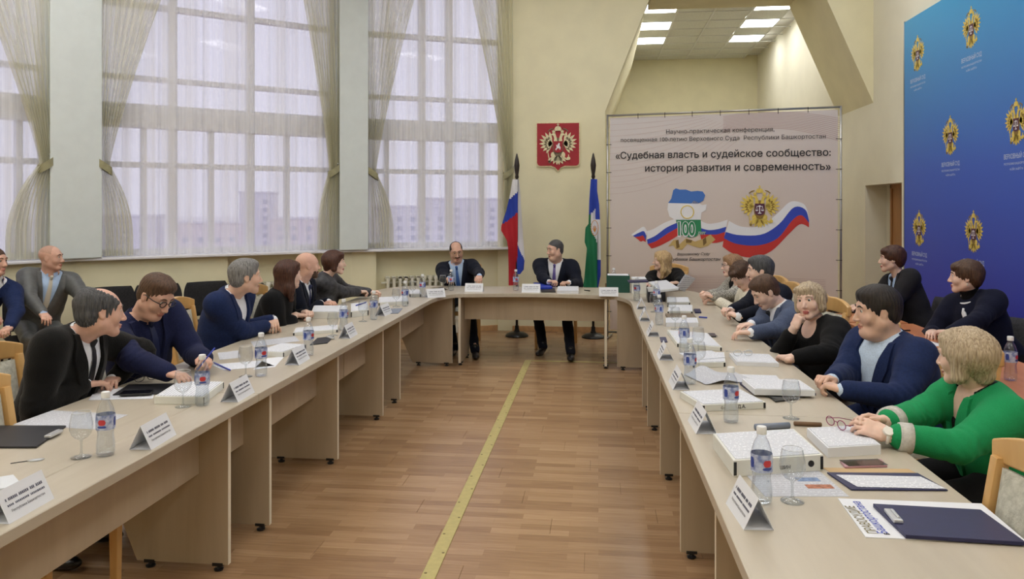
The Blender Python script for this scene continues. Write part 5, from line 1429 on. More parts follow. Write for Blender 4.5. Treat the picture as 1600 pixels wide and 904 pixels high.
            # jacket collar round the back of the neck
            def col(a, b):
                th = math.radians(-125+250*a); r = nkr*(1.30+0.34*b)
                return tuple(nb0+nd*(0.044-0.050*b-0.012*(1-math.cos(th)))*sc+nl*r*math.sin(th)-nf*r*math.cos(th)-OFF)
            MB().grid(col, 20, 3).build('jacket_collar', tcol, root, smooth=True)
            for k in range(q.get('buttons', 1)):
                p = march(JO, np.array([CH(0.012, 0.34, -zb-0.015-0.09*k)]), -Rt[:, 1], maxd=0.5)[0]
                MB().lathe([(0, 0.004), (0.008, 0.004), (0.010, 0.0), (0.0, -0.004)], 10, M=plane_M(tuple(p-OFF), Rt[:, 0], Rt[:, 2])).build('button', 'black_plastic', root)
        if q.get('collar', True) and not q.get('undercut'):
            def sc2(a, b):
                th = math.radians(-161+322*a); fr = abs(a-0.5)*2     # 0 at the nape, +-161 at the throat
                r = nkr*(1.07+0.26*b); z = (0.062-(0.036+0.040*fr**5)*b-0.020*(1-math.cos(th))*0.5)*sc
                return tuple(nb0+nd*z+nl*r*math.sin(th)-nf*r*math.cos(th)-OFF)
            MB().grid(sc2, 36, 4).build('shirt_collar', under, root, smooth=True)
        if q.get('cuff', True) and top == 'jacket':
            for sd in (1, -1):
                El, Wr = arms[sd][:2]; ax = unit(Wr-El)
                MB().tube([tuple(Wr-ax*0.03-OFF), tuple(Wr-ax*0.012-OFF), tuple(Wr+ax*0.006-OFF)], [0.037*sc, 0.0365*sc, 0.036*sc], 16).build('shirt_cuff', under, root, smooth=True)
        if q.get('tie'):
            g = []; nz = 12; ws = []
            for j in range(nz+1):
                u = j/nz; z = -0.012-(zb+0.0)*u; w = (0.013+0.019*u)*sc
                for x in (-w, 0, w): g.append(CH(x, 0.20+0.06*q.get('belly', 0), z))
            pp = march(SO, np.array(g), -Rt[:, 1], maxd=0.5)+Rt[:, 1]*0.006; pp[1::3] += Rt[:, 1]*0.003
            fs = []
            for j in range(nz):
                for i in range(2): fs.append((j*3+i, j*3+i+1, (j+1)*3+i+1, (j+1)*3+i))
            o = MB(); o.v = [tuple(v-OFF) for v in pp]; o.f = fs; o.m = [0]*len(fs); ti = o.build('necktie', q['tie'], root, smooth=True)
            k0 = pp[1]-OFF+Rt[:, 1]*0.004
            V, F = mesh_ops([op_cone(pp[1]+up*0.012+Rt[:, 1]*0.002, pp[1]-up*0.022+Rt[:, 1]*0.004, 0.016*sc, 0.010*sc, 0.005)], 0.004); np_mesh('tie_knot', [(local(V), F, 0)], [q['tie']], ti)
    else:      # pullover, blouse or dress
        JC = JO+[neckhole(q.get('nh', 0.062)*sc, 0.03)]
        if q.get('scoop'): JC.append(op_ell(CH(0, 0.10, 0.01), Rt, np.array([0.08, 0.10, q['scoop']])*sc, 0.012, True))
        V, F = mesh_ops(JC+JA, 0.0088*rf); V = fold(V, F, 0.004, seed); np_mesh(top, [(local(V), F, 0)], [tcol], root)
        if q.get('turtle'):
            def tn(a, b):
                th = 2*PI*a; r = (0.061+0.004*math.sin(b*9))*sc; ax = CH(0, -0.006, 0.0)+(H+Rh@np.array([0, -0.02, -0.06])*hs-CH(0, -0.006, 0.0))*(b*0.75)
                return tuple(ax+Rt[:, 0]*r*math.sin(th)-Rt[:, 1]*r*math.cos(th)-OFF)
            MB().grid(tn, 24, 5).build('turtleneck', q['turtle'], root, smooth=True)
    # ---- trousers and shoes
    TO = [op_ell(hip-up*0.0, Rp, np.array([0.168*bulk*sc, 0.142*bulk*sc, 0.125*sc]), 0.03)]
    for sd in (1, -1):
        hj, kn, an = legs[sd]; TO += [op_cone(hj, kn, 0.090*sc*bulk**0.6, 0.066*sc, 0.04), op_cone(kn, an+np.array([0, 0, -0.02]), 0.064*sc, 0.052*sc, 0.025)]
    V, F = mesh_ops(TO, 0.013*min(1.2, rf)); n = vnormals(V, F); V = V+n*(0.004*wob(V, 0.11, seed+2))[:, None]
    np_mesh('trousers', [(local(V), F, 0)], [q.get('legmat', tcol)], root)
    for sd in (1, -1):
        hj, kn, an = legs[sd]; fd = q.get('footdir', by); f3 = rotm(fd+sd*-7)[:, 1]; a0 = np.array([an[0], an[1], 0.0]); Rf = rotm(fd+sd*-7)
        dz = max(0.0, an[2]-0.095)
        V, F = mesh_ops([op_ell(a0+f3*0.125+np.array([0, 0, 0.038+dz*0.3]), Rf, np.array([0.043, 0.105, 0.034])*sc, 0.02), op_ell(a0+np.array([0, 0, 0.045+dz]), Rf, np.array([0.036, 0.055, 0.045])*sc, 0.03), op_cone(a0+np.array([0, 0, 0.06+dz]), a0+np.array([0, 0, 0.11+dz]), 0.035*sc, 0.036*sc, 0.02),
                         op_fn(lambda X: X[..., 2]-0.004, 0.004, True)], 0.008); np_mesh('shoe', [(local(V), F, 0)], [q.get('shoe', 'shoe_black')], root)
    # ---- spectacles, watch, earrings
    if q.get('glasses'):
        mb = MB(); gm = MB()
        def P(x, y, z): return H+Rh@np.array([x, y, z])*hs-OFF
        for sd in (1, -1):
            R_ = [P(sd*(0.033+0.023*math.cos(a)), 0.103-0.004*abs(math.cos(a)), 0.014+0.017*math.sin(a)) for a in [2*PI*k/20 for k in range(20)]]
            mb.tube([tuple(p) for p in R_], 0.0019*hs*q.get('gt', 1.0), 6, closed=True)
            gm.add([tuple(p) for p in R_], [tuple(range(20))])
            mb.tube([tuple(P(sd*0.056, 0.100, 0.018)), tuple(P(sd*0.076, 0.06, 0.018)), tuple(P(sd*0.080, -0.005, 0.018)), tuple(P(sd*0.079, -0.02, 0.006))], 0.0019*hs*q.get('gt', 1.0), 6)
        mb.tube([tuple(P(-0.010, 0.104, 0.018)), tuple(P(0, 0.108, 0.021)), tuple(P(0.010, 0.104, 0.018))], 0.0018*hs, 6)
        g = mb.build('spectacles', q['glasses'], root, smooth=True); gm.build('lens', 'pane_glass', g)
    if q.get('watch'):
        sd, wm = q['watch']; El, Wr = arms[sd][:2]; ax = unit(Wr-El); bk = arms[sd][2][:, 2]; bk = unit(bk-ax*(bk@ax)); lt = np.cross(ax, bk); c0 = Wr-ax*q.get('wo', 0.0)-OFF
        ring = [tuple(c0+(bk*math.cos(a)*0.026+lt*math.sin(a)*0.030)*sc) for a in [2*PI*k/22 for k in range(22)]]
        w = MB().tube(ring, 0.0065*sc, 8, closed=True).build('wristwatch', wm, root, smooth=True)
        MB().lathe([(0, 0.010), (0.017, 0.010), (0.019, 0.006), (0.019, 0.0), (0, 0.0)], 18, M=plane_M(tuple(c0+bk*0.024*sc), lt, ax)).build('watch_face', wm, w)
    if q.get('earring'):
        for sd in (1, -1):
            p = H+Rh@np.array([sd*0.082, -0.008, -0.040])*hs-OFF
            MB().tube([tuple(p+np.array([0, 0, 0.008])), tuple(p), tuple(p+np.array([0, 0, -0.014]))], [0.002, 0.004, 0.003], 8).build('earring', q['earring'], root, smooth=True)
    return root, dict(Rt=Rt, N=N, H=H, Rh=Rh, OFF=OFF, CH=CH, JO=JO, arms=arms, hs=hs)
cloth('shirt_white', rgb(232, 234, 240), 0.8, 0.02); cloth('shirt_blue', rgb(176, 200, 232), 0.8, 0.04); cloth('shirt_palecheck', rgb(196, 214, 236), 0.8, 0.1, 160)
cloth('suit_navy', rgb(28, 33, 66)); cloth('suit_blue', rgb(29, 42, 80)); cloth('suit_darknavy', rgb(20, 24, 38)); cloth('suit_black', rgb(17, 17, 20)); cloth('suit_greyblue', rgb(78, 88, 112), var=0.2, vs=160)
mat('suit_sheen', rgb(84, 86, 86), 0.42, var=0.1, vscale=40, bump=0.2, bscale=200, sheen=0.05); mat('velvet', rgb(14, 13, 12), 0.8, var=0.3, vscale=8, sheen=0.12, bump=0.2, bscale=120, spec=0.12)
cloth('knit_black', rgb(15, 15, 17), var=0.25, vs=160); cloth('knit_navy', rgb(19, 22, 42), var=0.2, vs=160); cloth('jacket_green', rgb(30, 142, 86), var=0.06, vs=200); cloth('blouse_black', rgb(18, 17, 18))
cloth('lining_grey', rgb(196, 194, 188), var=0.1)
mat('tweed', rgb(206, 202, 190), 0.95, var=0.0, vscale=140, bump=0.4, bscale=160, col2=rgb(70, 68, 66)); mat('print_blouse', rgb(70, 70, 74), 0.6, vscale=26, col2=rgb(38, 38, 42), bump=0.1)
cloth('blouse_cream', rgb(226, 220, 204)); cloth('suit_charcoal', rgb(38, 37, 40), var=0.15, vs=160)
mat('tie_navy', rgb(30, 38, 74), 0.5); mat('tie_blue', rgb(52, 92, 158), 0.5); mat('tie_violet', rgb(98, 84, 150), 0.5); mat('tie_red', rgb(112, 24, 44), 0.5); mat('tie_gold', rgb(190, 184, 170), 0.5); mat('tie_black', rgb(24, 24, 30), 0.5)
mat('shoe_black', rgb(20, 19, 20), 0.3); mat('frame_dark', rgb(36, 30, 30), 0.35); mat('frame_gold', rgb(190, 160, 110), 0.3, metal=0.8); mat('watch_white', rgb(230, 226, 218), 0.3); mat('watch_steel', rgb(160, 160, 164), 0.3, metal=0.8); mat('pearl', rgb(230, 224, 214), 0.3)
# ================================================================ WHO SITS WHERE
def hd(px, py, z, d, pose='relaxed', back=(0, 0, 1), hint=None, off=0.085):
    c_ = npv(atz(px, py, z)); d = unit(npv(d)); r = dict(w=c_-d*off, d=d, pose=pose, back=back)
    if hint is not None: r['hint'] = hint
    return r
def seat_of(q, lab, kind='wood', back=0.04):
    f = rotm(q['face'])[:, 1]; h = q['hip']; x, y = h[0]+f[0]*back, h[1]+f[1]*back; rz = math.radians(q['face']-90)
    return wood_chair(x, y, rz, lab) if kind == 'wood' else visitor(x, y, rz, lab, kind == 'grey')
HZ = 0.585
def P3():
    q = dict(head=aty(158, 490, 3.45), hip=(-2.66, 3.40, HZ), face=0, gaze=46, pitch=-4, roll=6, drop=0.105, neckback=0.10, ankf=-0.32, topmat='velvet', legmat='suit_black', tie='tie_black', hair=dict(kind='fringe', t=0.016, amp=0.005), hairmat='hair_greydark', skin='skin_ruddy', twist=0, vdepth=0.34,
             rh=hd(160, 597, 0.805, (0.55, 0.8, -0.05), 'relaxed', hint=(-0.2, -0.9, -0.5)), lh=hd(172, 597, 0.785, (0.35, -0.9, 0), 'relaxed', hint=(0.2, 0.9, -0.2)), bulk=1.08)
    person('man in dark velvet jacket and white shirt leaning on the table, head turned away', q)
    wood_chair(-2.69, 3.46, RL, 'beech chair under the man in the velvet jacket')
P3()
def P4():
    q = dict(head=aty(243, 464, 3.95), hip=(-2.66, 4.16, HZ), face=-22, gaze=-16, pitch=-30, roll=4, topmat='suit_navy', undermat='suit_navy', tie='tie_navy', hair=dict(kind='short', t=0.008, top=True), hairmat='hair_brown', skin='skin_ruddy', glasses='frame_dark', gt=1.5, jowl=0.35, neckback=0.10, drop=0.115,
             rh=hd(301, 598, 0.795, (0.9, -0.25, -0.1), 'relaxed', hint=(-0.3, -0.9, -0.4)), lh=hd(322, 566, 0.83, (0.5, -0.85, -0.1), 'curl', back=(0.4, 0.3, 0.9), hint=(0.1, 0.5, -0.9)), bulk=1.08)
    person('man in navy suit and dark glasses looking down with a pen', q)
    seat_of(q, 'beech chair under the man with dark glasses')
P4()
def P5():
    q = dict(head=aty(384, 434, 5.0), hip=(-2.66, 5.03, HZ), face=-2, gaze=38, pitch=0, drop=0.11, neckback=0.09, topmat='suit_blue', hair=dict(kind='short', t=0.012, top=True), hairmat='hair_grey', skin='skin_mid', vdepth=0.33,
             rh=hd(432, 509, 0.80, (0.55, 0.75, -0.1), 'relaxed', hint=(0.0, -0.6, -0.9)), lh=hd(428, 506, 0.82, (0.45, -0.85, -0.2), 'relaxed', hint=(0.1, 0.5, -0.9)), bulk=1.1, watch=(-1, 'watch_steel'))
    person('grey-haired man in bright blue suit with crossed wrists on the table', q)
    wood_chair(-2.80, 5.44, math.radians(-84), 'empty-looking beech chair beside the grey-haired man in blue')
P5()
def P6():
    q = dict(head=aty(451, 430, 5.78), hip=(-2.64, 5.80, HZ), face=4, gaze=46, fem=True, s=0.96, top='pullover', topmat='knit_black', legmat='suit_black', hair=dict(kind='long', amp=0.004), hairmat='hair_chestnut', lips='lips', sleeve=0.72, bare=True,
             rh=hd(478, 492, 0.80, (0.7, 0.7, -0.1), 'curl', hint=(0.0, -0.6, -0.9)), lh=hd(484, 488, 0.82, (0.6, -0.7, 0.1), 'curl', hint=(0.0, 0.5, -0.9)))
    person('woman with long chestnut hair in black, hands clasped on the table', q); seat_of(q, 'beech chair under the chestnut-haired woman')
P6()
def P7():
    q = dict(head=aty(481, 416, 6.42), hip=(-2.72, 6.42, HZ), face=0, gaze=36, pitch=2, topmat='suit_darknavy', tie='tie_navy', skin='skin_ruddy', beard=True, facehair='hair_brown', hairmat='hair_brown', stubbled=False,
             rh=hd(515, 475, 0.80, (0.8, 0.5, -0.1), 'relaxed', hint=(0.0, -0.6, -0.9)), lh=hd(520, 473, 0.81, (0.7, -0.6, 0), 'relaxed', hint=(0.0, 0.5, -0.9)))
    person('bald bearded man in dark navy suit on the window side', q); seat_of(q, 'beech chair under the bald bearded man')
P7()
def P8():
    q = dict(head=aty(523, 411, 7.02), hip=(-2.66, 7.02, HZ), face=4, gaze=18, drop=0.125, neckback=0.07, fem=True, s=0.96, top='blouse', topmat='print_blouse', legmat='suit_black', hair=dict(kind='bob', zb=-0.075, vol=True), hairmat='hair_chestnut', lips='lips', sleeve=0.9,
             rh=hd(586, 458, 0.80, (0.75, 0.65, 0), 'curl', hint=(0.0, -0.6, -0.9)), lh=hd(592, 455, 0.82, (0.9, 0.1, 0.1), 'curl', hint=(0.1, 0.8, -0.5)))
    person('woman with brown bob in grey patterned blouse, last on the window side', q); seat_of(q, 'beech chair under the woman in the patterned blouse')
P8()
def P9():
    q = dict(head=aty(713, 394, 9.02), hip=(-1.66, 9.22, HZ), face=-84, gaze=-72, pitch=-14, roll=-6, topmat='suit_darknavy', tie='tie_blue', undermat='shirt_blue', hair=dict(kind='fringe', t=0.006, amp=0.001), hairmat='hair_dark', skin='skin_ruddy', glasses='frame_gold', jowl=0.3, moustache=True, facehair='hair_brown', bulk=1.08, vdepth=0.36,
             rh=hd(712, 449, 0.80, (0.3, -0.9, 0), 'relaxed', hint=(-0.7, 0.0, -0.8)), lh=hd(752, 441, 0.83, (0.1, -0.9, -0.35), 'relaxed', hint=(0.9, 0.1, -0.5)), ank=[(-1.62, 8.55, 0.095), (-1.36, 8.42, 0.095)], watch=(-1, 'watch_steel'))
    person('balding man in dark suit, glasses and blue tie at the head table', q); seat_of(q, 'beech chair under the man in the blue tie')
P9()
def P10():
    q = dict(head=aty(867, 391, 9.02), hip=(-0.50, 9.22, HZ), face=-95, gaze=-146, pitch=-5, topmat='suit_darknavy', tie='tie_violet', hair=dict(kind='short', t=0.005, amp=0.001), hairmat='hair_greydark', skin='skin_mid', jowl=0.6, bulk=1.18, sw=1.08, vdepth=0.36,
             rh=hd(868, 442, 0.82, (0.75, -0.6, 0.15), 'curl', hint=(-0.55, 0.1, -0.8)), lh=hd(880, 441, 0.82, (-0.75, -0.6, 0.1), 'curl', hint=(0.55, 0.1, -0.8)), kw=0.17, ank=[(-0.62, 8.62, 0.12), (-0.30, 8.42, 0.095)])
    person('heavy-set man in dark suit and violet tie, hands clasped at the head table', q); seat_of(q, 'beech chair under the man in the violet tie')
P10()
def P11():
    q = dict(head=aty(1034, 408, 8.92), hip=(0.84, 9.05, HZ), face=-118, gaze=176, fem=True, s=0.95, top='pullover', topmat='knit_black', legmat='suit_black', hair=dict(kind='long', amp=0.006, fr=18, fwd=0.01), hairmat='hair_blond', lips='lips', scoop=0.05,
             rh=hd(1003, 452, 0.80, (-0.6, -0.7, 0), 'relaxed', hint=(-0.7, 0.5, -0.4)), lh=hd(1050, 460, 0.80, (-0.8, -0.3, 0), 'relaxed', hint=(0.9, -0.1, -0.4)))
    person('woman with wavy blond hair in black at the far right corner', q); wood_chair(0.74, 9.09, math.radians(-200), 'beech chair under the woman with wavy blond hair')
P11()
def P12():
    q = dict(head=atx(1144, 416, 1.30), hip=(1.48, 7.72, HZ), face=195, gaze=183, fem=True, s=0.95, top='cardigan', topmat='tweed', undermat='blouse_black', legmat='suit_black', hair=dict(kind='bob', zb=-0.05), hairmat='hair_light', lips='lips', glasses='frame_dark', vdepth=0.36, vwidth=0.05,
             rh=hd(1084, 461, 0.84, (-0.9, -0.2, 0.3), 'curl', hint=(0.0, 0.5, -0.9)), lh=hd(1080, 466, 0.83, (-0.9, 0.1, 0.3), 'curl', hint=(0.0, -0.6, -0.9)))
    person('woman with light brown bob and glasses in speckled tweed cardigan holding papers', q); seat_of(q, 'beech chair under the woman in tweed')
P12()
def P13():
    q = dict(head=atx(1159, 431, 1.27), hip=(1.46, 7.10, HZ), face=190, gaze=196, pitch=-38, fem=True, s=0.96, top='blouse', topmat='blouse_cream', legmat='suit_black', hair=dict(kind='puffy', amp=0.007), hairmat='hair_brown', neckback=0.08,
             rh=hd(1104, 464, 0.80, (-0.9, -0.1, 0), 'relaxed', hint=(0.0, 0.5, -0.9)), lh=hd(1106, 468, 0.80, (-0.9, 0.3, 0), 'relaxed', hint=(0.0, -0.6, -0.9)))
    person('curly brown-haired person in cream top bending over the table', q); seat_of(q, 'beech chair under the person in cream')
P13()
def P14():
    q = dict(head=atx(1187, 424, 1.31), hip=(1.50, 6.50, HZ), face=192, gaze=176, pitch=-4, drop=0.125, neckback=0.08, topmat='suit_darknavy', tie='tie_red', hair=dict(kind='short', t=0.013, top=True), hairmat='hair_greydark', skin='skin_fair',
             rh=hd(1116, 493, 0.82, (-0.7, -0.65, 0.2), 'curl', hint=(0.0, 0.5, -0.9)), lh=hd(1120, 499, 0.81, (-0.7, 0.65, 0.2), 'curl', hint=(0.0, -0.6, -0.9)))
    person('dark grey-haired man in navy suit and dark red tie, hands clasped', q); seat_of(q, 'beech chair under the man in the dark red tie')
P14()
def P15():
    q = dict(head=atx(1196, 457, 1.22), hip=(1.46, 5.86, HZ), face=197, gaze=192, pitch=-32, topmat='suit_greyblue', hair=dict(kind='short', t=0.010, top=True), hairmat='hair_brown', skin='skin_fair', neckback=0.11, drop=0.11, tie='tie_black',
             rh=hd(1128, 527, 0.81, (-0.9, -0.4, -0.05), 'relaxed', hint=(0.0, 0.5, -0.9)), lh=hd(1133, 527, 0.79, (-0.95, 0.25, 0), 'relaxed', hint=(0.0, -0.6, -0.9)))
    person('brown-haired man in grey-blue suit looking down, hands folded on the table', q); seat_of(q, 'beech chair under the man in grey-blue')
P15()
def P16():
    q = dict(head=atx(1265, 472, 1.30), hip=(1.46, 4.94, HZ), face=204, gaze=234, pitch=2, roll=-8, fem=True, s=0.96, bulk=1.1, top='pullover', topmat='knit_black', legmat='suit_black', hair=dict(kind='bob', zb=-0.06, vol=True, amp=0.005), hairmat='hair_ash', lips='lips', scoop=0.07, sleeve=0.74, bare=True, earring='pearl',
             rh=dict(w=npv(atx(1241, 512, 1.19)), d=unit(np.array([0.35, -0.1, 0.9])), pose='fist', back=(-0.8, -0.5, 0.2), hint=np.array([-0.5, 0.2, -0.9])),
             lh=hd(1222, 556, 0.785, (-0.15, 0.98, 0), 'relaxed', hint=(0.3, -0.9, -0.3)))
    person('ash-blonde woman in black resting her cheek on her fist', q); wood_chair(1.48, 5.10, math.radians(100), 'beech chair under the ash-blonde woman in black')
P16()
def P17():
    q = dict(head=atx(1370, 488, 1.41), hip=(1.60, 4.16, HZ+0.01), face=198, gaze=179, pitch=-5, topmat='suit_blue', undermat='shirt_palecheck', hair=dict(kind='short', t=0.013, top=True, low=1), hairmat='hair_dark', skin='skin_mid', jowl=1.0, bulk=1.32, sw=1.14, belly=0.8, hs=1.06, vdepth=0.36, vwidth=0.10, brow=1.2,
             rh=hd(1284, 590, 0.83, (-0.75, -0.6, 0.2), 'curl', hint=(0.0, 0.7, -0.9)), lh=hd(1290, 600, 0.81, (-0.75, 0.6, 0.15), 'curl', hint=(0.0, -0.8, -0.8)))
    person('heavy dark-haired man in blue jacket and open pale shirt, hands clasped', q); wood_chair(1.62, 4.18, math.radians(98), 'beech chair under the heavy man in blue')
P17()
def P18():
    q = dict(head=atx(1507, 560, 1.45), hip=(1.63, 3.28, HZ), face=186, gaze=134, pitch=-3, roll=3, fem=True, s=0.97, bulk=1.06, topmat='jacket_green', undermat='blouse_black', legmat='suit_black', hair=dict(kind='bob', zb=-0.085, vol=True, amp=0.004, bang=True), hairmat='hair_ash', lips='lips', undercut=0.075, sleeve=0.80, vdepth=0.30, vwidth=0.048, bare=True, cuff=False, lap=0.9,
             rh=hd(1338, 655, 0.84, (-0.95, -0.2, 0.25), 'relaxed', back=(0, 0.6, 0.8), hint=(0.0, 0.7, -0.9)), lh=hd(1348, 664, 0.83, (-0.9, 0.35, 0.3), 'relaxed', back=(-0.1, -0.7, 0.7), hint=(0.2, -0.9, -0.6)), watch=(-1, 'watch_white'), wo=-0.0)
    r, k = person('woman with ash-blond bob in bright green jacket and white watch', q)
    for sd in (1, -1):       # turned-back pale cuffs
        El, Wr = k['arms'][sd][:2]; ax = unit(Wr-El); a = El+(Wr-El)*0.66-k['OFF']; b = El+(Wr-El)*0.84-k['OFF']
        MB().tube([tuple(a), tuple((a+b)/2), tuple(b)], [0.056, 0.055, 0.053], 18).build('turned_cuff', 'lining_grey', r, smooth=True)
    seat_of(q, 'beech chair under the woman in green')
P18()
def P19():
    q = dict(head=atx(1393, 406, 2.56), hip=(2.80, 7.02, 0.60), face=192, gaze=166, fem=True, s=0.97, topmat='suit_charcoal', undermat='shirt_blue', legmat='suit_black', hair=dict(kind='puffy'), hairmat='hair_chestnut', lips='lips', tie='tie_black', vdepth=0.30,
             rh=hd(1330, 478, 0.80, (-0.95, 0.1, -0.05), 'relaxed', hint=(0.0, 0.5, -0.9)), lh=hd(1333, 481, 0.79, (-0.95, 0.0, 0), 'relaxed', hint=(0.0, -0.6, -0.9)))
    person('woman with short dark hair in charcoal suit sitting before the door', q); seat_of(q, 'dark grey office chair under the woman in charcoal', 'grey')
P19()
def P20():
    q = dict(head=atx(1508, 434, 2.56), hip=(2.78, 5.74, 0.60), face=208, gaze=160, fem=True, s=0.97, bulk=1.1, top='pullover', topmat='knit_navy', legmat='suit_black', hair=dict(kind='puffy', amp=0.004), hairmat='hair_brown', lips='lips', turtle='knit_black', earring='pearl',
             rh=hd(1455, 520, 0.79, (-0.5, -0.8, 0), 'relaxed', hint=(0.2, 0.9, -0.4)), lh=hd(1452, 528, 0.79, (-0.4, 0.9, 0), 'relaxed', hint=(0.2, -0.9, -0.4)))
    r, k = person('woman with short brown hair in navy top with white collar ribbon', q); seat_of(q, 'dark grey office chair under the woman in navy', 'grey')
    CH, Rt, OFF, JO = k['CH'], k['Rt'], k['OFF'], k['JO']
    ring = [tuple(CH(0.083*math.sin(a), -0.012-0.083*math.cos(a), 0.012-0.03*(1-math.cos(a))/2)-OFF) for a in [2*PI*j/26 for j in range(26)]]
    MB().tube(ring, 0.0085, 8, closed=True).build('ribbon_collar', 'shirt_white', r, smooth=True)
    for x, zz in ((0.0, -0.13), (0.022, -0.17), (-0.018, -0.10)):
        g = march(JO, np.array([CH(x*j/5+0.006*math.sin(j*2), 0.34, -0.04+(zz+0.02)*j/5) for j in range(6)]), -Rt[:, 1], maxd=0.5)+Rt[:, 1]*0.006
        MB().tube([tuple(p-OFF) for p in g], 0.007, 6).build('bow_tail', 'shirt_white', r, smooth=True)
P20()
def P2():
    q = dict(head=aty(80, 404, 6.50), hip=(-5.16, 6.56, 0.58), face=-42, gaze=14, pitch=0, topmat='suit_sheen', undermat='shirt_blue', tie='tie_gold', skin='skin_ruddy', hairmat='hair_brown', stubbled=True, facehair='stubble', bulk=1.08, vdepth=0.36, neckback=0.02,
             rh=dict(w=npv(aty(70, 497, 6.10)), d=unit(np.array([0.7, -0.5, -0.3])), pose='relaxed', back=(0, 0, 1), hint=np.array([-0.9, -0.3, -0.3])),
             lh=dict(w=npv(aty(135, 490, 6.35)), d=unit(np.array([0.6, -0.6, -0.3])), pose='relaxed', back=(0, 0, 1), hint=np.array([0.5, 0.9, -0.2])), knee=0.44)
    person('bald man in shiny grey suit sitting against the window wall', q); seat_of(q, 'black office chair under the man in the shiny grey suit', 'black')
P2()
def P1():
    q = dict(head=aty(-8, 410, 6.02), hip=(-5.52, 6.02, 0.58), face=-38, gaze=0, topmat='suit_blue', tie='tie_navy', hair=dict(kind='short', t=0.008), hairmat='hair_brown', skin='skin_ruddy', neckback=0.02,
             rh=dict(w=npv(aty(-8, 517, 5.62)), d=unit(np.array([0.8, 0.2, -0.3])), pose='curl', back=(0, -0.3, 1), hint=np.array([-0.9, -0.5, -0.3])), lh=dict(w=npv(aty(14, 512, 5.78)), d=unit(np.array([0.3, -0.9, -0.2])), pose='curl', back=(0, 0, 1), hint=np.array([0.6, 0.8, -0.3])), knee=0.46)
    person('man in blue suit cut off by the left edge of the picture', q); seat_of(q, 'black office chair under the man at the left edge', 'black')
P1()
# chairs nobody sits on
wood_chair(-2.19, 2.77, RL, 'empty beech chair pushed under the table at lower left')
wood_chair(0.91, 2.27, RR, 'empty beech chair with fabric back at lower right')
visitor(-4.68, 7.0, math.radians(-137), 'empty black office chair next to the man in the shiny grey suit')
visitor(-4.36, 7.32, math.radians(-137), 'empty black office chair half hidden behind the man with glasses')
visitor(-4.0, 7.64, math.radians(-137), 'empty black office chair behind the beech chair, nearest the radiator')
visitor(2.85, 4.75, math.radians(90), 'empty dark grey office chair at the right edge before the blue wall', True)
# ================================================================ THINGS ON THE TABLES
def clear_mat(name, tint, ior, base=0.02):
    m = bpy.data.materials.new(name); m.use_nodes = True; nt = m.node_tree; nt.nodes.clear()
    o = nt.nodes.new('ShaderNodeOutputMaterial'); mx = nt.nodes.new('ShaderNodeMixShader'); t = nt.nodes.new('ShaderNodeBsdfTransparent'); g = nt.nodes.new('ShaderNodeBsdfGlossy')
    lw = nt.nodes.new('ShaderNodeLayerWeight'); lw.inputs[0].default_value = 0.5; pw_ = nt.nodes.new('ShaderNodeMath'); pw_.operation = 'POWER'; pw_.inputs[1].default_value = 3.0; nt.links.new(lw.outputs['Facing'], pw_.inputs[0]); fr = nt.nodes.new('ShaderNodeMath'); fr.operation = 'MULTIPLY'; fr.inputs[1].default_value = 0.75; nt.links.new(pw_.outputs[0], fr.inputs[0]); ad = nt.nodes.new('ShaderNodeMath'); ad.operation = 'ADD'; ad.inputs[1].default_value = base; ad.use_clamp = True
    t.inputs[0].default_value = tint; g.inputs['Roughness'].default_value = 0.04; g.inputs[0].default_value = (0.9, 0.92, 0.95, 1)
    nt.links.new(fr.outputs[0], ad.inputs[0]); nt.links.new(ad.outputs[0], mx.inputs[0]); nt.links.new(t.outputs[0], mx.inputs[1]); nt.links.new(g.outputs[0], mx.inputs[2]); nt.links.new(mx.outputs[0], o.inputs[0])
    MATS[name] = m
clear_mat('clear_glass', (0.90, 0.915, 0.925, 1), 1.5, 0.06); clear_mat('clear_plastic', (0.93, 0.95, 0.97, 1), 1.42, 0.09); clear_mat('water', (0.96, 0.97, 0.98, 1), 1.33, 0.03)
mat('cap_white', rgb(232, 234, 236), 0.4); mat('label_film', rgb(206, 214, 234), 0.4, vscale=55, col2=rgb(120, 136, 190)); mat('label_red', rgb(196, 60, 66), 0.4); mat('label_blue', rgb(60, 80, 160), 0.4)
mat('paper', rgb(226, 228, 234), 0.8); mat('card_white', rgb(228, 230, 236), 0.7); mat('ink_grey', rgb(96, 98, 116), 0.8); mat('ink_dark', rgb(40, 40, 48), 0.8); mat('navy_folder', rgb(34, 36, 78), 0.45, var=0.06, vscale=30); mat('black_folder', rgb(30, 30, 36), 0.5)
mat('binder_white', rgb(222, 222, 216), 0.6, var=0.03); mat('binder_grey', rgb(190, 190, 186), 0.6); mat('green_box', rgb(18, 74, 60), 0.5); mat('blue_folder', rgb(42, 66, 180), 0.4); mat('tan_board', rgb(196, 166, 124), 0.8); mat('phone_glass', rgb(20, 20, 26), 0.12); mat('phone_pink', rgb(176, 132, 142), 0.35)
mat('pen_blue', rgb(40, 60, 170), 0.35); mat('brown_strap', rgb(112, 84, 58), 0.6); mat('case_grey', rgb(120, 128, 144), 0.4); mat('frame_magenta', rgb(140, 40, 90), 0.35); mat('clip_steel', rgb(214, 216, 220), 0.3, metal=0.5)
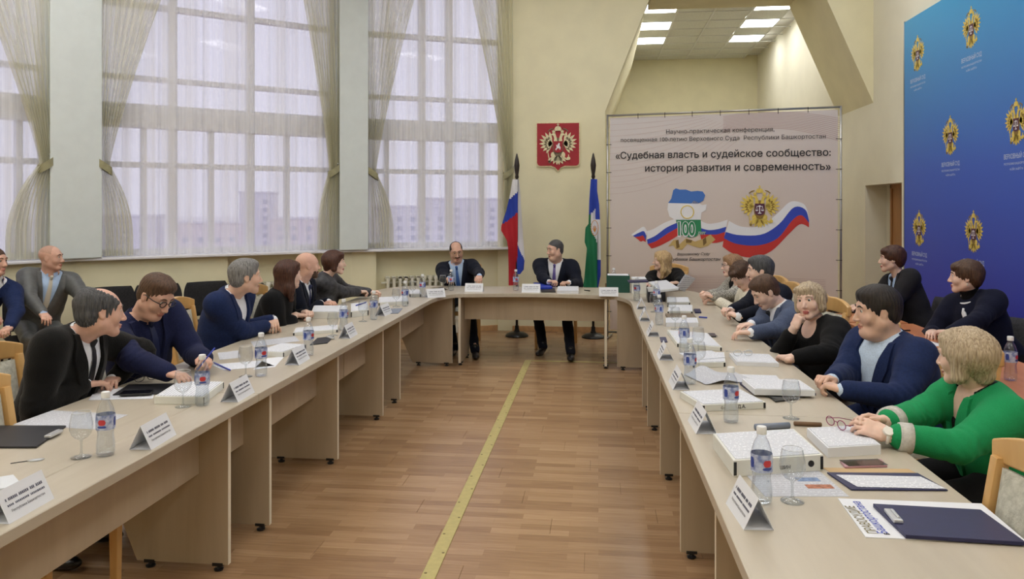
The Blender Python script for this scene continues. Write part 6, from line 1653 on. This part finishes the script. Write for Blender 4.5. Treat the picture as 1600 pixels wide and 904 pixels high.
def print_mat(name, paper, ink, rows=150.0, dens=0.5):
    """flat print: rows of broken dark dashes like lines of type"""
    m = bpy.data.materials.new(name); m.use_nodes = True; nt = m.node_tree; b = nt.nodes['Principled BSDF']; b.inputs['Roughness'].default_value = 0.8
    tc = nt.nodes.new('ShaderNodeTexCoord'); sp = nt.nodes.new('ShaderNodeSeparateXYZ'); nt.links.new(tc.outputs['Object'], sp.inputs[0])
    a = nt.nodes.new('ShaderNodeMath'); a.operation = 'MULTIPLY'; a.inputs[1].default_value = rows; nt.links.new(sp.outputs['Y'], a.inputs[0])
    f = nt.nodes.new('ShaderNodeMath'); f.operation = 'FRACT'; nt.links.new(a.outputs[0], f.inputs[0])
    g = nt.nodes.new('ShaderNodeMath'); g.operation = 'LESS_THAN'; g.inputs[1].default_value = 0.42; nt.links.new(f.outputs[0], g.inputs[0])
    n = nt.nodes.new('ShaderNodeTexNoise'); n.inputs['Scale'].default_value = 1.0; n.inputs['Detail'].default_value = 2
    mp = nt.nodes.new('ShaderNodeMapping'); mp.inputs['Scale'].default_value = (130, rows*0.9, 1); nt.links.new(tc.outputs['Object'], mp.inputs[0]); nt.links.new(mp.outputs[0], n.inputs['Vector'])
    h = nt.nodes.new('ShaderNodeMath'); h.operation = 'GREATER_THAN'; h.inputs[1].default_value = dens; nt.links.new(n.outputs['Fac'], h.inputs[0])
    k = nt.nodes.new('ShaderNodeMath'); k.operation = 'MULTIPLY'; nt.links.new(g.outputs[0], k.inputs[0]); nt.links.new(h.outputs[0], k.inputs[1])
    mx = nt.nodes.new('ShaderNodeMix'); mx.data_type = 'RGBA'; nt.links.new(k.outputs[0], mx.inputs[0]); mx.inputs[6].default_value = paper; mx.inputs[7].default_value = ink
    nt.links.new(mx.outputs[2], b.inputs['Base Color']); MATS[name] = m
print_mat('typed_paper', rgb(226, 228, 234), rgb(186, 188, 198), 72, 0.42); print_mat('newsprint', rgb(206, 208, 214), rgb(164, 164, 174), 120, 0.42)
# ---- bottles
def make_bottle():
    t = thing('water_bottle', 'x', 'bottle', (0, 0, 0), 0, 'small water bottles')
    R = 0.0315
    MB().lathe([(0.0, 0.004), (0.022, 0.002), (0.028, 0.003), (R, 0.012), (R, 0.045), (R-0.004, 0.075), (R-0.0045, 0.085), (R, 0.105), (R, 0.150), (R-0.003, 0.165), (0.022, 0.185), (0.0145, 0.198), (0.013, 0.205), (0.0145, 0.207), (0.0145, 0.210), (0.0125, 0.211), (0.0125, 0.215)], 24, cap=False).build('shell', 'clear_plastic', t, smooth=True)
    MB().lathe([(0.0, 0.006), (R-0.003, 0.010), (R-0.0015, 0.04), (R-0.006, 0.078), (R-0.002, 0.10), (0, 0.101)], 20, cap=False).build('water', 'water', t, smooth=True)
    l = MB().lathe([(R+0.0006, 0.098), (R+0.0008, 0.102), (R+0.0008, 0.148), (R+0.0005, 0.151)], 28, cap=False).build('label_band', 'label_film', t, smooth=True)
    for a0, m, z0, z1, w in ((0.4, 'label_red', 0.116, 0.136, 0.42), (0.4+PI, 'label_red', 0.116, 0.136, 0.42), (0.4, 'label_blue', 0.106, 0.114, 0.5), (0.4+PI, 'label_blue', 0.106, 0.114, 0.5), (0.4+PI/2, 'label_blue', 0.110, 0.142, 0.30), (0.4-PI/2, 'label_blue', 0.110, 0.142, 0.30)):
        def fn(a, b, a0=a0, z0=z0, z1=z1, w=w):
            th = a0+(a-0.5)*2*w; e = math.sqrt(max(0, 1-(2*a-1)**4)); z = (z0+z1)/2+(b-0.5)*(z1-z0)*e; return ((R+0.0016)*math.cos(th), (R+0.0016)*math.sin(th), z)
        MB().grid(fn, 8, 2).build('label_mark', m, l, smooth=True)
    MB().lathe([(0.0148, 0.209), (0.0152, 0.212), (0.0152, 0.228), (0.0135, 0.231), (0, 0.231)], 20).build('cap', 'cap_white', t, smooth=True, auto=0.6)
    return t
def make_goblet():
    t = thing('wine_glass', 'x', 'glass', (0, 0, 0), 0, 'stemmed glasses')
    MB().lathe([(0.0, 0.002), (0.034, 0.0), (0.035, 0.002), (0.02, 0.006), (0.006, 0.011), (0.0042, 0.02), (0.0042, 0.055), (0.007, 0.064), (0.022, 0.072), (0.033, 0.085), (0.0385, 0.104), (0.0385, 0.124), (0.034, 0.146), (0.031, 0.162)], 26, cap=False).build('bowl_and_stem', 'clear_glass', t, smooth=True)
    MB().tube([(0.0306*math.cos(2*PI*k/24), 0.0306*math.sin(2*PI*k/24), 0.162) for k in range(24)], 0.0009, 6, closed=True).build('rim', 'clip_steel', t, smooth=True)
    return t
BOT, GOB = make_bottle(), make_goblet(); USED = {}
def place(proto, p, rz, lab):
    if proto.name not in USED: USED[proto.name] = 1; proto.location = p; proto.rotation_euler = (0, 0, rz); proto['label'] = lab; return proto
    return dup(proto, p, rz, lab)
bots = [((1190, 785), 'water bottle nearest the camera on the right table, before the green jacket'), ((1142, 660), 'water bottle standing before the flat box of papers by the heavy man'), ((1078, 600), 'water bottle on the right table behind the curled newspaper'), ((1069, 552), 'water bottle opposite the man in grey-blue'),
        ((1030, 508), 'water bottle opposite the man in the dark red tie'), ((1026, 479), 'water bottle opposite the woman in tweed'), ((995, 471), 'water bottle at the rounded right corner, before the cream box'), ((959, 452), 'water bottle peeping out behind the green box file'),
        ((165, 712), 'water bottle nearest the camera on the left table'), ((316, 634), 'water bottle before the man with dark glasses'), ((408, 588), 'water bottle beside the white box of the grey-haired man'), ((482, 556), 'water bottle before the grey-haired man in blue'), ((537, 517), 'water bottle before the chestnut-haired woman'),
        ((584, 500), 'water bottle before the bald bearded man'), ((633, 479), 'water bottle before the woman in patterned blouse'), ((660, 465), 'water bottle at the rounded left corner'), ((705, 455), 'water bottle before the man in the blue tie'), ((806, 455), 'water bottle standing alone in the middle of the head table')]
for i, (p, l) in enumerate(bots):
    w = atz(p[0], p[1]-1, TZ); place(BOT, (w.x, w.y, TZ), -1.6+i*0.37, l)
w = atz(1588, 606, 0.75); place(BOT, (2.14, 4.28, 0.75), -1.3, 'water bottle on the brown desk at the right edge')
gobs = [((1238, 785), 'stemmed glass nearest the camera on the right table'), ((1236, 655), 'stemmed glass before the clasped hands of the heavy man'), ((1091, 554), 'stemmed glass opposite the man in grey-blue'), ((1092, 582), 'stemmed glass half hidden behind a bottle by the blonde woman'), ((1055, 516), 'stemmed glass opposite the man in the dark red tie'), ((1050, 496), 'stemmed glass before the person in cream'), ((1022, 489), 'stemmed glass beside the small cards on the right'),
        ((127, 716), 'stemmed glass nearest the camera on the left table'), ((286, 637), 'stemmed glass before the velvet jacket'), ((384, 590), 'stemmed glass before the man with the pen'), ((520, 526), 'stemmed glass beside the black folder of the left table'), ((567, 504), 'stemmed glass before the bald bearded man'), ((619, 481), 'stemmed glass before the woman in patterned blouse'), ((645, 466), 'stemmed glass near the rounded left corner'), ((692, 455), 'stemmed glass before the man in the blue tie')]
for p, l in gobs:
    w = atz(p[0], p[1]-2, TZ); place(GOB, (w.x, w.y, TZ), 0, l)
# ---- tent cards with names in small print
def make_card():
    t = thing('name_card', 'x', 'name card', (0, 0, 0), 0, 'folded name cards')
    L, Wd, Hh = 0.195, 0.042, 0.088
    for s_ in (-1, 1):
        MB().add([(-L/2, s_*Wd, 0), (L/2, s_*Wd, 0), (L/2, 0, Hh), (-L/2, 0, Hh), (-L/2, s_*(Wd-0.0012), 0), (L/2, s_*(Wd-0.0012), 0), (L/2, 0, Hh-0.002), (-L/2, 0, Hh-0.002)], [(0, 1, 2, 3) if s_ < 0 else (3, 2, 1, 0), (4, 7, 6, 5), (0, 4, 5, 1), (0, 3, 7, 4), (1, 5, 6, 2)]).build('card_face', 'card_white', t)
    MB().add([(-L/2, -Wd, 0.0008), (L/2, -Wd, 0.0008), (L/2, Wd, 0.0008), (-L/2, Wd, 0.0008)], [(0, 1, 2, 3)]).build('card_base', 'card_white', t)
    Mf = plane_M((0, -Wd-0.0006, 0.0), (1, 0, 0), (0, Wd, Hh)); sl = math.hypot(Wd, Hh); rnd = random.Random(4)
    for row, (z, h) in enumerate(((0.66, 0.0085), (0.48, 0.006))):
        x = -0.078
        mb = MB()
        while x < 0.076:
            w_ = rnd.uniform(0.004, 0.0065); mb.box((x+w_/2, z*sl, 0.0003), (w_*0.8, h, 0.0003)); x += w_+0.0012
            if rnd.random() < 0.14: x += 0.006
        o = mb.build('print_line', 'ink_grey', t); o.matrix_local = Mf; o['kind'] = 'stuff'
    fit_text('lettering', 'Республики Башкортостан', (-0.07, 0.27*sl), (0.07, 0.27*sl), 'ink_dark', t, Mf @ Matrix.Translation((0, 0, 0.0005)))
    return t
CARD = make_card()
cards = [((1170, 806), -1.48, 'folded name card nearest the camera on the right table'), ((1097, 667), -1.52, 'folded name card before the large white box file on the right'), ((1061, 602), -1.55, 'folded name card beside the curled newspaper'), ((1039, 558), -1.57, 'folded name card opposite the ash-blonde woman'), ((1020, 522), -1.57, 'folded name card opposite the man in grey-blue'), ((1007, 499), -1.6, 'folded name card opposite the man in the dark red tie'), ((1002, 481), -1.6, 'folded name card nearest the rounded right corner'),
         ((951, 462), 0.0, 'folded name card before the green box file'), ((830, 456), 0.0, 'folded name card before the man in the violet tie'), ((741, 455), 0.0, 'folded name card before the man in the blue tie'),
         ((30, 797), 1.62, 'folded name card at the lower left edge of the picture'), ((240, 690), 1.64, 'folded name card beside the nearest bottle on the left table'), ((372, 620), 1.62, 'folded name card before the man with dark glasses'), ((465, 565), 1.62, 'folded name card before the grey-haired man in blue'), ((544, 525), 1.62, 'folded name card before the chestnut-haired woman'), ((600, 491), 1.5, 'folded name card before the bald bearded man'), ((680, 464), 0.6, 'folded name card at the rounded left corner')]
for p, rz, l in cards:
    w = atz(p[0], p[1], TZ); place(CARD, (w.x, w.y, TZ), rz, l)
# ---- flat goods: outlines taken on the table plane
def slab(name, lab, cat, quad, z0, h, m, group=None, bevel=0.0, parts=None, top=None, side=None):
    Q = [atz(a, b, z0+h) for a, b in quad]; c_ = sum(Q, Vector())/4; e = Q[1]-Q[0]; rz = math.atan2(e.y, e.x)
    Ri = Matrix.Rotation(-rz, 2)
    L = [Ri @ Vector((p.x-c_.x, p.y-c_.y)) for p in Q]
    lx = (abs((L[1]-L[0]).x)+abs((L[2]-L[3]).x))/4; ly = (abs((L[3]-L[0]).y)+abs((L[2]-L[1]).y))/4
    shear = ((L[2]-L[1]).x+(L[3]-L[0]).x)/4; sg = 1 if (L[2]-L[1]).y > 0 else -1
    poly = [(-lx-shear, -sg*ly), (lx-shear, -sg*ly), (lx+shear, sg*ly), (-lx+shear, sg*ly)]
    if parts or top:
        t = thing(name, lab, cat, (c_.x, c_.y, z0), rz, group)
        MB().prism(poly, 0.0, h).build(parts or 'body', m, t, bevel=bevel)
        if top: MB().prism([(a*0.94, b*0.94) for a, b in poly], h+0.0003, h+0.0025).build('top_sheet', top, t)
        if side:
            lo = min(poly, key=lambda p: 0)
        return t, (lx, ly, sg, shear)
    o = MB().prism(poly, 0.0, h).build(name, m, loc=(c_.x, c_.y, z0), rot=(0, 0, rz), bevel=bevel); tag(o, lab, cat, group); return o, (lx, ly, sg, shear)
def box_file(lab, quad, h=0.04, m='binder_white', top='typed_paper', z0=TZ, mark=None, hole=False):
    t, (lx, ly, sg, sh) = slab('box_file', lab, 'box file', quad, z0, h, m, 'box files of papers', 0.002, 'file_box', top)
    for s_ in (-1, 1): MB().box((s_*(lx-0.006)+sh, sg*ly, h*0.5), (0.010, 0.003, h*0.8)).build('corner_guard', 'black_plastic', t)
    for txt, u0, u1 in (mark or ()):
        fit_text('lettering', txt, (u0*lx, h*0.28), (u1*lx, h*0.28), 'ink_dark', t, plane_M((sh, sg*(ly+0.0016), 0), (-sg, 0, 0), (0, 0, 1)), bold=0.02)
    if hole: MB().lathe([(0, 0), (0.011, 0), (0.011, 0.002), (0.006, 0.003), (0, 0.003)], 16, M=plane_M((sh-sg*lx*0.72, sg*ly, h*0.5), (-sg, 0, 0), (0, 0, 1))).build('finger_hole', 'black_plastic', t)
    return t
def sheet(lab, quad, m='typed_paper', z=TZ+0.0006, h=0.0009, cat='paper', name='paper_sheet'): return slab(name, lab, cat, quad, z, h, m, 'loose papers on the tables')[0]
def stack(lab, quad, h, z0=TZ, m='paper', top='typed_paper'): return slab('paper_stack', lab, 'papers', quad, z0, h, m, 'stacks of papers', 0.0, 'paper_block', top)[0]
def folder(lab, quad, m, h=0.006, z0=TZ, clip=None):
    t, (lx, ly, sg, sh) = slab('folder', lab, 'folder', quad, z0, h, m, 'clip folders', 0.002, 'cover')
    if clip is not None:
        c_ = atz(clip[0], clip[1], z0+h); loc = t.matrix_world.inverted() if False else None
        d = Vector((c_.x-t.location.x, c_.y-t.location.y)); d = Matrix.Rotation(-t.rotation_euler[2], 2) @ d
        MB().box((d.x, d.y, h+0.005), (0.026, 0.085, 0.010)).box((d.x+0.004, d.y, h+0.012), (0.008, 0.06, 0.006)).build('clip', 'clip_steel', t, bevel=0.003)
    return t
def phone(lab, quad, m='black_plastic', z0=TZ):
    t, (lx, ly, sg, sh) = slab('smartphone', lab, 'phone', quad, z0, 0.008, m, 'smartphones', 0.003, 'case'); MB().prism([(-lx*0.93, -ly*0.93), (lx*0.93, -ly*0.93), (lx*0.93, ly*0.93), (-lx*0.93, ly*0.93)], 0.0082, 0.0088).build('screen', 'phone_glass', t); return t
# right table, near to far
mat('photo_rust', rgb(170, 112, 88), 0.7, var=0.3, vscale=60); mat('photo_blue', rgb(120, 140, 176), 0.7, var=0.3, vscale=60)
bf = box_file('large white box file with a printed sheet, before the woman in green', [(1110, 677), (1244, 669), (1284, 711), (1149, 718)], 0.055, mark=(('ШИН', 0.02, 0.25),), hole=True)
bx = bf.location
stack('thick paper stack under magenta glasses by the woman in green', [(1262, 668), (1336, 664), (1394, 702), (1278, 692)], 0.035)
nw, (nx_l, ny_l, nsg, nsh) = slab('newspaper', 'newspaper with small colour pictures under the nearest bottle on the right', 'newspaper', [(1151, 731), (1281, 731), (1323, 777), (1200, 773)], TZ, 0.0012, 'newsprint', 'loose papers on the tables', 0.0, 'page')
MB().box((nx_l*0.45, 0.02, 0.0015), (0.075, 0.035, 0.0004)).build('picture', 'photo_blue', nw); MB().box((nx_l*0.55, -0.045, 0.0015), (0.085, 0.035, 0.0004)).build('picture', 'photo_rust', nw)
phone('smartphone in pink case lying before the green sleeve', [(1311, 718), (1378, 716), (1385, 726), (1322, 729)], 'phone_pink')
slab('cardboard', 'tan cardboard sheet under the phone by the green sleeve', 'cardboard', [(1284, 730), (1420, 732), (1447, 746), (1312, 746)], TZ, 0.001, 'tan_board')
folder('open navy folder under a typed page beside the pink phone', [(1290, 737), (1436, 738), (1477, 763), (1334, 765)], 'navy_folder', 0.005, TZ+0.001)
sheet('typed page on the open navy folder', [(1305, 741), (1440, 744), (1473, 760), (1345, 763)], z=TZ+0.0064)
mg, _ = slab('magazine', 'white magazine with big lettering under the closed navy folder', 'magazine', [(1310, 778), (1533, 786), (1612, 851), (1350, 836)], TZ, 0.003, 'paper', None, 0.0, 'cover_page')
wm = mg.matrix_world
def on_mag(txt, p0, p1, m, **k):
    a, b = atz(*p0, TZ+0.0036), atz(*p1, TZ+0.0036); Rr = Matrix.Rotation(-mg.rotation_euler[2], 2)
    a2 = Rr @ Vector((a.x-mg.location.x, a.y-mg.location.y)); b2 = Rr @ Vector((b.x-mg.location.x, b.y-mg.location.y))
    fit_text('lettering', txt, a2, b2, m, mg, Matrix.Translation((0, 0, 0.0036)), **k)
mat('ink_olive', rgb(126, 118, 88), 0.7)
on_mag('ПРАВОСУДИЕ', (1372, 833), (1334, 790), 'ink_olive', bold=0.02, hscale=1.3); on_mag('Башкортостана', (1388, 833), (1343, 783), 'print_blue', bold=0.01, hscale=1.2); on_mag('в', (1391, 835), (1388, 832), 'print_black', bold=0.02)
folder('closed navy clip folder lying on the white magazine', [(1366, 786), (1530, 795), (1604, 845), (1414, 836)], 'navy_folder', 0.011, TZ+0.003, (1396, 808))
box_file('flat white box file with typed sheet by the heavy man', [(1064, 611), (1154, 607), (1199, 628), (1095, 632)], 0.03, mark=(('Со', -0.42, -0.30), ('Д.А.', 0.1, 0.36)))
stack('thick bundle of papers on a blue folder before the heavy man', [(1158, 591), (1250, 593), (1270, 608), (1182, 609)], 0.028, TZ+0.012)
folder('blue folder under the thick bundle before the heavy man', [(1154, 597), (1250, 598), (1272, 613), (1180, 614)], 'navy_folder', 0.012, TZ)
sheet('typed page lying behind the thick bundle', [(1146, 584), (1212, 586), (1222, 596), (1152, 596)])
phone('dark smartphone beside the glass of the heavy man', [(1199, 617), (1236, 613), (1248, 622), (1212, 626)])
# curled newspaper
c0 = atz(1126, 591, TZ); 
def curl(a, b):
    x = (a-0.5)*0.30; y = (b-0.5)*0.24; return (x, y, 0.002+0.045*math.exp(-((a-0.35)/0.22)**2)*(0.4+0.6*b))
tag(MB().grid(curl, 18, 8).build('curled_newspaper', 'newsprint', loc=c0, rot=(0, 0, 0.35), smooth=True), 'curled newspaper page standing up between the cards on the right', 'newspaper', 'loose papers on the tables')
def rod(name, lab, cat, p0, p1, r, m, z=TZ):
    a, b = atz(*p0, z+r), atz(*p1, z+r); c_ = (a+b)/2; tag(MB().tube([tuple(a-c_), tuple((a-c_)*0.96), tuple((b-c_)*0.96), tuple(b-c_)], [r*0.6, r, r, r*0.6], 10).build(name, m, loc=c_, smooth=True), lab, cat, None)
rod('spectacle_case', 'grey-blue spectacle case beside the glass of the heavy man', 'case', (1179, 667), (1234, 664), 0.013, 'case_grey'); rod('brown_strap', 'brown strap roll behind the magenta glasses', 'strap', (1240, 661), (1284, 663), 0.009, 'brown_strap')
def eyeglasses(lab, p, rz, m, z):
    c_ = atz(*p, z); t = thing('eyeglasses', lab, 'eyeglasses', (c_.x, c_.y, z), rz, 'eyeglasses lying about')
    for s_ in (-1, 1):
        MB().tube([(s_*0.033+0.024*math.cos(a), 0.0, 0.019+0.017*math.sin(a)) for a in [2*PI*k/18 for k in range(18)]], 0.0018, 6, closed=True).build('rim', m, t, smooth=True)
        MB().add([(s_*0.033+0.024*math.cos(a), 0.0, 0.019+0.017*math.sin(a)) for a in [2*PI*k/18 for k in range(18)]], [tuple(range(18))]).build('lens', 'clear_glass', t)
        MB().tube([(s_*0.057, 0, 0.024), (s_*0.058, 0.06, 0.02), (s_*0.055, 0.13, 0.004)], 0.0016, 6).build('temple', m, t, smooth=True)
    MB().tube([(-0.01, 0, 0.022), (0, 0, 0.026), (0.01, 0, 0.022)], 0.0016, 6).build('bridge', m, t, smooth=True)
eyeglasses('magenta-rimmed eyeglasses lying on the paper stack', (1306, 668), -1.2, 'frame_magenta', TZ+0.038)
box_file('white box file with black base opposite the ash-blonde woman', [(1086, 551), (1130, 550), (1137, 566), (1079, 566)], 0.028)
sheet('typed page spilling over the box opposite the ash-blonde woman', [(1062, 551), (1110, 547), (1137, 558), (1078, 562)], z=TZ+0.032)
stack('open report under thin eyeglasses before the ash-blonde woman', [(1143, 551), (1198, 553), (1220, 566), (1148, 566)], 0.022)
eyeglasses('thin steel eyeglasses on the open report', (1161, 556), 0.2, 'clip_steel', TZ+0.025)
box_file('white box file with loose sheets opposite the man in grey-blue', [(1042, 515), (1106, 520), (1132, 539), (1053, 539)], 0.026)
folder('dark blue folder peeping out beside the box file opposite the man in grey-blue', [(1031, 526), (1040, 526), (1043, 533), (1033, 534)], 'navy_folder', 0.006)
phone('small dark phone beside the man in grey-blue', [(1108, 520), (1117, 520), (1119, 525), (1109, 525)])
stack('grey bundle of papers before the man in the dark red tie', [(1041, 496), (1088, 496), (1092, 504), (1040, 504)], 0.03); folder('brown bound folder behind the grey bundle of papers', [(1042, 489), (1080, 489), (1092, 496), (1040, 495)], mat('brown_cover', rgb(120, 104, 84), 0.6), 0.02)
box_file('white box file before the person in cream', [(1046, 476), (1081, 476), (1083, 486), (1042, 486)], 0.03); folder('small navy notebook beside the person in cream', [(1084, 482), (1094, 482), (1096, 487), (1086, 487)], 'navy_folder', 0.012)
rod('pen', 'blue pen near the clasped hands of the man in the dark red tie', 'pen', (1092, 495), (1105, 496), 0.006, 'pen_blue')
box_file('grey box file lying before the woman in tweed', [(1042, 464), (1075, 464), (1079, 472), (1042, 472)], 0.045, 'binder_grey')
# upright and stacked files at the right corner
def upright(lab, px0, px1, ybot, d, h, m, name='box_file', spine=None):
    a, b = atz(px0, ybot, TZ), atz(px1, ybot, TZ); wv = (b-a).length; c_ = (a+b)/2
    t = thing(name, lab, 'box file', (c_.x, c_.y+d/2, TZ), 0, 'box files of papers')
    MB().box((0, 0, h/2), (wv, d, h)).build('file_box', m, t, bevel=0.004); MB().box((0, 0, h+0.001), (wv*0.9, d*0.9, 0.004)).build('top_sheet', 'paper', t); return t
upright('dark green box file standing on the rounded right corner', 948, 984, 457, 0.22, 0.18, 'green_box'); upright('cream box file standing beside the dark green one', 987, 1010, 459, 0.20, 0.16, 'binder_white')
folder('blue notebook lying across the standing box files', [(980, 437), (1010, 436), (1013, 439), (983, 440)], 'navy_folder', 0.012, TZ+0.182)
stack('pile of dark bound reports beside the cream box file', [(1010, 448), (1036, 447), (1040, 455), (1012, 456)], 0.10, TZ, 'black_folder', 'binder_grey')
box_file('white box file tilted on the pile of dark reports', [(1012, 440), (1042, 437), (1062, 450), (1030, 453)], 0.02, z0=TZ+0.104)
# head table
stack('untidy paper stack beside the clasped hands at the head table', [(874, 447), (902, 447), (906, 454), (868, 454)], 0.03)
folder('black folder under the blue one at the head table', [(846, 450), (866, 450), (869, 455), (845, 455)], 'black_folder', 0.012)
folder('bright blue plastic folder before the man in the violet tie', [(832, 441), (856, 440), (866, 449), (838, 448)], 'blue_folder', 0.02, TZ+0.013)
rod('pen', 'dark pen lying on the head table near the flag', 'pen', (913, 453), (922, 454), 0.006, 'black_plastic')
phone('black phone beside the glass at the head table', [(678, 449), (692, 448), (693, 452), (680, 453)]); phone('black phone under the hand of the man in the blue tie', [(746, 450), (752, 450), (752, 453), (746, 453)])
# left table, near to far
folder('black clip folder at the left edge of the picture', [(-60, 664), (108, 664), (50, 698), (-110, 696)], 'black_folder', 0.008, TZ, (84, 679))
sheet('large printed sheet beside the velvet sleeve', [(25, 661), (78, 642), (206, 646), (140, 672)], 'newsprint', z=TZ+0.0002, h=0.0006)
mat('badge_white', rgb(216, 220, 226), 0.4)
slab('plastic_sleeve', 'clear plastic sleeve behind the name card at the lower left edge', 'sleeve', [(-50, 752), (20, 741), (36, 755), (-40, 772)], TZ, 0.02, 'badge_white')
t_ = atz(56, 719, TZ); t = thing('tasting_spoon', 'small white plastic spoon on the left table', 'spoon', (t_.x, t_.y, TZ), 0.5)
MB().lathe([(0, 0), (0.016, 0.0), (0.02, 0.003), (0.0, 0.004)], 14, M=Matrix.Diagonal((1.4, 0.7, 1, 1))).build('bowl', 'badge_white', t, smooth=True); MB().tube([(-0.02, 0, 0.002), (-0.075, -0.01, 0.002)], 0.0014, 6).build('handle', 'ink_dark', t)
sheet('white page under the hands of the man in velvet', [(150, 606), (246, 604), (232, 626), (146, 621)]); folder('black folder between the page and the white box on the left', [(200, 600), (276, 598), (246, 620), (186, 610)], 'black_folder', 0.005, TZ+0.0016)
phone('dark smartphone lying beside the hands of the man in velvet', [(189, 610), (240, 608), (236, 615), (188, 615)], z0=TZ+0.007)
eyeglasses('black eyeglasses with folded straps near the velvet sleeve', (228, 595), 1.0, 'frame_dark', TZ+0.004)
box_file('white box file with printed sheet before the man with dark glasses', [(244, 617), (276, 597), (360, 594), (306, 622)], 0.035)
sheet('white page under the pen of the man with dark glasses', [(334, 569), (404, 563), (432, 571), (346, 578)]); rod('pen', 'blue pen pointing across the page on the left table', 'pen', (334, 566), (360, 578), 0.004, 'pen_blue', TZ+0.004)
sheet('greyish page before the left hand of the man with dark glasses', [(338, 551), (374, 547), (376, 559), (344, 561)], 'newsprint')
box_file('white box file beside the bottle of the grey-haired man', [(406, 547), (436, 537), (474, 536), (446, 552)], 0.03); sheet('typed page in front of the box of the grey-haired man', [(412, 560), (446, 556), (430, 574), (395, 576)], 'paper')
sheet('brochure before the crossed wrists of the grey-haired man', [(386, 534), (466, 524), (474, 536), (392, 538)], 'newsprint')
box_file('low white box file before the chestnut-haired woman', [(461, 512), (530, 507), (530, 516), (456, 518)], 0.022); folder('black clip folder at the inner edge of the left table', [(490, 528), (527, 524), (510, 537), (486, 536)], 'black_folder', 0.006, TZ, (516, 528))
box_file('tall white box file beside the clasped hands of the chestnut-haired woman', [(490, 477), (544, 477), (542, 487), (487, 487)], 0.055); box_file('white box file with blue pen before the bald bearded man', [(547, 474), (575, 471), (578, 484), (546, 486)], 0.05)
rod('pen', 'blue pen on the box before the bald bearded man', 'pen', (556, 477), (572, 472), 0.005, 'pen_blue', TZ+0.054)
folder('dark grey folder before the woman in patterned blouse', [(606, 482), (632, 481), (620, 489), (604, 489)], 'case_grey', 0.005)
box_file('white box file before the woman in patterned blouse', [(592, 464), (636, 462), (640, 471), (590, 472)], 0.03); box_file('grey box file at the rounded left corner', [(638, 452), (656, 452), (658, 459), (640, 459)], 0.03, 'binder_grey')
# desks by the blue wall
t = thing('laptop', 'open black laptop on the brown desk before the woman in charcoal', 'laptop', (2.12, 7.02, 0.75), math.radians(90))
MB().box((0, 0, 0.009), (0.33, 0.23, 0.016)).build('base', 'black_plastic', t, bevel=0.004); MB().box((0, 0.0, 0.0185), (0.29, 0.11, 0.002)).build('keyboard', 'phone_glass', t)
MB().box((0, 0.12, 0.022), (0.33, 0.03, 0.008)).build('folded_screen', 'black_plastic', t)
sheet2 = MB().box((0, 0, 0.0006), (0.21, 0.29, 0.001)).build('paper_sheet', 'typed_paper', loc=(2.14, 5.42, 0.7502), rot=(0, 0, 0.2)); tag(sheet2, 'white page on the brown desk before the woman in navy', 'paper', 'loose papers on the tables')
for k, (x, y, a) in enumerate(((2.14, 5.66, 0.5), (2.2, 5.9, 0.2))):
    tag(MB().tube([(-0.07, 0, 0), (0.07, 0, 0)], 0.005, 8).build('pen', 'pen_blue' if k == 0 else 'print_black', loc=(x, y, 0.756), rot=(0, 0, a), smooth=True), ['blue pen on the brown desk before the woman in navy', 'black pen on the brown desk near the charcoal chair'][k], 'pen')
# papers in the hand of the woman in tweed
c_ = atx(1063, 449, 0.80)
t = thing('held_papers', 'small bundle of papers held up by the woman in tweed', 'papers', (c_.x, c_.y, c_.z-0.02), 0.6)
for k in range(3): MB().box((0.004*k, 0.002*k, 0.08), (0.15, 0.0015, 0.17), M=Matrix.Rotation(0.5+0.05*k, 4, 'X') @ Matrix.Rotation(0.35, 4, 'Y')).build('sheet', 'typed_paper', t)
tag(MB().tube([(-0.07, 0, 0), (0.07, 0, 0)], 0.004, 8).build('pen', 'pen_blue', loc=(atz(322, 560, 0.86)), rot=(0.3, -0.9, 0.4), smooth=True), 'white-tipped pen in the hand of the man with dark glasses', 'pen')
